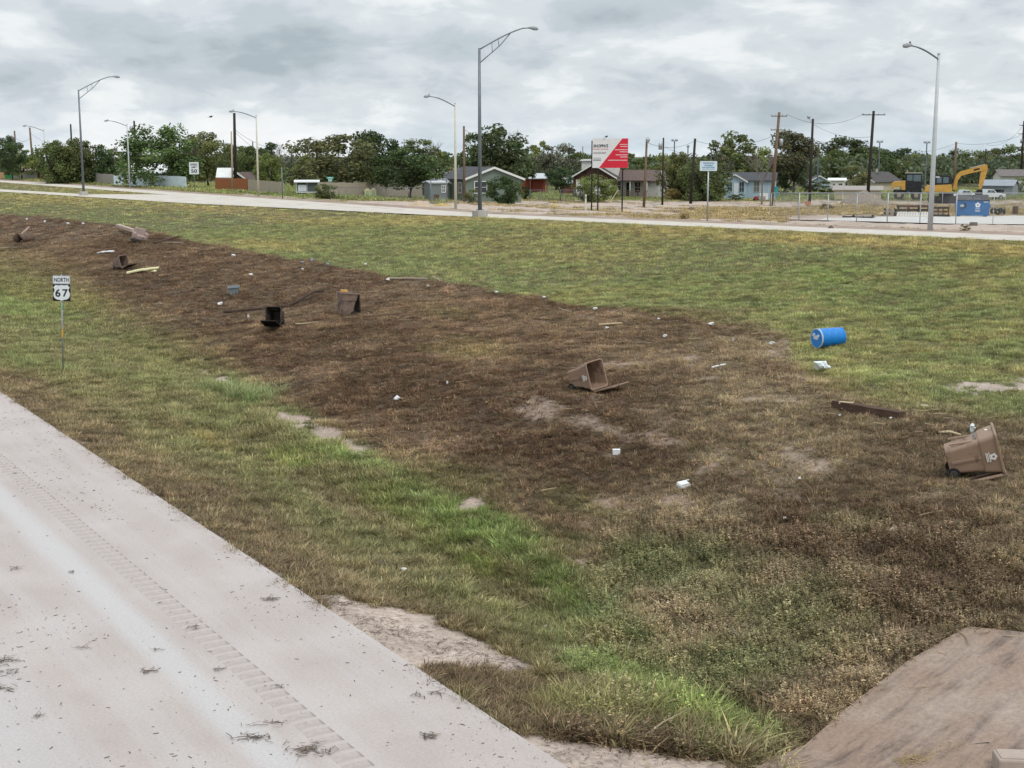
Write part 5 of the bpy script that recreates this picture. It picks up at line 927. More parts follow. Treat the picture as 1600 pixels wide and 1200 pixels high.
# blue dumpster
a = At(1520, 339); s = a.s; t = thing('dumpster', a.p, a.face + R(6), 'blue steel dumpster with black lids and a white flower emblem on the concrete lot', 'dumpster'); blu = mat('blue dumpster paint', (.025, .13, .33), .5, .12, 2, dirt=(.10, .13, .18), dirt_amt=.1); X = lambda x: (x - 1520) * s; Z = lambda y: (339 - y) * s
pr = [(0, Z(337)), (0, Z(314)), (1.6, Z(306.5)), (1.6, Z(337))]; MB().prism(pr, X(1495), X(1544), 'x').build('body', blu, t, bevel=.02)
lidm = mat('black lid plastic', (.045, .047, .052), .5, .2, 3, dirt=(.12, .11, .10), dirt_amt=.3, dirt_scale=4)
for x0, x1 in ((1495.6, 1519), (1520, 1543.6)): MB().add([(X(x0), -.08, Z(313.4)), (X(x1), -.08, Z(313.4)), (X(x1), 1.62, Z(305.8)), (X(x0), 1.62, Z(305.8)), (X(x0), -.08, Z(312.6)), (X(x1), -.08, Z(312.6)), (X(x1), 1.62, Z(304.8)), (X(x0), 1.62, Z(304.8))], [(0, 1, 2, 3), (4, 5, 6, 7), (0, 1, 5, 4), (1, 2, 6, 5), (2, 3, 7, 6), (3, 0, 4, 7)]).build('lid', lidm, t)
for x_, sg in ((1494.5, -1), (1544.5, 1)): MB().box((X(x_), .55, Z(322)), (.16, .9, 5 * s)).build('fork_sleeve', blu, t)
MB().box((X(1505), -.07, Z(321.5)), (8 * s, .14, 6 * s)).build('fork_pocket', blackm, t); MB().box((X(1503), -.15, Z(321.5)), (5.5 * s, .02, 4 * s)).build('sticker', mat('faded sticker', (.40, .48, .56), .6), t); MB().box((X(1538.5), -.012, Z(315.5)), (7 * s, .02, 1.8 * s)).build('sticker', white, t); MB().box((X(1520), -.03, Z(314.5)), (49.4 * s, .06, 1.0 * s)).build('rim', blu, t)
for x_ in (1499, 1539): MB().box((X(x_), .2, Z(338)), (4 * s, .3, 2 * s)).build('skid', blu, t); MB().box((X(x_), 1.3, Z(338)), (4 * s, .3, 2 * s)).build('skid', blu, t)
def flower(r_out, r_in, m, parent, loc, y=-.012, rot=None, name='emblem'):
    o = None; mb = MB()
    pts = []
    for k in range(40): q = 2 * math.pi * k / 40; rr = r_out * (.74 + .26 * abs(math.cos(q * 2.5))) ; pts.append((rr * math.sin(q), rr * math.cos(q)))
    inn = [(r_in * math.sin(2 * math.pi * k / 40), r_in * math.cos(2 * math.pi * k / 40)) for k in range(40)]
    vs_ = [(x, -.002, z) for x, z in pts] + [(x, -.002, z) for x, z in inn]; mb.add(vs_, [(k, (k + 1) % 40, 40 + (k + 1) % 40, 40 + k) for k in range(40)]); o = mb.build(name, m, parent, loc, rot, fix=False); return o
flower(4.2 * s, 1.2 * s, white, t, (X(1526.5), -.010, Z(320.5)))
for z_, w_ in ((326, 7), (328.5, 8), (330.3, 7)): MB().box((X(1526.5), -.008, Z(z_)), (w_ * s, .012, 1.0 * s)).build('emblem_line', mat('faded white print', (.5, .56, .62), .6), t)
# timber stacks and loose lot clutter
def stack(px0, px1, pyb, rows, per, m, label, ang=0, name='timber_stack', hpx=3.0, dep=1.2, chaos=.03):
    a = At((px0 + px1) / 2, pyb); s = a.s; t = thing(name, a.p, a.face + ang, label, 'timber stack', 'stacks of timber on the lot'); r = random.Random(px0); W_ = (px1 - px0) * s
    for k in range(rows):
        for j in range(per):
            if k % 2 == 0: MB().box((0, 0, 0), (W_ * r.uniform(.9, 1.02), dep / per * .8, hpx * s * .92)).build('timber', m[(k + j) % len(m)], t, (r.uniform(-chaos, chaos) * 4, dep * (j + .5) / per, hpx * s * (k + .5)), (r.uniform(-.03, .03), r.uniform(-.015, .015), r.uniform(-chaos, chaos)))
            else: MB().box((0, 0, 0), (W_ / 14, dep, hpx * s * .92)).build('timber', m[(k + j) % len(m)], t, (W_ * (-.46 + .92 * j / (per - 1)), dep / 2, hpx * s * (k + .5)), (0, 0, r.uniform(-.05, .05)))
    return t
dkt = mat('dark sleeper timber', (.045, .034, .028), .95, .3, 4, .3); gyt = mat('grey timber', (.30, .27, .24), .95, .2, 4, .3); rdt = mat('reddish timber', (.12, .06, .045), .95, .2, 4, .3); wht = mat('white washed timber', (.55, .53, .50), .9, .12, 4, .2)
stack(1457, 1482, 338.5, 5, 4, [dkt, dkt, rdt], 'dark sleeper stack right of the thick pale lamp post'); stack(1402, 1452, 336, 5, 4, [dkt, rdt, dkt], 'reddish sleeper stack behind the white slatted panels'); stack(1383, 1400, 338, 4, 3, [gyt, dkt], 'jumbled grey timber stack at the left of the white panels', .15, chaos=.12); stack(1317, 1365, 340.5, 2, 4, [dkt, gyt], 'lowest flat pile of dark timbers near the fence', hpx=2.2, chaos=.05)
a = At(1426, 340); s = a.s; t = thing('slatted_panel', a.p, a.face, 'white slatted panel leaning flat against the timber stacks', 'panel')
for k in range(12):
    MB().box((0, 0, 0), (3.4 * s, .05, 10 * s)).build('slat', wht, t, ((-22 + 4 * k) * s, .35, 4.6 * s), (R(-42), R(10), 0))
for z_ in (2., 7.5): MB().box((0, 0, 0), (50 * s, .05, 1.2 * s)).build('batten', gyt, t, (0, .35 + (z_ - 4.6) * s * .9 + .06, z_ * s), (R(-42), 0, 0))
for k, (x_, y_) in enumerate(((1552, 335), (1559, 336), (1563, 334.5), (1569, 336))):
    a = At(x_, y_); t = thing('old_tyre', a.p, a.face + .5 * k, ['leftmost worn black tyre standing beside the dumpster', 'worn black tyre in front of the standing tyres', 'worn black tyre leaning at the back of the group', 'rightmost worn black tyre of the group by the dumpster'][k], 'tyre', 'worn tyres by the dumpster'); b_ = MB(); R_ = 5.2 * a.s; r_2 = 1.8 * a.s
    for i_ in range(16):
        for j_ in range(8):
            q, p = 6.283 * i_ / 16, 6.283 * j_ / 8; b_.v.append(((R_ - r_2 + r_2 * math.cos(p)) * math.cos(q), r_2 * math.sin(p), R_ + (R_ - r_2 + r_2 * math.cos(p)) * math.sin(q)))
    for i_ in range(16):
        for j_ in range(8): b_.f.append((i_ * 8 + j_, i_ * 8 + (j_ + 1) % 8, ((i_ + 1) % 16) * 8 + (j_ + 1) % 8, ((i_ + 1) % 16) * 8 + j_))
    b_.build('tread', tyre, t, smooth=True)
a = At(1586, 335); s = a.s; t = thing('rusty_drum', a.p, 0, 'rusty brown steel drum standing right of the worn tyres', 'drum'); rust = mat('rusty steel', (.10, .055, .04), .85, .3, 4, .2)
MB().tube([(0, 0, 0), (0, 0, 3.5 * s), (0, 0, 3.8 * s), (0, 0, 7.6 * s), (0, 0, 7.9 * s), (0, 0, 12 * s)], [4 * s, 4 * s, 4.25 * s, 4 * s, 4.25 * s, 4 * s], 16).build('shell', rust, t); MB().tube([(0, 0, 12 * s), (0, 0, 12.6 * s)], 4.3 * s, 16).build('rim', rust, t)
a = At(1521, 352.5); s = a.s; t = thing('drain_block', a.p, a.face, 'short dark concrete block lying at the edge of the lot', 'block'); MB().box((0, 0, .08), (12 * s, .3, .2)).build('block', mat('dark concrete', (.16, .14, .12), .9, .2), t, bevel=.02); MB().box((0, -.01, .19), (11 * s, .2, .03)).build('worn_top', mat('dark concrete', (.16, .14, .12)), t)
# dirt piles
def pile(px, pyb, wpx, hpx, m, label, name='dirt_pile', seed=0, depth=3.):
    a = At(px, pyb); s = a.s; n1_, n2_ = 28, 14; V = []; Q = []; r = np.random.default_rng(seed)
    for i_ in range(n1_ + 1):
        for j_ in range(n2_ + 1):
            x, y = (i_ / n1_ - .5), (j_ / n2_ - .5); q = math.hypot(x * 2, y * 2); h = max(0, 1 - q) ** .8 * hpx * s * (1 + .35 * (float(fbm(x * 7 + seed, y * 7, 1, 3, 4)) - .5) * 2); V.append((x * wpx * s, y * depth + depth * .3, h - .03 - (.1 if q > .98 else 0)))
    for i_ in range(n1_):
        for j_ in range(n2_): k = i_ * (n2_ + 1) + j_; Q.append((k, k + n2_ + 1, k + n2_ + 2, k + 1))
    mb = MB(); mb.v = V; mb.f = Q; o = mb.build(name, m, None, a.p, (0, 0, a.face), fix=False); tag(o, label, 'dirt pile', 'heaps of soil beyond the frontage road'); return o
sandm = mat('dry sand', (.45, .35, .25), .95, .15, 2, .4); gravelm = mat('grey brown gravel', (.25, .21, .175), .95, .2, 3, .5); darkd = mat('dark soil', (.13, .095, .07), .95, .25, 3, .5)
pile(655, 323, 44, 9, sandm, 'sandy mound in front of the round tree left of the green house', seed=1); pile(690, 322, 36, 5, mat('straw covered sand', (.40, .29, .12), .95, .2, 3, .4), 'low straw covered mound beside the cream lamp post', seed=2); pile(1349, 319, 76, 21, gravelm, 'large grey gravel heap under the wide crossarm pole', seed=3, depth=5); pile(866, 323, 20, 5, mat('straw covered sand', (.40, .29, .12)), 'small straw covered heap left of the billboard', seed=4); pile(1080, 327, 14, 4, darkd, 'small dark soil heap left of the adoption sign', seed=5, depth=1.5); pile(1298, 357.5, 12, 6, darkd, 'small dark clod at the roadside below the chain link fence', seed=6, depth=.6); pile(1025, 323, 30, 6, mat('rubble', (.36, .32, .27), .95, .3, 4, .5), 'pale rubble heap at the foot of the half pale pole', seed=8, depth=1.5); pile(700, 284, 1, 1, darkd, 'x', seed=9) if False else None
# stacked sawn log? leaning plank, orange barrier seen through the fence
a = At(1262, 321); s = a.s; t = thing('orange_barrier', a.p, a.face, 'faded orange board leaning in the grass behind the chain link fence', 'barrier'); MB().box((0, 0, 3.2 * s), (9 * s, .06, 5 * s), (R(-12), R(-20), 0)).build('board', mat('faded orange', (.42, .16, .08), .7), t); MB().tube([(2 * s, .1, 0), (2 * s, .1, 6 * s)], .03, 5).build('stake', wood, t)
a = At(953, 317); s = a.s; t = thing('leaning_plank', a.p, a.face, 'pale plank leaning up beside the billboard posts', 'plank'); MB().box((6 * s, .0, 10 * s), (1.2 * s, .05, 25 * s), (0, R(32), 0)).build('plank', mat('pale plank', (.52, .46, .33), .8), t); MB().box((6 * s, .06, 10 * s), (.5 * s, .03, 20 * s), (0, R(32), 0)).build('cleat', wood, t)
# ------------------------------------------------------------------ flood litter on the embankment: carts, drum, beam, bags
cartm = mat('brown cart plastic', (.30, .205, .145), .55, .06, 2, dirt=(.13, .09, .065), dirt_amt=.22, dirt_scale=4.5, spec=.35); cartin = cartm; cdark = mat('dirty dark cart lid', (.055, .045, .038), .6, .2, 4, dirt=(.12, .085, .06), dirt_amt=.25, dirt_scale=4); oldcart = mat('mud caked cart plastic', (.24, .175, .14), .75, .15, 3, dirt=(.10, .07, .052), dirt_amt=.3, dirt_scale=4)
emb_w = mat('white stencil', (.72, .70, .66), .6, .05, 4)
def rr_ring(hw, hd, z, r=.07, n=4, sh=0.):
    return [(x, y + sh, z) for x, y in rrect(hw * 2, hd * 2, min(r, hw * .5), n)]
CL = [(.05, .225, .245), (.30, .25, .28), (.66, .275, .315), (.695, .305, .345), (.80, .315, .365), (.98, .335, .395), (.985, .365, .425), (1.03, .365, .425), (1.03, .33, .39), (.8, .30, .35), (.3, .235, .265), (.10, .215, .235)]
def loft(levels, r=.07):
    m = MB(); rings = [rr_ring(a, b, z, r) for z, a, b in levels]; n_ = len(rings[0])
    for q in rings: m.v += q
    for k in range(len(rings) - 1):
        for j in range(n_): m.f.append((k * n_ + j, k * n_ + (j + 1) % n_, (k + 1) * n_ + (j + 1) % n_, (k + 1) * n_ + j))
    m.f.append(tuple(range(n_))); m.f.append(tuple((len(rings) - 1) * n_ + j for j in range(n_))); return m
cart_body = loft(CL).mesh('body', cartm, False)
def cart(px, py, axis, front, lid_deg, label, body_m=cartm, lid_m=cartm, logo=True, scale=1.0, sink=.02, lid=True, dx=0.):
    """axis: world direction the open top points to, front: world direction of the front face"""
    a = At(px, py); Z = Vector(axis).normalized(); Y = -(Vector(front) - Vector(front).project(Z)).normalized(); X = Y.cross(Z); mt = Matrix((X, Y, Z)).transposed()
    t = thing('trash_cart', a.p, tuple(mt.to_euler()), label, 'trash cart', 'brown wheeled trash carts washed onto the embankment'); t.scale = (scale,) * 3
    b = linkobj('body', cart_body, t)
    if body_m is not cartm: b.data = cart_body.copy(); b.data.materials.clear(); b.data.materials.append(body_m)
    bv = b.modifiers.new('bevel', 'BEVEL'); bv.width = .008; bv.segments = 2; bv.limit_method = 'ANGLE'; bv.angle_limit = R(30)
    MB().box((0, -.335, .60), (.30, .05, .02)).box((0, -.335, .69), (.30, .05, .02)).mesh  # noqa
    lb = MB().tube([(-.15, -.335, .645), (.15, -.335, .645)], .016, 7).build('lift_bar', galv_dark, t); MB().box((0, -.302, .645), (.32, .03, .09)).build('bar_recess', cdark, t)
    for sx_ in (-1, 1): MB().box((sx_ * .17, -.312, .40), (.035, .03, .50), (R(-3.5), 0, 0)).build('front_rib', body_m, t)
    for sx_ in (-1, 1): MB().box((sx_ * .266, .02, .40), (.028, .045, .56), (0, R(sx_ * 3.0), 0)).build('side_rib', body_m, t)
    MB().tube([(-.2, .25, .105), (.2, .25, .105)], .014, 6).build('axle', galv_dark, t)
    for sx_ in (-1, 1): w_ = MB().wheel((0, 0, 0), .125, .05, 'x', 20).build('wheel', mat('cart wheel rubber', (.018, .018, .018), .8, .2, 5), t, (sx_ * .222, .25, .105)); MB().wheel((sx_ * .018, 0, 0), .075, .04, 'x', 12).build('hub', mat('cart hub', (.06, .055, .05), .6), w_)
    MB().tube([(-.24, .40, .96), (-.24, .50, .985), (.24, .50, .985), (.24, .40, .96)], .017, 7).build('handle', body_m, t)
    if logo:
        flower(.072, .022, emb_w, t, (.345, .02, .885), rot=(0, R(4), R(90))); 
        for z_, w_ in ((.815, .20), (.785, .17), (.76, .19)): MB().box((.335 - (.885 - z_) * .12 + .012, .02, z_), (.006, w_, .016)).build('emblem_line', emb_w, t)
        MB().box((-.10, -.378, .87), (.07, .01, .045), (R(-8), 0, 0)).build('sticker', emb_w, t)
    if lid:
        lm_ = loft([(0, .37, .43), (.03, .37, .43), (.055, .33, .39), (.045, .325, .385), (.02, .345, .405), (.0, .35, .41)], .08); lo_ = lm_.build('lid', lid_m, t, (0, .44, 1.045), (R(-lid_deg), 0, 0), bevel=.006)
        for v in lo_.data.vertices: v.co.y -= .43
        for k in (-1, 0, 1): MB().box((k * .2, -.43, .055), (.03, .72, .012)).build('lid_rib', lid_m, lo_)
    bpy.context.view_layer.update(); lowest = 1e9
    for o in [t] + list(t.children_recursive):
        if o.type == 'MESH' and o.name.split('.')[0] not in ('lid', 'lid_rib'):
            for v in o.data.vertices: q = o.matrix_world @ v.co; lowest = min(lowest, q.z - float(H(q.x, q.y, False)))
    t.location.z += -lowest - sink
    return t
def hdg(deg, el): return (math.cos(R(deg)) * math.cos(R(el)), math.sin(R(deg)) * math.cos(R(el)), math.sin(R(el)))
C1 = cart(1474, 746, hdg(-15, 16), (-.2, -.1, 1), 268, 'largest brown trash cart, tipped on its back at right, white emblem towards the highway', lid_m=cartm, scale=1.02, sink=.06)
C2 = cart(895, 607, hdg(-48, 13), (-.15, .0, 1), 86, 'brown trash cart on its back at mid slope with lid lying flat', scale=.95)
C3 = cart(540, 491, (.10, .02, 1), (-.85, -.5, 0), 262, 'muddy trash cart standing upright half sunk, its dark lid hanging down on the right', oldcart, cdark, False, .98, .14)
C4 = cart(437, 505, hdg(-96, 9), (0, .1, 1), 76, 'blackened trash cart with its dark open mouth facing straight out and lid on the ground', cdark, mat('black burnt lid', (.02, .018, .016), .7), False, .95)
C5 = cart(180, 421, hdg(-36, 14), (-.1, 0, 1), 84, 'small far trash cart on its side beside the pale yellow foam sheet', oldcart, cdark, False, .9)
# blue drum
a = At(1294, 541); t = thing('plastic_drum', a.p, (0, 0, R(24)), 'bright blue plastic drum lying on its side at the edge of the mud', 'drum'); bl = mat('blue drum plastic', (.008, .20, .60), .35, .06, 2, spec=.5, dirt=(.05, .09, .16), dirt_amt=.06, dirt_scale=3); Rr = .295
prof = [(-.44, Rr * .90), (-.435, Rr * .99), (-.40, Rr), (-.38, Rr), (-.16, Rr), (-.14, Rr * 1.03), (-.10, Rr * 1.03), (-.08, Rr), (.08, Rr), (.10, Rr * 1.03), (.14, Rr * 1.03), (.16, Rr), (.38, Rr), (.42, Rr * .98), (.44, Rr * .9)]
MB().tube([(x, 0, Rr - .03) for x, r in prof], [r for x, r in prof], 32).build('shell', bl, t, smooth=False, bevel=.004)
for x_, r in ((-.425, Rr * 1.025), (.42, Rr * 1.02)):
    o = MB().tube([(x_ - .02, 0, Rr - .03), (x_ + .02, 0, Rr - .03)], r, 32).build('chime', mat('pale drum chime', (.50, .58, .66), .5) if x_ < 0 else bl, t)
MB().tube([(-.452, 0, Rr - .03), (-.446, 0, Rr - .03)], Rr * .93, 28).build('head', bl, t)
wl = mat('pale label', (.62, .68, .74), .5, .1, 6)
MB().tube([(-.475, .12, Rr + .07), (-.45, .12, Rr + .07)], .055, 12).build('bung', wl, t); MB().tube([(-.475, -.10, Rr + .05), (-.45, -.10, Rr + .05)], .05, 12).build('bung', wl, t); MB().box((-.456, .02, Rr - .0), (.008, .22, .12)).build('label', wl, t)
# timber beam
def log_between(name, p0, p1, sec, m, label, cat, group=None, parts=True, rise=0., extra=None):
    a, b = At(*p0), At(*p1); d = b.p - a.p; L_ = d.length; mid = (a.p + b.p) / 2; q = d.to_track_quat('X', 'Z'); t = bpy.data.objects.new(name, None); return a, b, d, L_
def beam(name, p0, p1, w_, h_, m, label, cat, group=None, lift=0., parts=None):
    a, b = At(*p0).p, At(*p1).p; d = b - a; L_ = d.length; mid = (a + b) / 2; mid.z = max(mid.z, float(H(mid.x, mid.y))) + h_ * .42 + lift; rr = random.Random(int(p0[0])); mb = MB(); n_ = max(3, int(L_ / .35)); pts = []
    prof = lambda f: [(-w_ / 2 + rr.uniform(-.02, .02) * w_, -h_ / 2), (w_ / 2, -h_ / 2 + rr.uniform(-.02, .06) * h_), (w_ / 2 + rr.uniform(-.03, .03) * w_, h_ / 2), (-w_ / 2, h_ / 2 + rr.uniform(-.05, .05) * h_)]
    for k in range(n_ + 1):
        x = -L_ / 2 + L_ * k / n_; mb.v += [(x + rr.uniform(-.03, .03) * w_, y, z) for y, z in prof(k / n_)]
    for k in range(n_):
        for j in range(4): mb.f.append((k * 4 + j, k * 4 + (j + 1) % 4, k * 4 + 4 + (j + 1) % 4, k * 4 + 4 + j))
    mb.f += [(0, 1, 2, 3), tuple(n_ * 4 + j for j in range(4))]; o = mb.build(name, m, None, mid, d.to_track_quat('X', 'Z').to_euler()); return tag(o, label, cat, group)
brown_t = mat('wet brown timber', (.085, .052, .036), .9, .3, 5, .5, stretch=(.6, 5, 5)); palewood = mat('pale split wood', (.52, .42, .26), .8, .12, 5, .2); straw = mat('dry straw', (.30, .225, .14), .9, .2, 3); paper = mat('white litter', (.74, .75, .75), .7, .06, 6); foam = mat('pale yellow foam', (.62, .58, .34), .8, .1, 4, .3); drift = mat('grey driftwood', (.34, .275, .225), .9, .2, 4, .3)
beam('timber_beam', (1304, 637), (1409, 655), .22, .19, brown_t, 'long dark wet timber beam lying below the blue drum', 'beam')
beam('wood_block', (1311, 641), (1333, 642.5), .10, .05, palewood, 'short pale wood piece lying against the dark timber beam', 'wood piece', lift=.17)
STK = 'broken sticks and boards washed up along the slope'
def stick(pts, r, m, label, nm='stick'):
    ps = []; 
    for q in pts: g = At(q[0], q[1]).p; ps.append(g + Vector((0, 0, (q[2] if len(q) > 2 else .05))))
    o = ps[0].copy(); n_ = len(ps); return tag(MB().tube([p - o for p in ps], [r * (1 - .4 * k / n_) for k in range(n_)], 6).build(nm, m, None, o), label, 'stick', STK)
stick([(350, 489), (375, 487), (410, 484), (430, 482), (450, 480), (465, 476, .15), (480, 468, .2), (492, 462, .2), (506, 458, .12)], .075, mat('wet dark branch', (.06, .04, .03), .9, .3, 4), 'long bent dark branch running past the blackened open cart', 'branch')
stick([(607, 437), (640, 438, .1), (668, 439, .1)], .05, drift, 'long thin grey pole lying at the upper mud edge'); stick([(676, 436, .1), (684, 438), (690, 441)], .05, drift, 'short end of grey wood right of the long thin pole')
stick([(462, 508), (478, 507), (496, 505)], .03, palewood, 'thin pale stick right of the blackened open cart'); stick([(936, 509.5), (955, 508), (972, 507)], .035, palewood, 'pale straight stick above the mid slope cart'); stick([(874, 484), (882, 487), (892, 489)], .03, drift, 'short curved stick near the upper mud edge'); stick([(1466, 679), (1484, 680, .08), (1501, 683)], .03, palewood, 'thin yellowish stick left of the right hand cart rim'); stick([(1441, 637), (1450, 637.5)], .03, paper, 'thin white strip right of the dark timber beam'); stick([(1112, 577), (1118, 575), (1123, 574)], .03, paper, 'left of two small white strips above the mid slope'); stick([(1125, 573.5), (1130, 572.5), (1134, 572)], .03, paper, 'right of two small white strips above the mid slope')
beam('board', (229, 375), (270, 376), .14, .07, brown_t, 'flat dark board right of the washed up armchair heap', 'board', STK, .1); beam('board', (241, 385), (279, 375), .22, .10, brown_t, 'dark board lying crosswise over the pale lath', 'board', STK, .18); beam('lath', (262, 381), (286, 382), .12, .06, drift, 'pale lath under the crosswise dark board', 'board', STK, .08); beam('board', (184, 361), (208, 369), .30, .22, mat('pinkish pale wood', (.46, .36, .30), .85, .12, 4), 'pale pinkish board sticking out left of the washed up armchair heap', 'board', STK, .35)
# washed up armchair
a = At(217, 377); s = a.s; t = thing('armchair', a.p, (R(8), R(14), .5), 'pinkish grey muddy armchair washed up with boards at the far mud edge', 'armchair'); cm = mat('muddy upholstery', (.34, .26, .23), .9, .15, 3, .3, dirt=(.14, .10, .08), dirt_amt=.25, dirt_scale=3)
MB().box((0, 0, .30), (.85, .8, .34)).build('seat', cm, t, bevel=.08); MB().box((0, .36, .62), (.85, .24, .62), (R(-12), 0, 0)).build('backrest', cm, t, bevel=.09); MB().box((.42, 0, .45), (.2, .8, .5)).build('armrest', cm, t, bevel=.08); MB().box((-.42, 0, .38), (.2, .8, .42)).build('armrest', cm, t, bevel=.08); MB().box((-.3, -.3, .08), (.8, .5, .14)).build('base', cdark, t)
a = At(37, 378); s = a.s; t = thing('tree_stump', a.p, .3, 'muddy uprooted stump with a pale broken root at the far left', 'stump'); stm = mat('muddy stump', (.15, .105, .08), .95, .3, 4, .5); mb = MB(); mb.tube([(-.75, 0, .2), (-.4, .05, .38), (.1, .0, .42), (.6, 0, .3), (.8, 0, .22)], [.18, .40, .46, .38, .2], 10); mb.build('trunk', stm, t, smooth=True); MB().tube([(-.1, 0, .6), (.25, .0, .95), (.5, .05, 1.2)], [.11, .09, .05], 7).build('root', mat('pinkish pale wood', (.46, .36, .30)), t); MB().tube([(.7, 0, .2), (1.6, -.1, .12), (2.6, 0, .1), (3.4, .1, .25)], [.09, .07, .05, .03], 6).build('branch', stm, t)
# sheets and small litter
def sheet(nm, p0, p1, wd, th, m, label, cat, bend=.1):
    a, b = At(*p0).p, At(*p1).p; d = b - a; L_ = d.length; e = d.normalized(); sd_ = Vector((0, 0, 1)).cross(e).normalized(); V = []; n_ = 8; rr = random.Random(int(p0[0]) + 3); mb = MB()
    for k in range(n_ + 1):
        f = k / n_; c = e * (L_ * f); w_ = wd * rr.uniform(.7, 1.1) * (1 - .6 * abs(f - .5) ** 2); z = .06 + bend * math.sin(f * 3.1) + rr.uniform(0, .03)
        for sg, zz_ in ((-1, 0), (1, .04), (1, .04 + th), (-1, th)): V.append(c + sd_ * sg * w_ / 2 + Vector((0, 0, z + zz_)))
    mb.v = [tuple(v) for v in V]
    for k in range(n_):
        for j in range(4): mb.f.append((k * 4 + j, k * 4 + (j + 1) % 4, k * 4 + 4 + (j + 1) % 4, k * 4 + 4 + j))
    mb.f += [(0, 1, 2, 3), tuple(n_ * 4 + j for j in range(4))]; return tag(mb.build(nm, m, None, a), label, cat)
sheet('foam_sheet', (198, 429.5), (248, 421.5), .55, .07, foam, 'pale yellow foam sheet lying beside the small far cart', 'sheet', .03); sheet('white_sheet', (154, 397), (177, 395.5), .45, .05, paper, 'torn white sheet left of the small far cart', 'sheet', .03); sheet('foam_piece', (238, 427), (243, 427), .25, .05, foam, 'small pale foam chip below the yellow foam sheet', 'litter', .03)
def crumple(px, py, w_, h_, label, cat='litter', nm='paper_scrap', m=paper, seed=0, group='small white litter scattered on the slope', dep=.8, lift=0.):
    a = At(px, py); b = bmesh.new(); bmesh.ops.create_icosphere(b, subdivisions=2 if w_ < 22 else 3, radius=.5); r = random.Random(seed + int(px * 7 + py)); ph = [r.uniform(0, 6) for _ in range(6)]
    for v in b.verts:
        c = v.co; k = 1 + .22 * math.sin(7 * c.x + ph[0] + 4 * c.y) + .20 * math.sin(9 * c.z + ph[1] + 5 * c.x) + .16 * math.sin(13 * c.y + ph[2] + 6 * c.z) + r.uniform(-.05, .05); v.co = Vector((c.x * k * w_ * a.s, c.y * k * w_ * a.s * dep, (c.z * k + .42) * h_ * a.s))
    me = bpy.data.meshes.new(nm); b.to_mesh(me); b.free(); me.materials.append(m); return tag(linkobj(nm, me, None, a.p + Vector((0, 0, lift)), (0, 0, r.uniform(-.4, .4))), label, cat, group)
bagm = mat('white plastic bag', (.72, .78, .80), .35, .05, 6, spec=.5)
t = crumple(1283, 581, 21, 15, 'knotted white plastic bag lying below the blue drum', 'bag', 'plastic_bag', bagm, group=None, lift=.08)
o = crumple(1296, 581, 9, 6, None, None, 'bag_tail', bagm, 5, None); o.parent = t; o.location = Vector((10, -2, 1)) * At(1283, 582).s; o.rotation_euler = (0, 0, .3)
crumple(1519, 677, 10, 13, 'small white bag standing behind the rim of the right hand cart', 'bag', 'plastic_bag', bagm, 2, None, lift=.05)
a = At(963, 710); t = thing('foam_cup_box', a.p, a.face + .12, 'small white box lying below the mid slope cart', 'box'); MB().box((0, 0, .05), (.17, .13, .11)).build('tray', paper, t, bevel=.01); MB().box((0, 0, .115), (.175, .135, .016)).build('lid', paper, t)
a = At(1068, 762); t = thing('takeout_box', a.p, a.face + .5, 'open white takeout box at the middle of the lower slope', 'box'); MB().prism([(-.11, .0), (-.13, .08), (.13, .08), (.11, 0)], -.10, .10).build('tray', paper, t, bevel=.01); MB().prism([(-.11, .08), (-.10, .12), (.10, .12), (.12, .08)], -.09, .10).build('lid', paper, t, rot=(R(6), R(-8), 0))
MB().box((.13, .12, .1), (.14, .02, .1), (R(40), 0, .3)).build('torn_flap', paper, t)
crumple(1396, 833, 15, 11, 'crumpled cream wrapper below the right hand cart', 'wrapper', 'food_wrapper', mat('cream wrapper', (.62, .54, .42), .7, .1, 6), 1, None)
a = At(620, 626); t = thing('white_spoon', a.p, (0, 0, .12), 'white plastic piece with a thin pale handle, on the dark mud at mid left', 'litter'); s = a.s; o = crumple(620, 626, 9, 7, None, None, 'scoop', paper, 3, None); o.parent = t; o.location = (0, 0, .02); MB().tube([(3 * s, 0, .08), (16 * s, .02, .06)], .016, 6).build('handle', palewood, t)
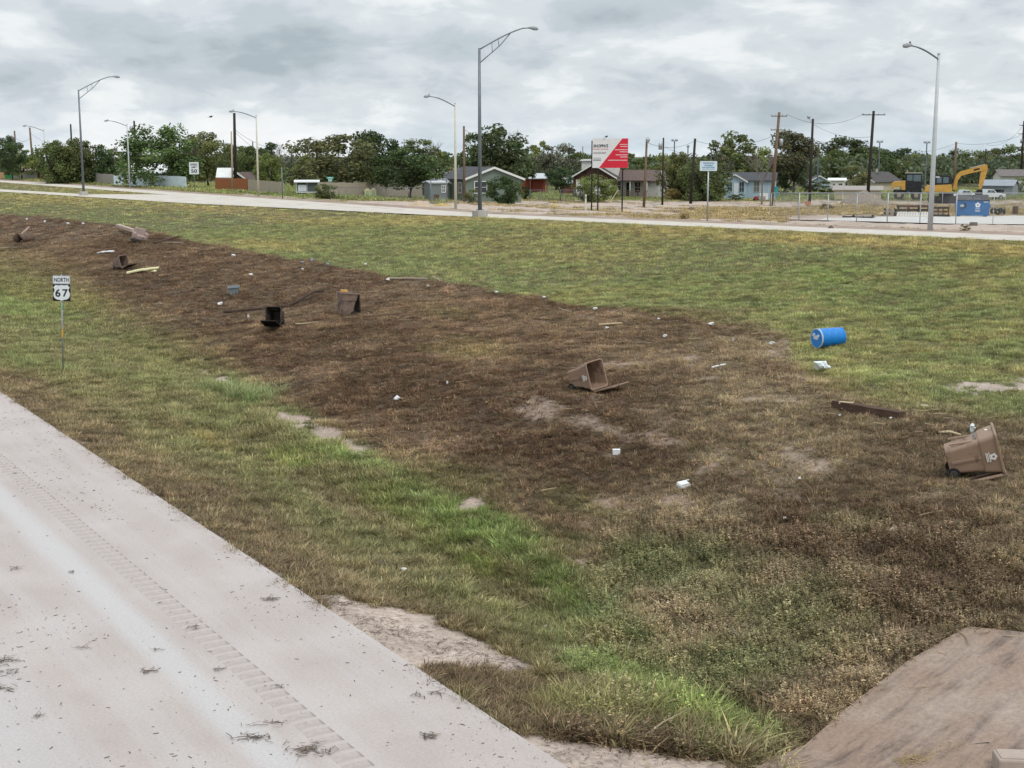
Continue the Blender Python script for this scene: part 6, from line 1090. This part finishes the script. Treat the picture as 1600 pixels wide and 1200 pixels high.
LIT = [(365, 400, 7, 4, 'white scrap above the grey tub'), (487, 408, 6, 4, 'pale bluish scrap at the upper mud edge'), (472, 411, 5, 3, 'white fleck left of the bluish scrap'), (512, 414, 4, 3, 'tan fleck right of the bluish scrap'), (473, 422, 4, 4, 'white fleck on the pale patch above the branch'), (392, 430, 6, 3, 'grey white strip right of the grey tub'), (344, 476, 7, 5, 'white scrap at the left end of the dark branch'), (388, 496, 4, 4, 'white fleck left of the blackened open cart'), (571, 414, 5, 3, 'white fleck above the upright cart'), (606, 438, 6, 4, 'white scrap at the left end of the long thin pole'), (669, 448, 4, 3, 'white fleck below the long thin pole'), (776, 458, 7, 3, 'pale scrap along the middle of the upper mud edge'), (850, 466, 7, 3, 'pale scrap right of the middle of the upper mud edge'), (930, 484, 6, 4, 'white scrap near the short curved stick'), (948, 514, 6, 3, 'pale scrap under the pale straight stick'), (1029, 500, 6, 3, 'white scrap on the upper mud edge right of the pale straight stick'), (1039, 527, 6, 5, 'white scrap up the slope right of the mid slope cart'), (1111, 508, 8, 5, 'largest white scrap on the upper mud edge left of the drum'), (1146, 533, 3, 3, 'white fleck midway between the drum and the largest scrap'), (699, 600, 4, 5, 'white fleck on the dark mud right of the white plastic piece'), (1226, 813, 6, 4, 'white fleck left of the cream wrapper'), (1206, 538, 9, 5, 'pinkish white scrap left of the blue drum'), (1392, 656, 5, 3, 'white fleck under the right end of the timber beam'), (1312, 652, 4, 3, 'white fleck under the left end of the timber beam'), (1290, 567, 3, 3, 'white fleck above the knotted bag'), (918, 1000, 9, 9, 'white ball of litter in the green ditch'), (130, 350, 5, 3, 'white scrap near the far left flood line'), (70, 347, 5, 3, 'pale scrap at the far left flood line'), (106, 350, 6, 3, 'pale scrap between the two far left flood line scraps'), (42, 343, 4, 3, 'white fleck above the muddy stump'), (1249, 751, 5, 4, 'white fleck far below the timber beam'), (631, 893, 10, 5, 'white scrap at the edge of the concrete shoulder'), (852, 983, 6, 5, 'small white fleck on the sandy strip by the shoulder'), (1557, 700, 5, 4, 'white fleck right of the right hand cart')]
for k, (x, y, w_, h_, lb) in enumerate(LIT): crumple(x, y + h_ * .4, w_ * .95, h_ * .95, lb, m=mat('blue grey litter', (.30, .33, .50), .6) if 'bluish' in lb else (mat('tan litter', (.55, .45, .30), .7) if 'tan' in lb else paper), seed=k, lift=.05)
# grey tub
a = At(366, 460); s = a.s; t = thing('plastic_tub', a.p, (R(4), R(-3), a.face), 'blue grey plastic tub standing on the mud left of the branch', 'tub'); gtm = mat('blue grey tub plastic', (.22, .26, .28), .6, .1, 3, dirt=(.14, .10, .08), dirt_amt=.15)
loft([(0, 6.3 * s, .20), (11.5 * s, 8.2 * s, .27), (11.5 * s, 8.9 * s, .30), (12.6 * s, 8.9 * s, .30), (12.6 * s, 8.0 * s, .26), (1.5 * s, 6.0 * s, .19)], .06).build('body', gtm, t)
for x_ in (-5, 0, 5): MB().box((x_ * s, -.248, 6 * s), (.03, .02, 9.5 * s), (R(-18), 0, 0)).build('rib', gtm, t)
# orange box on the upright cart, concrete block at the lower right, puddle
a = At(537, 455); t = thing('orange_wrapper', C3.location + Vector((-.03, -.1, 1.02)), .3, 'orange yellow carton lying on top of the upright muddy cart', 'carton'); MB().box((0, 0, .06), (.30, .18, .10), (0, R(4), 0)).build('carton', mat('orange carton', (.60, .36, .13), .7, .1, 6), t, bevel=.01); MB().box((.06, -.02, .115), (.12, .1, .012)).build('flap', mat('orange carton', (.60, .36, .13)), t)
a = At(1578, 1212); t = thing('concrete_curb', a.p, R(-4), 'end of a concrete curb at the foot of the riprap slope', 'curb'); MB().box((.35, 0, .12), (1.1, .34, .34)).build('curb', mat('curb concrete', (.40, .33, .28), .9, .15, 3, .3, dirt=(.2, .15, .12), dirt_amt=.2), t, bevel=.03); MB().box((.35, .0, .294), (1.02, .28, .02)).build('worn_top', mat('curb concrete', (.33, .29, .26)), t, bevel=.005)
wm_ = bpy.data.materials.new('ditch water'); wm_.use_nodes = True; b = wm_.node_tree.nodes['Principled BSDF']; b.inputs['Base Color'].default_value = (.16, .13, .10, 1); b.inputs['Roughness'].default_value = .05; b.inputs['Specular IOR Level'].default_value = .6
for q in (((936, 1002), (946, 998), (956, 1006), (953, 1016), (942, 1015)), ((735, 850), (742, 847), (750, 851), (744, 856))):
    g = [At(*p).p for p in q]; zz_ = sum(v.z for v in g) / len(g) + .04; c = sum(g, Vector()) / len(g); mb = MB(); mb.add([(v.x - c.x, v.y - c.y, 0) for v in g], [tuple(range(len(g)))]); o = mb.build('puddle', wm_, None, (c.x, c.y, zz_), fix=False); tag(o, kind='structure')
# flood straw on the mud and bits of dead grass on the silted concrete, too many to count
def litter_sticks(nm, pts, length, width, m, label, cat, thick=.012, clump=0):
    V = []; Q = []; r = np.random.default_rng(len(nm))
    for (x, y, z, L_, w_) in pts:
        q = r.uniform(0, 6.283); bd = r.uniform(-.5, .5); o = len(V); c, s_ = math.cos(q), math.sin(q); zt = z + thick; el = r.uniform(-.04, .12)
        for f in (-.5, 0, .5):
            ax = x + c * L_ * f - s_ * bd * L_ * (f * f); ay = y + s_ * L_ * f + c * bd * L_ * (f * f); ww = w_ * (1 - .6 * abs(f) * 2 * .6); zz_ = zt + el * L_ * (f + .5)
            V += [(ax - s_ * ww, ay + c * ww, zz_ - thick * .7), (ax + s_ * ww, ay - c * ww, zz_ - thick * .5), (ax, ay, zz_ + ww * .5)]
        for k in (0, 3): Q += [(o + k, o + k + 3, o + k + 5, o + k + 2), (o + k + 1, o + k + 2, o + k + 5, o + k + 4)]
    me = np_mesh(nm, np.array(V), np.array(Q)); me.materials.append(m); return tag(linkobj(nm, me), label, cat, None, 'stuff')
pts = []
d = np.sqrt(rng.uniform(13 ** 2, 60 ** 2, 48000)); x = d * rng.uniform(-.45, .2, 48000); u_, v_ = uv(x, d); dens = .17 + .95 * sstep(.48, .66, fbm(u_ * .35, v_, 1.3, 4, 31)) + .7 * np.exp(-(v_ - 9.2) ** 2 / .08); k = (v_ < 9.28) & (v_ > -8) & (rng.random(len(d)) < dens * np.clip(30 / d, .3, 1.2) * .8)
for xx, yy in zip(x[k], d[k]): s_ = rng.random(); pts.append((xx, yy, .002, .008 + .075 * s_ ** 5, .0025 + .007 * s_ ** 2.5))
for q in [(395, 1168, .35, 60), (480, 1187, .5, 110), (232, 462 + 600, .22, 24), (8, 1045, .4, 70), (5, 1063, .3, 40), (420, 948, .25, 40), (515, 945, .5, 90), (530, 952, .35, 60), (670, 1165, .22, 30), (0, 1090, .3, 40), (305, 993, .18, 22), (125, 1025, .16, 16), (243, 1028, .14, 14), (600, 905, .2, 24), (345, 1060, .16, 16), (440, 1085, .14, 12), (655, 1100, .18, 16), (685, 1095, .16, 14), (420, 1145, .3, 26), (60, 1133, .12, 14), (110, 905, .14, 14), (22, 900, .2, 18)]:
    g = At(q[0], q[1]).p
    for _ in range(int(q[3] * .55)): pts.append((g.x + random.gauss(0, q[2] * .36), g.y + random.gauss(0, q[2] * .2), .004 + random.random() * .035, random.uniform(.04, .22), random.uniform(.003, .008)))
for _ in range(420):
    q = random.random(); px_, py_ = 525 + 300 * q, 950 + 95 * q ** .8 + random.gauss(0, 13); g = At(px_, py_)
    if random.random() < .35: pts += [(g.p.x + random.gauss(0, .05), g.p.y + random.gauss(0, .05), g.p.z + .012, random.uniform(.03, .14), random.uniform(.002, .006)) for _k in range(4)]
    else: pts.append((g.p.x, g.p.y, g.p.z + .012, random.uniform(.015, .07), random.uniform(.002, .006)))
for _ in range(240):
    g = At(850 + 330 * random.random(), 1168 + random.gauss(8, 14)); pts.append((g.p.x, g.p.y, g.p.z + .012, random.uniform(.02, .12), random.uniform(.002, .006)))
litter_sticks('dead_grass_bits', pts, 0, 0, mat('dead wet grass', (.13, .10, .078), .9, .35, 3), 'bits of dark dead grass stuck on the silted concrete shoulder', 'debris', .004)
pts = []
d = np.sqrt(rng.uniform(17 ** 2, 75 ** 2, 9000)); x = d * rng.uniform(-.2, .45, 9000); c_ = ground_cover(x, d); fl_ = (c_['py'] > np.interp(c_['px'], *FLOOD) - 2) & (c_['py'] < np.interp(c_['px'], *LOWER) - 20) & (c_['v'] < 50); nearline = np.exp(-((c_['py'] - np.interp(c_['px'], *FLOOD)) / 40) ** 2); k = fl_ & (rng.random(len(d)) < .06 + .5 * nearline * (c_['px'] > 1150) + .12 * nearline)
zz = H(x, d)
for xx, yy, zq in zip(x[k], d[k], zz[k]): s_ = rng.random(); pts.append((xx, yy, zq + .06, .08 + .5 * s_ ** 3, .004 + .006 * s_))
litter_sticks('flood_straw', pts, 0, 0, straw, 'dry straw and twigs left along the flood line', 'straw', .02)

# birds
birdm = mat('dark feathers', (.03, .03, .034), .8, .2, 20)
def bird(loc, label, fly=False, sc=1.0):
    t = thing('bird', loc, .6, label, 'bird'); t.scale = (sc,) * 3
    MB().tube([(-.12, 0, .10), (-.05, 0, .12), (.05, 0, .14), (.11, 0, .17), (.16, 0, .17)], [.02, .055, .06, .035, .006], 8).build('body', birdm, t, smooth=True)
    MB().prism([(-.10, -.025), (-.26, -.04), (-.26, .04), (-.10, .025)], .08, .095, 'z').build('tail', birdm, t)
    for sg in (-1, 1):
        if fly: MB().add([(-.05, sg * .04, .14), (.07, sg * .04, .15), (.04, sg * .30, .22), (-.06, sg * .28, .21)], [(0, 1, 2, 3)]).build('wing', birdm, t, fix=False)
        else: MB().add([(-.18, sg * .05, .08), (.06, sg * .055, .16), (.04, sg * .062, .09)], [(0, 1, 2)]).build('wing', birdm, t, fix=False); MB().tube([(.0, sg * .02, .09), (.0, sg * .02, 0)], .006, 4).build('leg', birdm, t)
a = At(946, 330); bird(a.p + Vector((.1 * a.s, -.03, 112 * a.s)), 'small dark bird perched on top of the billboard', sc=1.3)
d_ = 150; bird(Vector(((338 - 800) / F_PX * d_, d_, CZ + (HY - 187) / F_PX * d_)), 'small dark bird flying left of the black leaning pole', True, 1.4)

def draped_line(pxs, r, m, nm, parent, dz):
    g = [At(*q).p + Vector((0, 0, dz)) for q in pxs]; return MB().tube(g, r, 5).build(nm, m, parent)
jm = mat('dark joint line', (.045, .035, .03), .95, .2, 6)  # thin dark tube drawn as the crack line across the slab
draped_line([(1418, 1200), (1440, 1190), (1470, 1184), (1500, 1178), (1530, 1173), (1545, 1172)], .013, jm, 'joint', riprap, .10)
pts = []
for _ in range(320):
    q = random.random(); g = At(1405 + 95 * q + random.gauss(0, 8), 1203 - 22 * q + random.gauss(0, 5)).p; pts.append((g.x, g.y, g.z + .11, random.uniform(.03, .12), random.uniform(.002, .005)))
litter_sticks('wet_straw', pts, 0, 0, mat('yellow wet straw', (.34, .25, .13), .9, .25, 5), 'yellow straw caught along the open joint of the riprap slope', 'straw', .006)
# ------------------------------------------------------------------ grass, weeds and flattened mud-coated growth
def leaf_mat(name, emis_attr, rough=.7, transl=.25):
    m = bpy.data.materials.new(name); m.use_nodes = True; t = m.node_tree; n = t.nodes; b = n['Principled BSDF']; b.inputs['Roughness'].default_value = rough; b.inputs['Specular IOR Level'].default_value = .15
    a = n.new('ShaderNodeAttribute'); a.attribute_type = 'INSTANCER'; a.attribute_name = 'col'
    a2 = n.new('ShaderNodeAttribute'); a2.attribute_name = 'tint'
    c = mixn(t, 1.0, a.outputs['Color'], a2.outputs['Color'], 'MULTIPLY'); t.links.new(c, b.inputs['Base Color'])
    tr = n.new('ShaderNodeBsdfTranslucent'); t.links.new(c, tr.inputs[0]); mx = n.new('ShaderNodeMixShader'); mx.inputs[0].default_value = transl
    t.links.new(b.outputs[0], mx.inputs[1]); t.links.new(tr.outputs[0], mx.inputs[2]); t.links.new(mx.outputs[0], n['Material Output'].inputs[0]); return m
grass_m = leaf_mat('grass blades', 'col')
def tuft(nb, radius, width, lie, rr, segs=2, curl=.5, broad=False, up=1.0):
    """unit-height tuft"""
    V = []; F = []; T = []
    for _ in range(nb):
        a = rr.uniform(0, 2 * math.pi); r0 = radius * math.sqrt(rr.random()); bx, by = r0 * math.cos(a), r0 * math.sin(a)
        d = rr.uniform(0, 2 * math.pi) if lie > .5 else a + rr.uniform(-1, 1); hgt = rr.uniform(.35, 1.1) * up; lean = (rr.uniform(.2, 1.25) * (1 - lie) + lie * rr.uniform(.9, 2.2)); hh = hgt * (1 - .75 * lie)
        px, py = -math.sin(d), math.cos(d); tw = rr.uniform(-.6, .6); o = len(V); s = rr.uniform(.55, 1.45)
        for k in range(segs + 1):
            f = k / segs; x = bx + math.cos(d) * lean * hgt * f ** (1 + curl); y = by + math.sin(d) * lean * hgt * f ** (1 + curl); z = hh * (f - .25 * f * f * (lean > .6)) - .04
            wv = width * (1 - f * .85) * (1 + (1.2 if broad else 0) * math.sin(f * 3.1)); qx, qy = px * math.cos(tw * f) , py * math.cos(tw * f)
            if k < segs: V += [(x - qx * wv, y - qy * wv, z), (x + qx * wv, y + qy * wv, z + wv * .4)]
            else: V.append((x, y, z))
        for k in range(segs):
            i0 = o + 2 * k
            if k < segs - 1: F.append((i0, i0 + 1, i0 + 3, i0 + 2))
            else: F.append((i0, i0 + 1, i0 + 2))
        T += [s] * (2 * segs + 1)
    return V, F, T
def weed_plant(ns, rr, radius):
    V = []; F = []; T = []
    for _ in range(ns):
        a = rr.uniform(0, 6.28); r0 = radius * math.sqrt(rr.random()); bx, by = r0 * math.cos(a), r0 * math.sin(a); h = rr.uniform(.5, 1.); ln = rr.uniform(0, .5)
        for j in range(16):
            f = rr.uniform(.15, 1); c = Vector((bx + math.cos(a) * ln * f, by + math.sin(a) * ln * f, h * f)); q = rr.uniform(0, 6.28); e = Vector((math.cos(q), math.sin(q), rr.uniform(-.3, .5))).normalized(); g = e.cross(Vector((0, 0, 1))).normalized(); L_ = rr.uniform(.07, .15); W_ = L_ * .3; o = len(V)
            V += [tuple(c), tuple(c + e * L_ * .5 + g * W_), tuple(c + e * L_), tuple(c + e * L_ * .5 - g * W_)]; F.append((o, o + 1, o + 2, o + 3)); T += [rr.uniform(.5, 1.8)] * 4
    return V, F, T
tcoll = bpy.data.collections.new('tufts')      # source shapes only; not linked to the scene
vr_ = random.Random(3); VAR = {}
def addvar(key, gen):
    V, F, T = gen; me = bpy.data.meshes.new('tuft'); me.from_pydata(V, [], F); a = me.attributes.new('tint', 'FLOAT_COLOR', 'POINT')
    tt = np.array(T); a.data.foreach_set('color', np.stack([tt, tt, tt, np.ones_like(tt)], 1).astype(np.float32).ravel()); me.materials.append(grass_m)
    o = bpy.data.objects.new('tuft_%03d' % sum(len(x) for x in VAR.values()), me); tcoll.objects.link(o); VAR.setdefault(key, []).append(sum(len(x) for x in VAR.values()))
for _ in range(4): addvar('near_up', tuft(15, .6, .046, 0, vr_, 3))
for _ in range(4): addvar('near_lie', tuft(16, .9, .05, .75, vr_, 2))
for _ in range(3): addvar('near_weed', weed_plant(6, vr_, .55))
for _ in range(4): addvar('mid_up', tuft(22, 1.1, .06, 0, vr_, 2))
for _ in range(4): addvar('mid_lie', tuft(22, 1.4, .07, .75, vr_, 2))
for _ in range(4): addvar('far_up', tuft(34, 2.4, .13, .1, vr_, 1))
for _ in range(3): addvar('tall', tuft(30, .28, .014, .1, vr_, 3, 1.2))
P_, C_, I_, R_, S_ = [], [], [], [], []
def sow(dmin, dmax, per_m2, band, boost=1.0, keep=None):
    hw = .40 * 1.12; area = hw * (dmax ** 2 - dmin ** 2); nn = int(area * per_m2)
    d = np.sqrt(rng.uniform(dmin ** 2, dmax ** 2, nn)); x = d * rng.uniform(-hw, hw, nn); 
    u, v = uv(x, d); m = (v > 9.02 + .42 * fbm(u, v, .7, 3, 51)) & ~((v > 50.85) & (v < 58.1)); x, d = x[m], d[m]
    c = ground_cover(x, d); r = rng.random(len(x)); k = (r < c['dens']) & (c['py'] < 1260) & (c['dep'] > 3)
    onlot = c['far'] & (c['px'] > 1230) & (c['py'] > 337); k &= ~onlot
    inrip = RIP(c['px'], c['py']); k &= ~inrip
    k &= ~RAMP(c['u'], c['v'])
    if keep is not None: k &= keep(c, rng.random(len(x)))
    x, d = x[k], d[k]; c = {a: b[k] for a, b in c.items()}; n_ = len(x); z = H(x, d)
    idx = np.zeros(n_, int); q = rng.random(n_); r2 = rng.random(n_)
    pick = lambda key: np.array(VAR[key])[(r2 * len(VAR[key])).astype(int) % len(VAR[key])]
    if band == 'near': idx = np.where(q < c['weed'] * .62, pick('near_weed'), np.where(rng.random(n_) < c['lie'], pick('near_lie'), pick('near_up')))
    elif band == 'mid': idx = np.where(rng.random(n_) < c['lie'], pick('mid_lie'), pick('mid_up'))
    else: idx = pick('far_up')
    cl_ = fbm(x, d, .24 if band == 'near' else .5, 2, 41); cl2 = fbm(x, d, .11 if band == 'near' else .3, 1, 43)
    h = c['hgt'] * rng.uniform(.6, 1.3, n_) * boost * (.45 + 1.1 * cl_)
    j = rng.uniform(.6, 1.4, (n_, 1)) * (.30 + .75 * cl_ + .65 * cl2)[:, None] * np.where(c['lie'] > .45, .80, 1.)[:, None] * (1 + (rng.random((n_, 3)) - .5) * .14)
    dead = (rng.random(n_) < .13)[:, None]; col = np.where(dead, c['col'] * .5 + np.array((.27, .215, .125)) * .5, c['col']) * j * 2.1
    wide = rng.uniform(.85, 1.3, n_)
    P_.append(np.stack([x, d, z], 1)); C_.append(col); I_.append(idx); R_.append(np.stack([rng.uniform(-.12, .12, n_), rng.uniform(-.12, .12, n_), rng.uniform(0, 6.283, n_)], 1)); S_.append(np.stack([h * wide, h * wide, h], 1))
RIPX = [1258, 1330, 1420, 1470, 1512, 1600, 1800]; RIPY = [1178, 1108, 1040, 1008, 986, 996, 1020]
def RIP(px, py): return (px > 1230) & (py > np.interp(px, RIPX, RIPY) - 4)
def RAMP(u, v):
    ne, fe = ramp_edges(u); return (u > 85) & (u < 275) & (v > ne + .1) & (v < fe - .1)
sow(14, 24, 420, 'near'); sow(24, 34, 270, 'near', 1.05)
sow(34, 60, 120, 'mid', 1.0); sow(60, 105, 40, 'mid', 1.2)
sow(105, 190, 6, 'far', 1.1)
sow(190, 330, 1.8, 'far', 1.25, lambda c, r: c['py'] > 262)
# tall clumps
def clump(px, py, spread, cnt, hgt, col):
    g = At(px, py).p; x = g.x + rng.normal(0, spread, cnt); y = g.y + rng.normal(0, spread * .8, cnt); z = H(x, y)
    P_.append(np.stack([x, y, z], 1)); C_.append(np.array(col) * rng.uniform(.7, 1.35, (cnt, 1)) * 1.6); I_.append(rng.choice(VAR['tall'], cnt)); R_.append(np.stack([rng.uniform(-.3, .3, cnt), rng.uniform(-.3, .3, cnt), rng.uniform(0, 6.28, cnt)], 1)); h = hgt * rng.uniform(.6, 1.2, cnt); S_.append(np.stack([h, h, h], 1))
for a in [(355, 612, .5, 20, .7, (.17, .20, .085)), (392, 620, .5, 22, .75, (.19, .21, .10)), (375, 628, .4, 14, .55, (.14, .18, .07)), (60, 574, .9, 20, .55, (.21, .22, .10)), (20, 560, .7, 12, .5, (.2, .22, .09)), (100, 580, .3, 8, .45, (.2, .22, .1)),
          (920, 1125, .55, 34, .42, (.21, .20, .085)), (980, 1135, .5, 30, .42, (.2, .2, .08)), (1060, 1130, .5, 30, .40, (.15, .19, .065)), (1130, 1150, .45, 26, .36, (.14, .18, .06)), (860, 1110, .4, 18, .35, (.2, .17, .08)), (985, 1065, .4, 16, .3, (.13, .18, .055)), (1010, 1010, .25, 14, .3, (.12, .16, .055)), (850, 870, .7, 16, .28, (.12, .17, .055)), (900, 940, .6, 16, .28, (.13, .17, .06)), (930, 965, .3, 14, .4, (.15, .2, .09)), (690, 318, .8, 14, .9, (.2, .22, .1)), (1180, 1160, .3, 14, .3, (.24, .2, .12))]: clump(*a)
P_ = np.concatenate(P_); C_ = np.concatenate(C_); I_ = np.concatenate(I_); R_ = np.concatenate(R_); S_ = np.concatenate(S_)
print('tufts', len(P_))
pm = bpy.data.meshes.new('grass'); pm.vertices.add(len(P_)); pm.vertices.foreach_set('co', P_.astype(np.float32).ravel())
def pattr(nm, ty, key, val): q = pm.attributes.new(nm, ty, 'POINT'); q.data.foreach_set(key, val)
pattr('col', 'FLOAT_COLOR', 'color', np.concatenate([np.clip(C_, 0, 1), np.ones((len(C_), 1))], 1).astype(np.float32).ravel())
pattr('idx', 'INT', 'value', I_.astype(np.int32)); pattr('rot', 'FLOAT_VECTOR', 'vector', R_.astype(np.float32).ravel()); pattr('scl', 'FLOAT_VECTOR', 'vector', S_.astype(np.float32).ravel())
pm.materials.append(grass_m)
go = tag(linkobj('grass', pm), 'mown and flood flattened grass and weeds over the road embankment', 'grass', None, 'stuff')
ng = bpy.data.node_groups.new('sow_tufts', 'GeometryNodeTree'); ng.interface.new_socket('Geometry', in_out='INPUT', socket_type='NodeSocketGeometry'); ng.interface.new_socket('Geometry', in_out='OUTPUT', socket_type='NodeSocketGeometry')
gi = ng.nodes.new('NodeGroupInput'); gout = ng.nodes.new('NodeGroupOutput'); ip = ng.nodes.new('GeometryNodeInstanceOnPoints'); ci = ng.nodes.new('GeometryNodeCollectionInfo')
ci.inputs['Collection'].default_value = tcoll; ci.inputs['Separate Children'].default_value = True; ci.inputs['Reset Children'].default_value = True
def named(nm, ty):
    q = ng.nodes.new('GeometryNodeInputNamedAttribute'); q.data_type = ty; q.inputs['Name'].default_value = nm; return q.outputs['Attribute']
lk = ng.links.new; lk(gi.outputs[0], ip.inputs['Points']); lk(ci.outputs[0], ip.inputs['Instance']); ip.inputs['Pick Instance'].default_value = True
lk(named('idx', 'INT'), ip.inputs['Instance Index']); lk(named('rot', 'FLOAT_VECTOR'), ip.inputs['Rotation']); lk(named('scl', 'FLOAT_VECTOR'), ip.inputs['Scale']); lk(ip.outputs[0], gout.inputs[0])
md = go.modifiers.new('sow', 'NODES'); md.node_group = ng
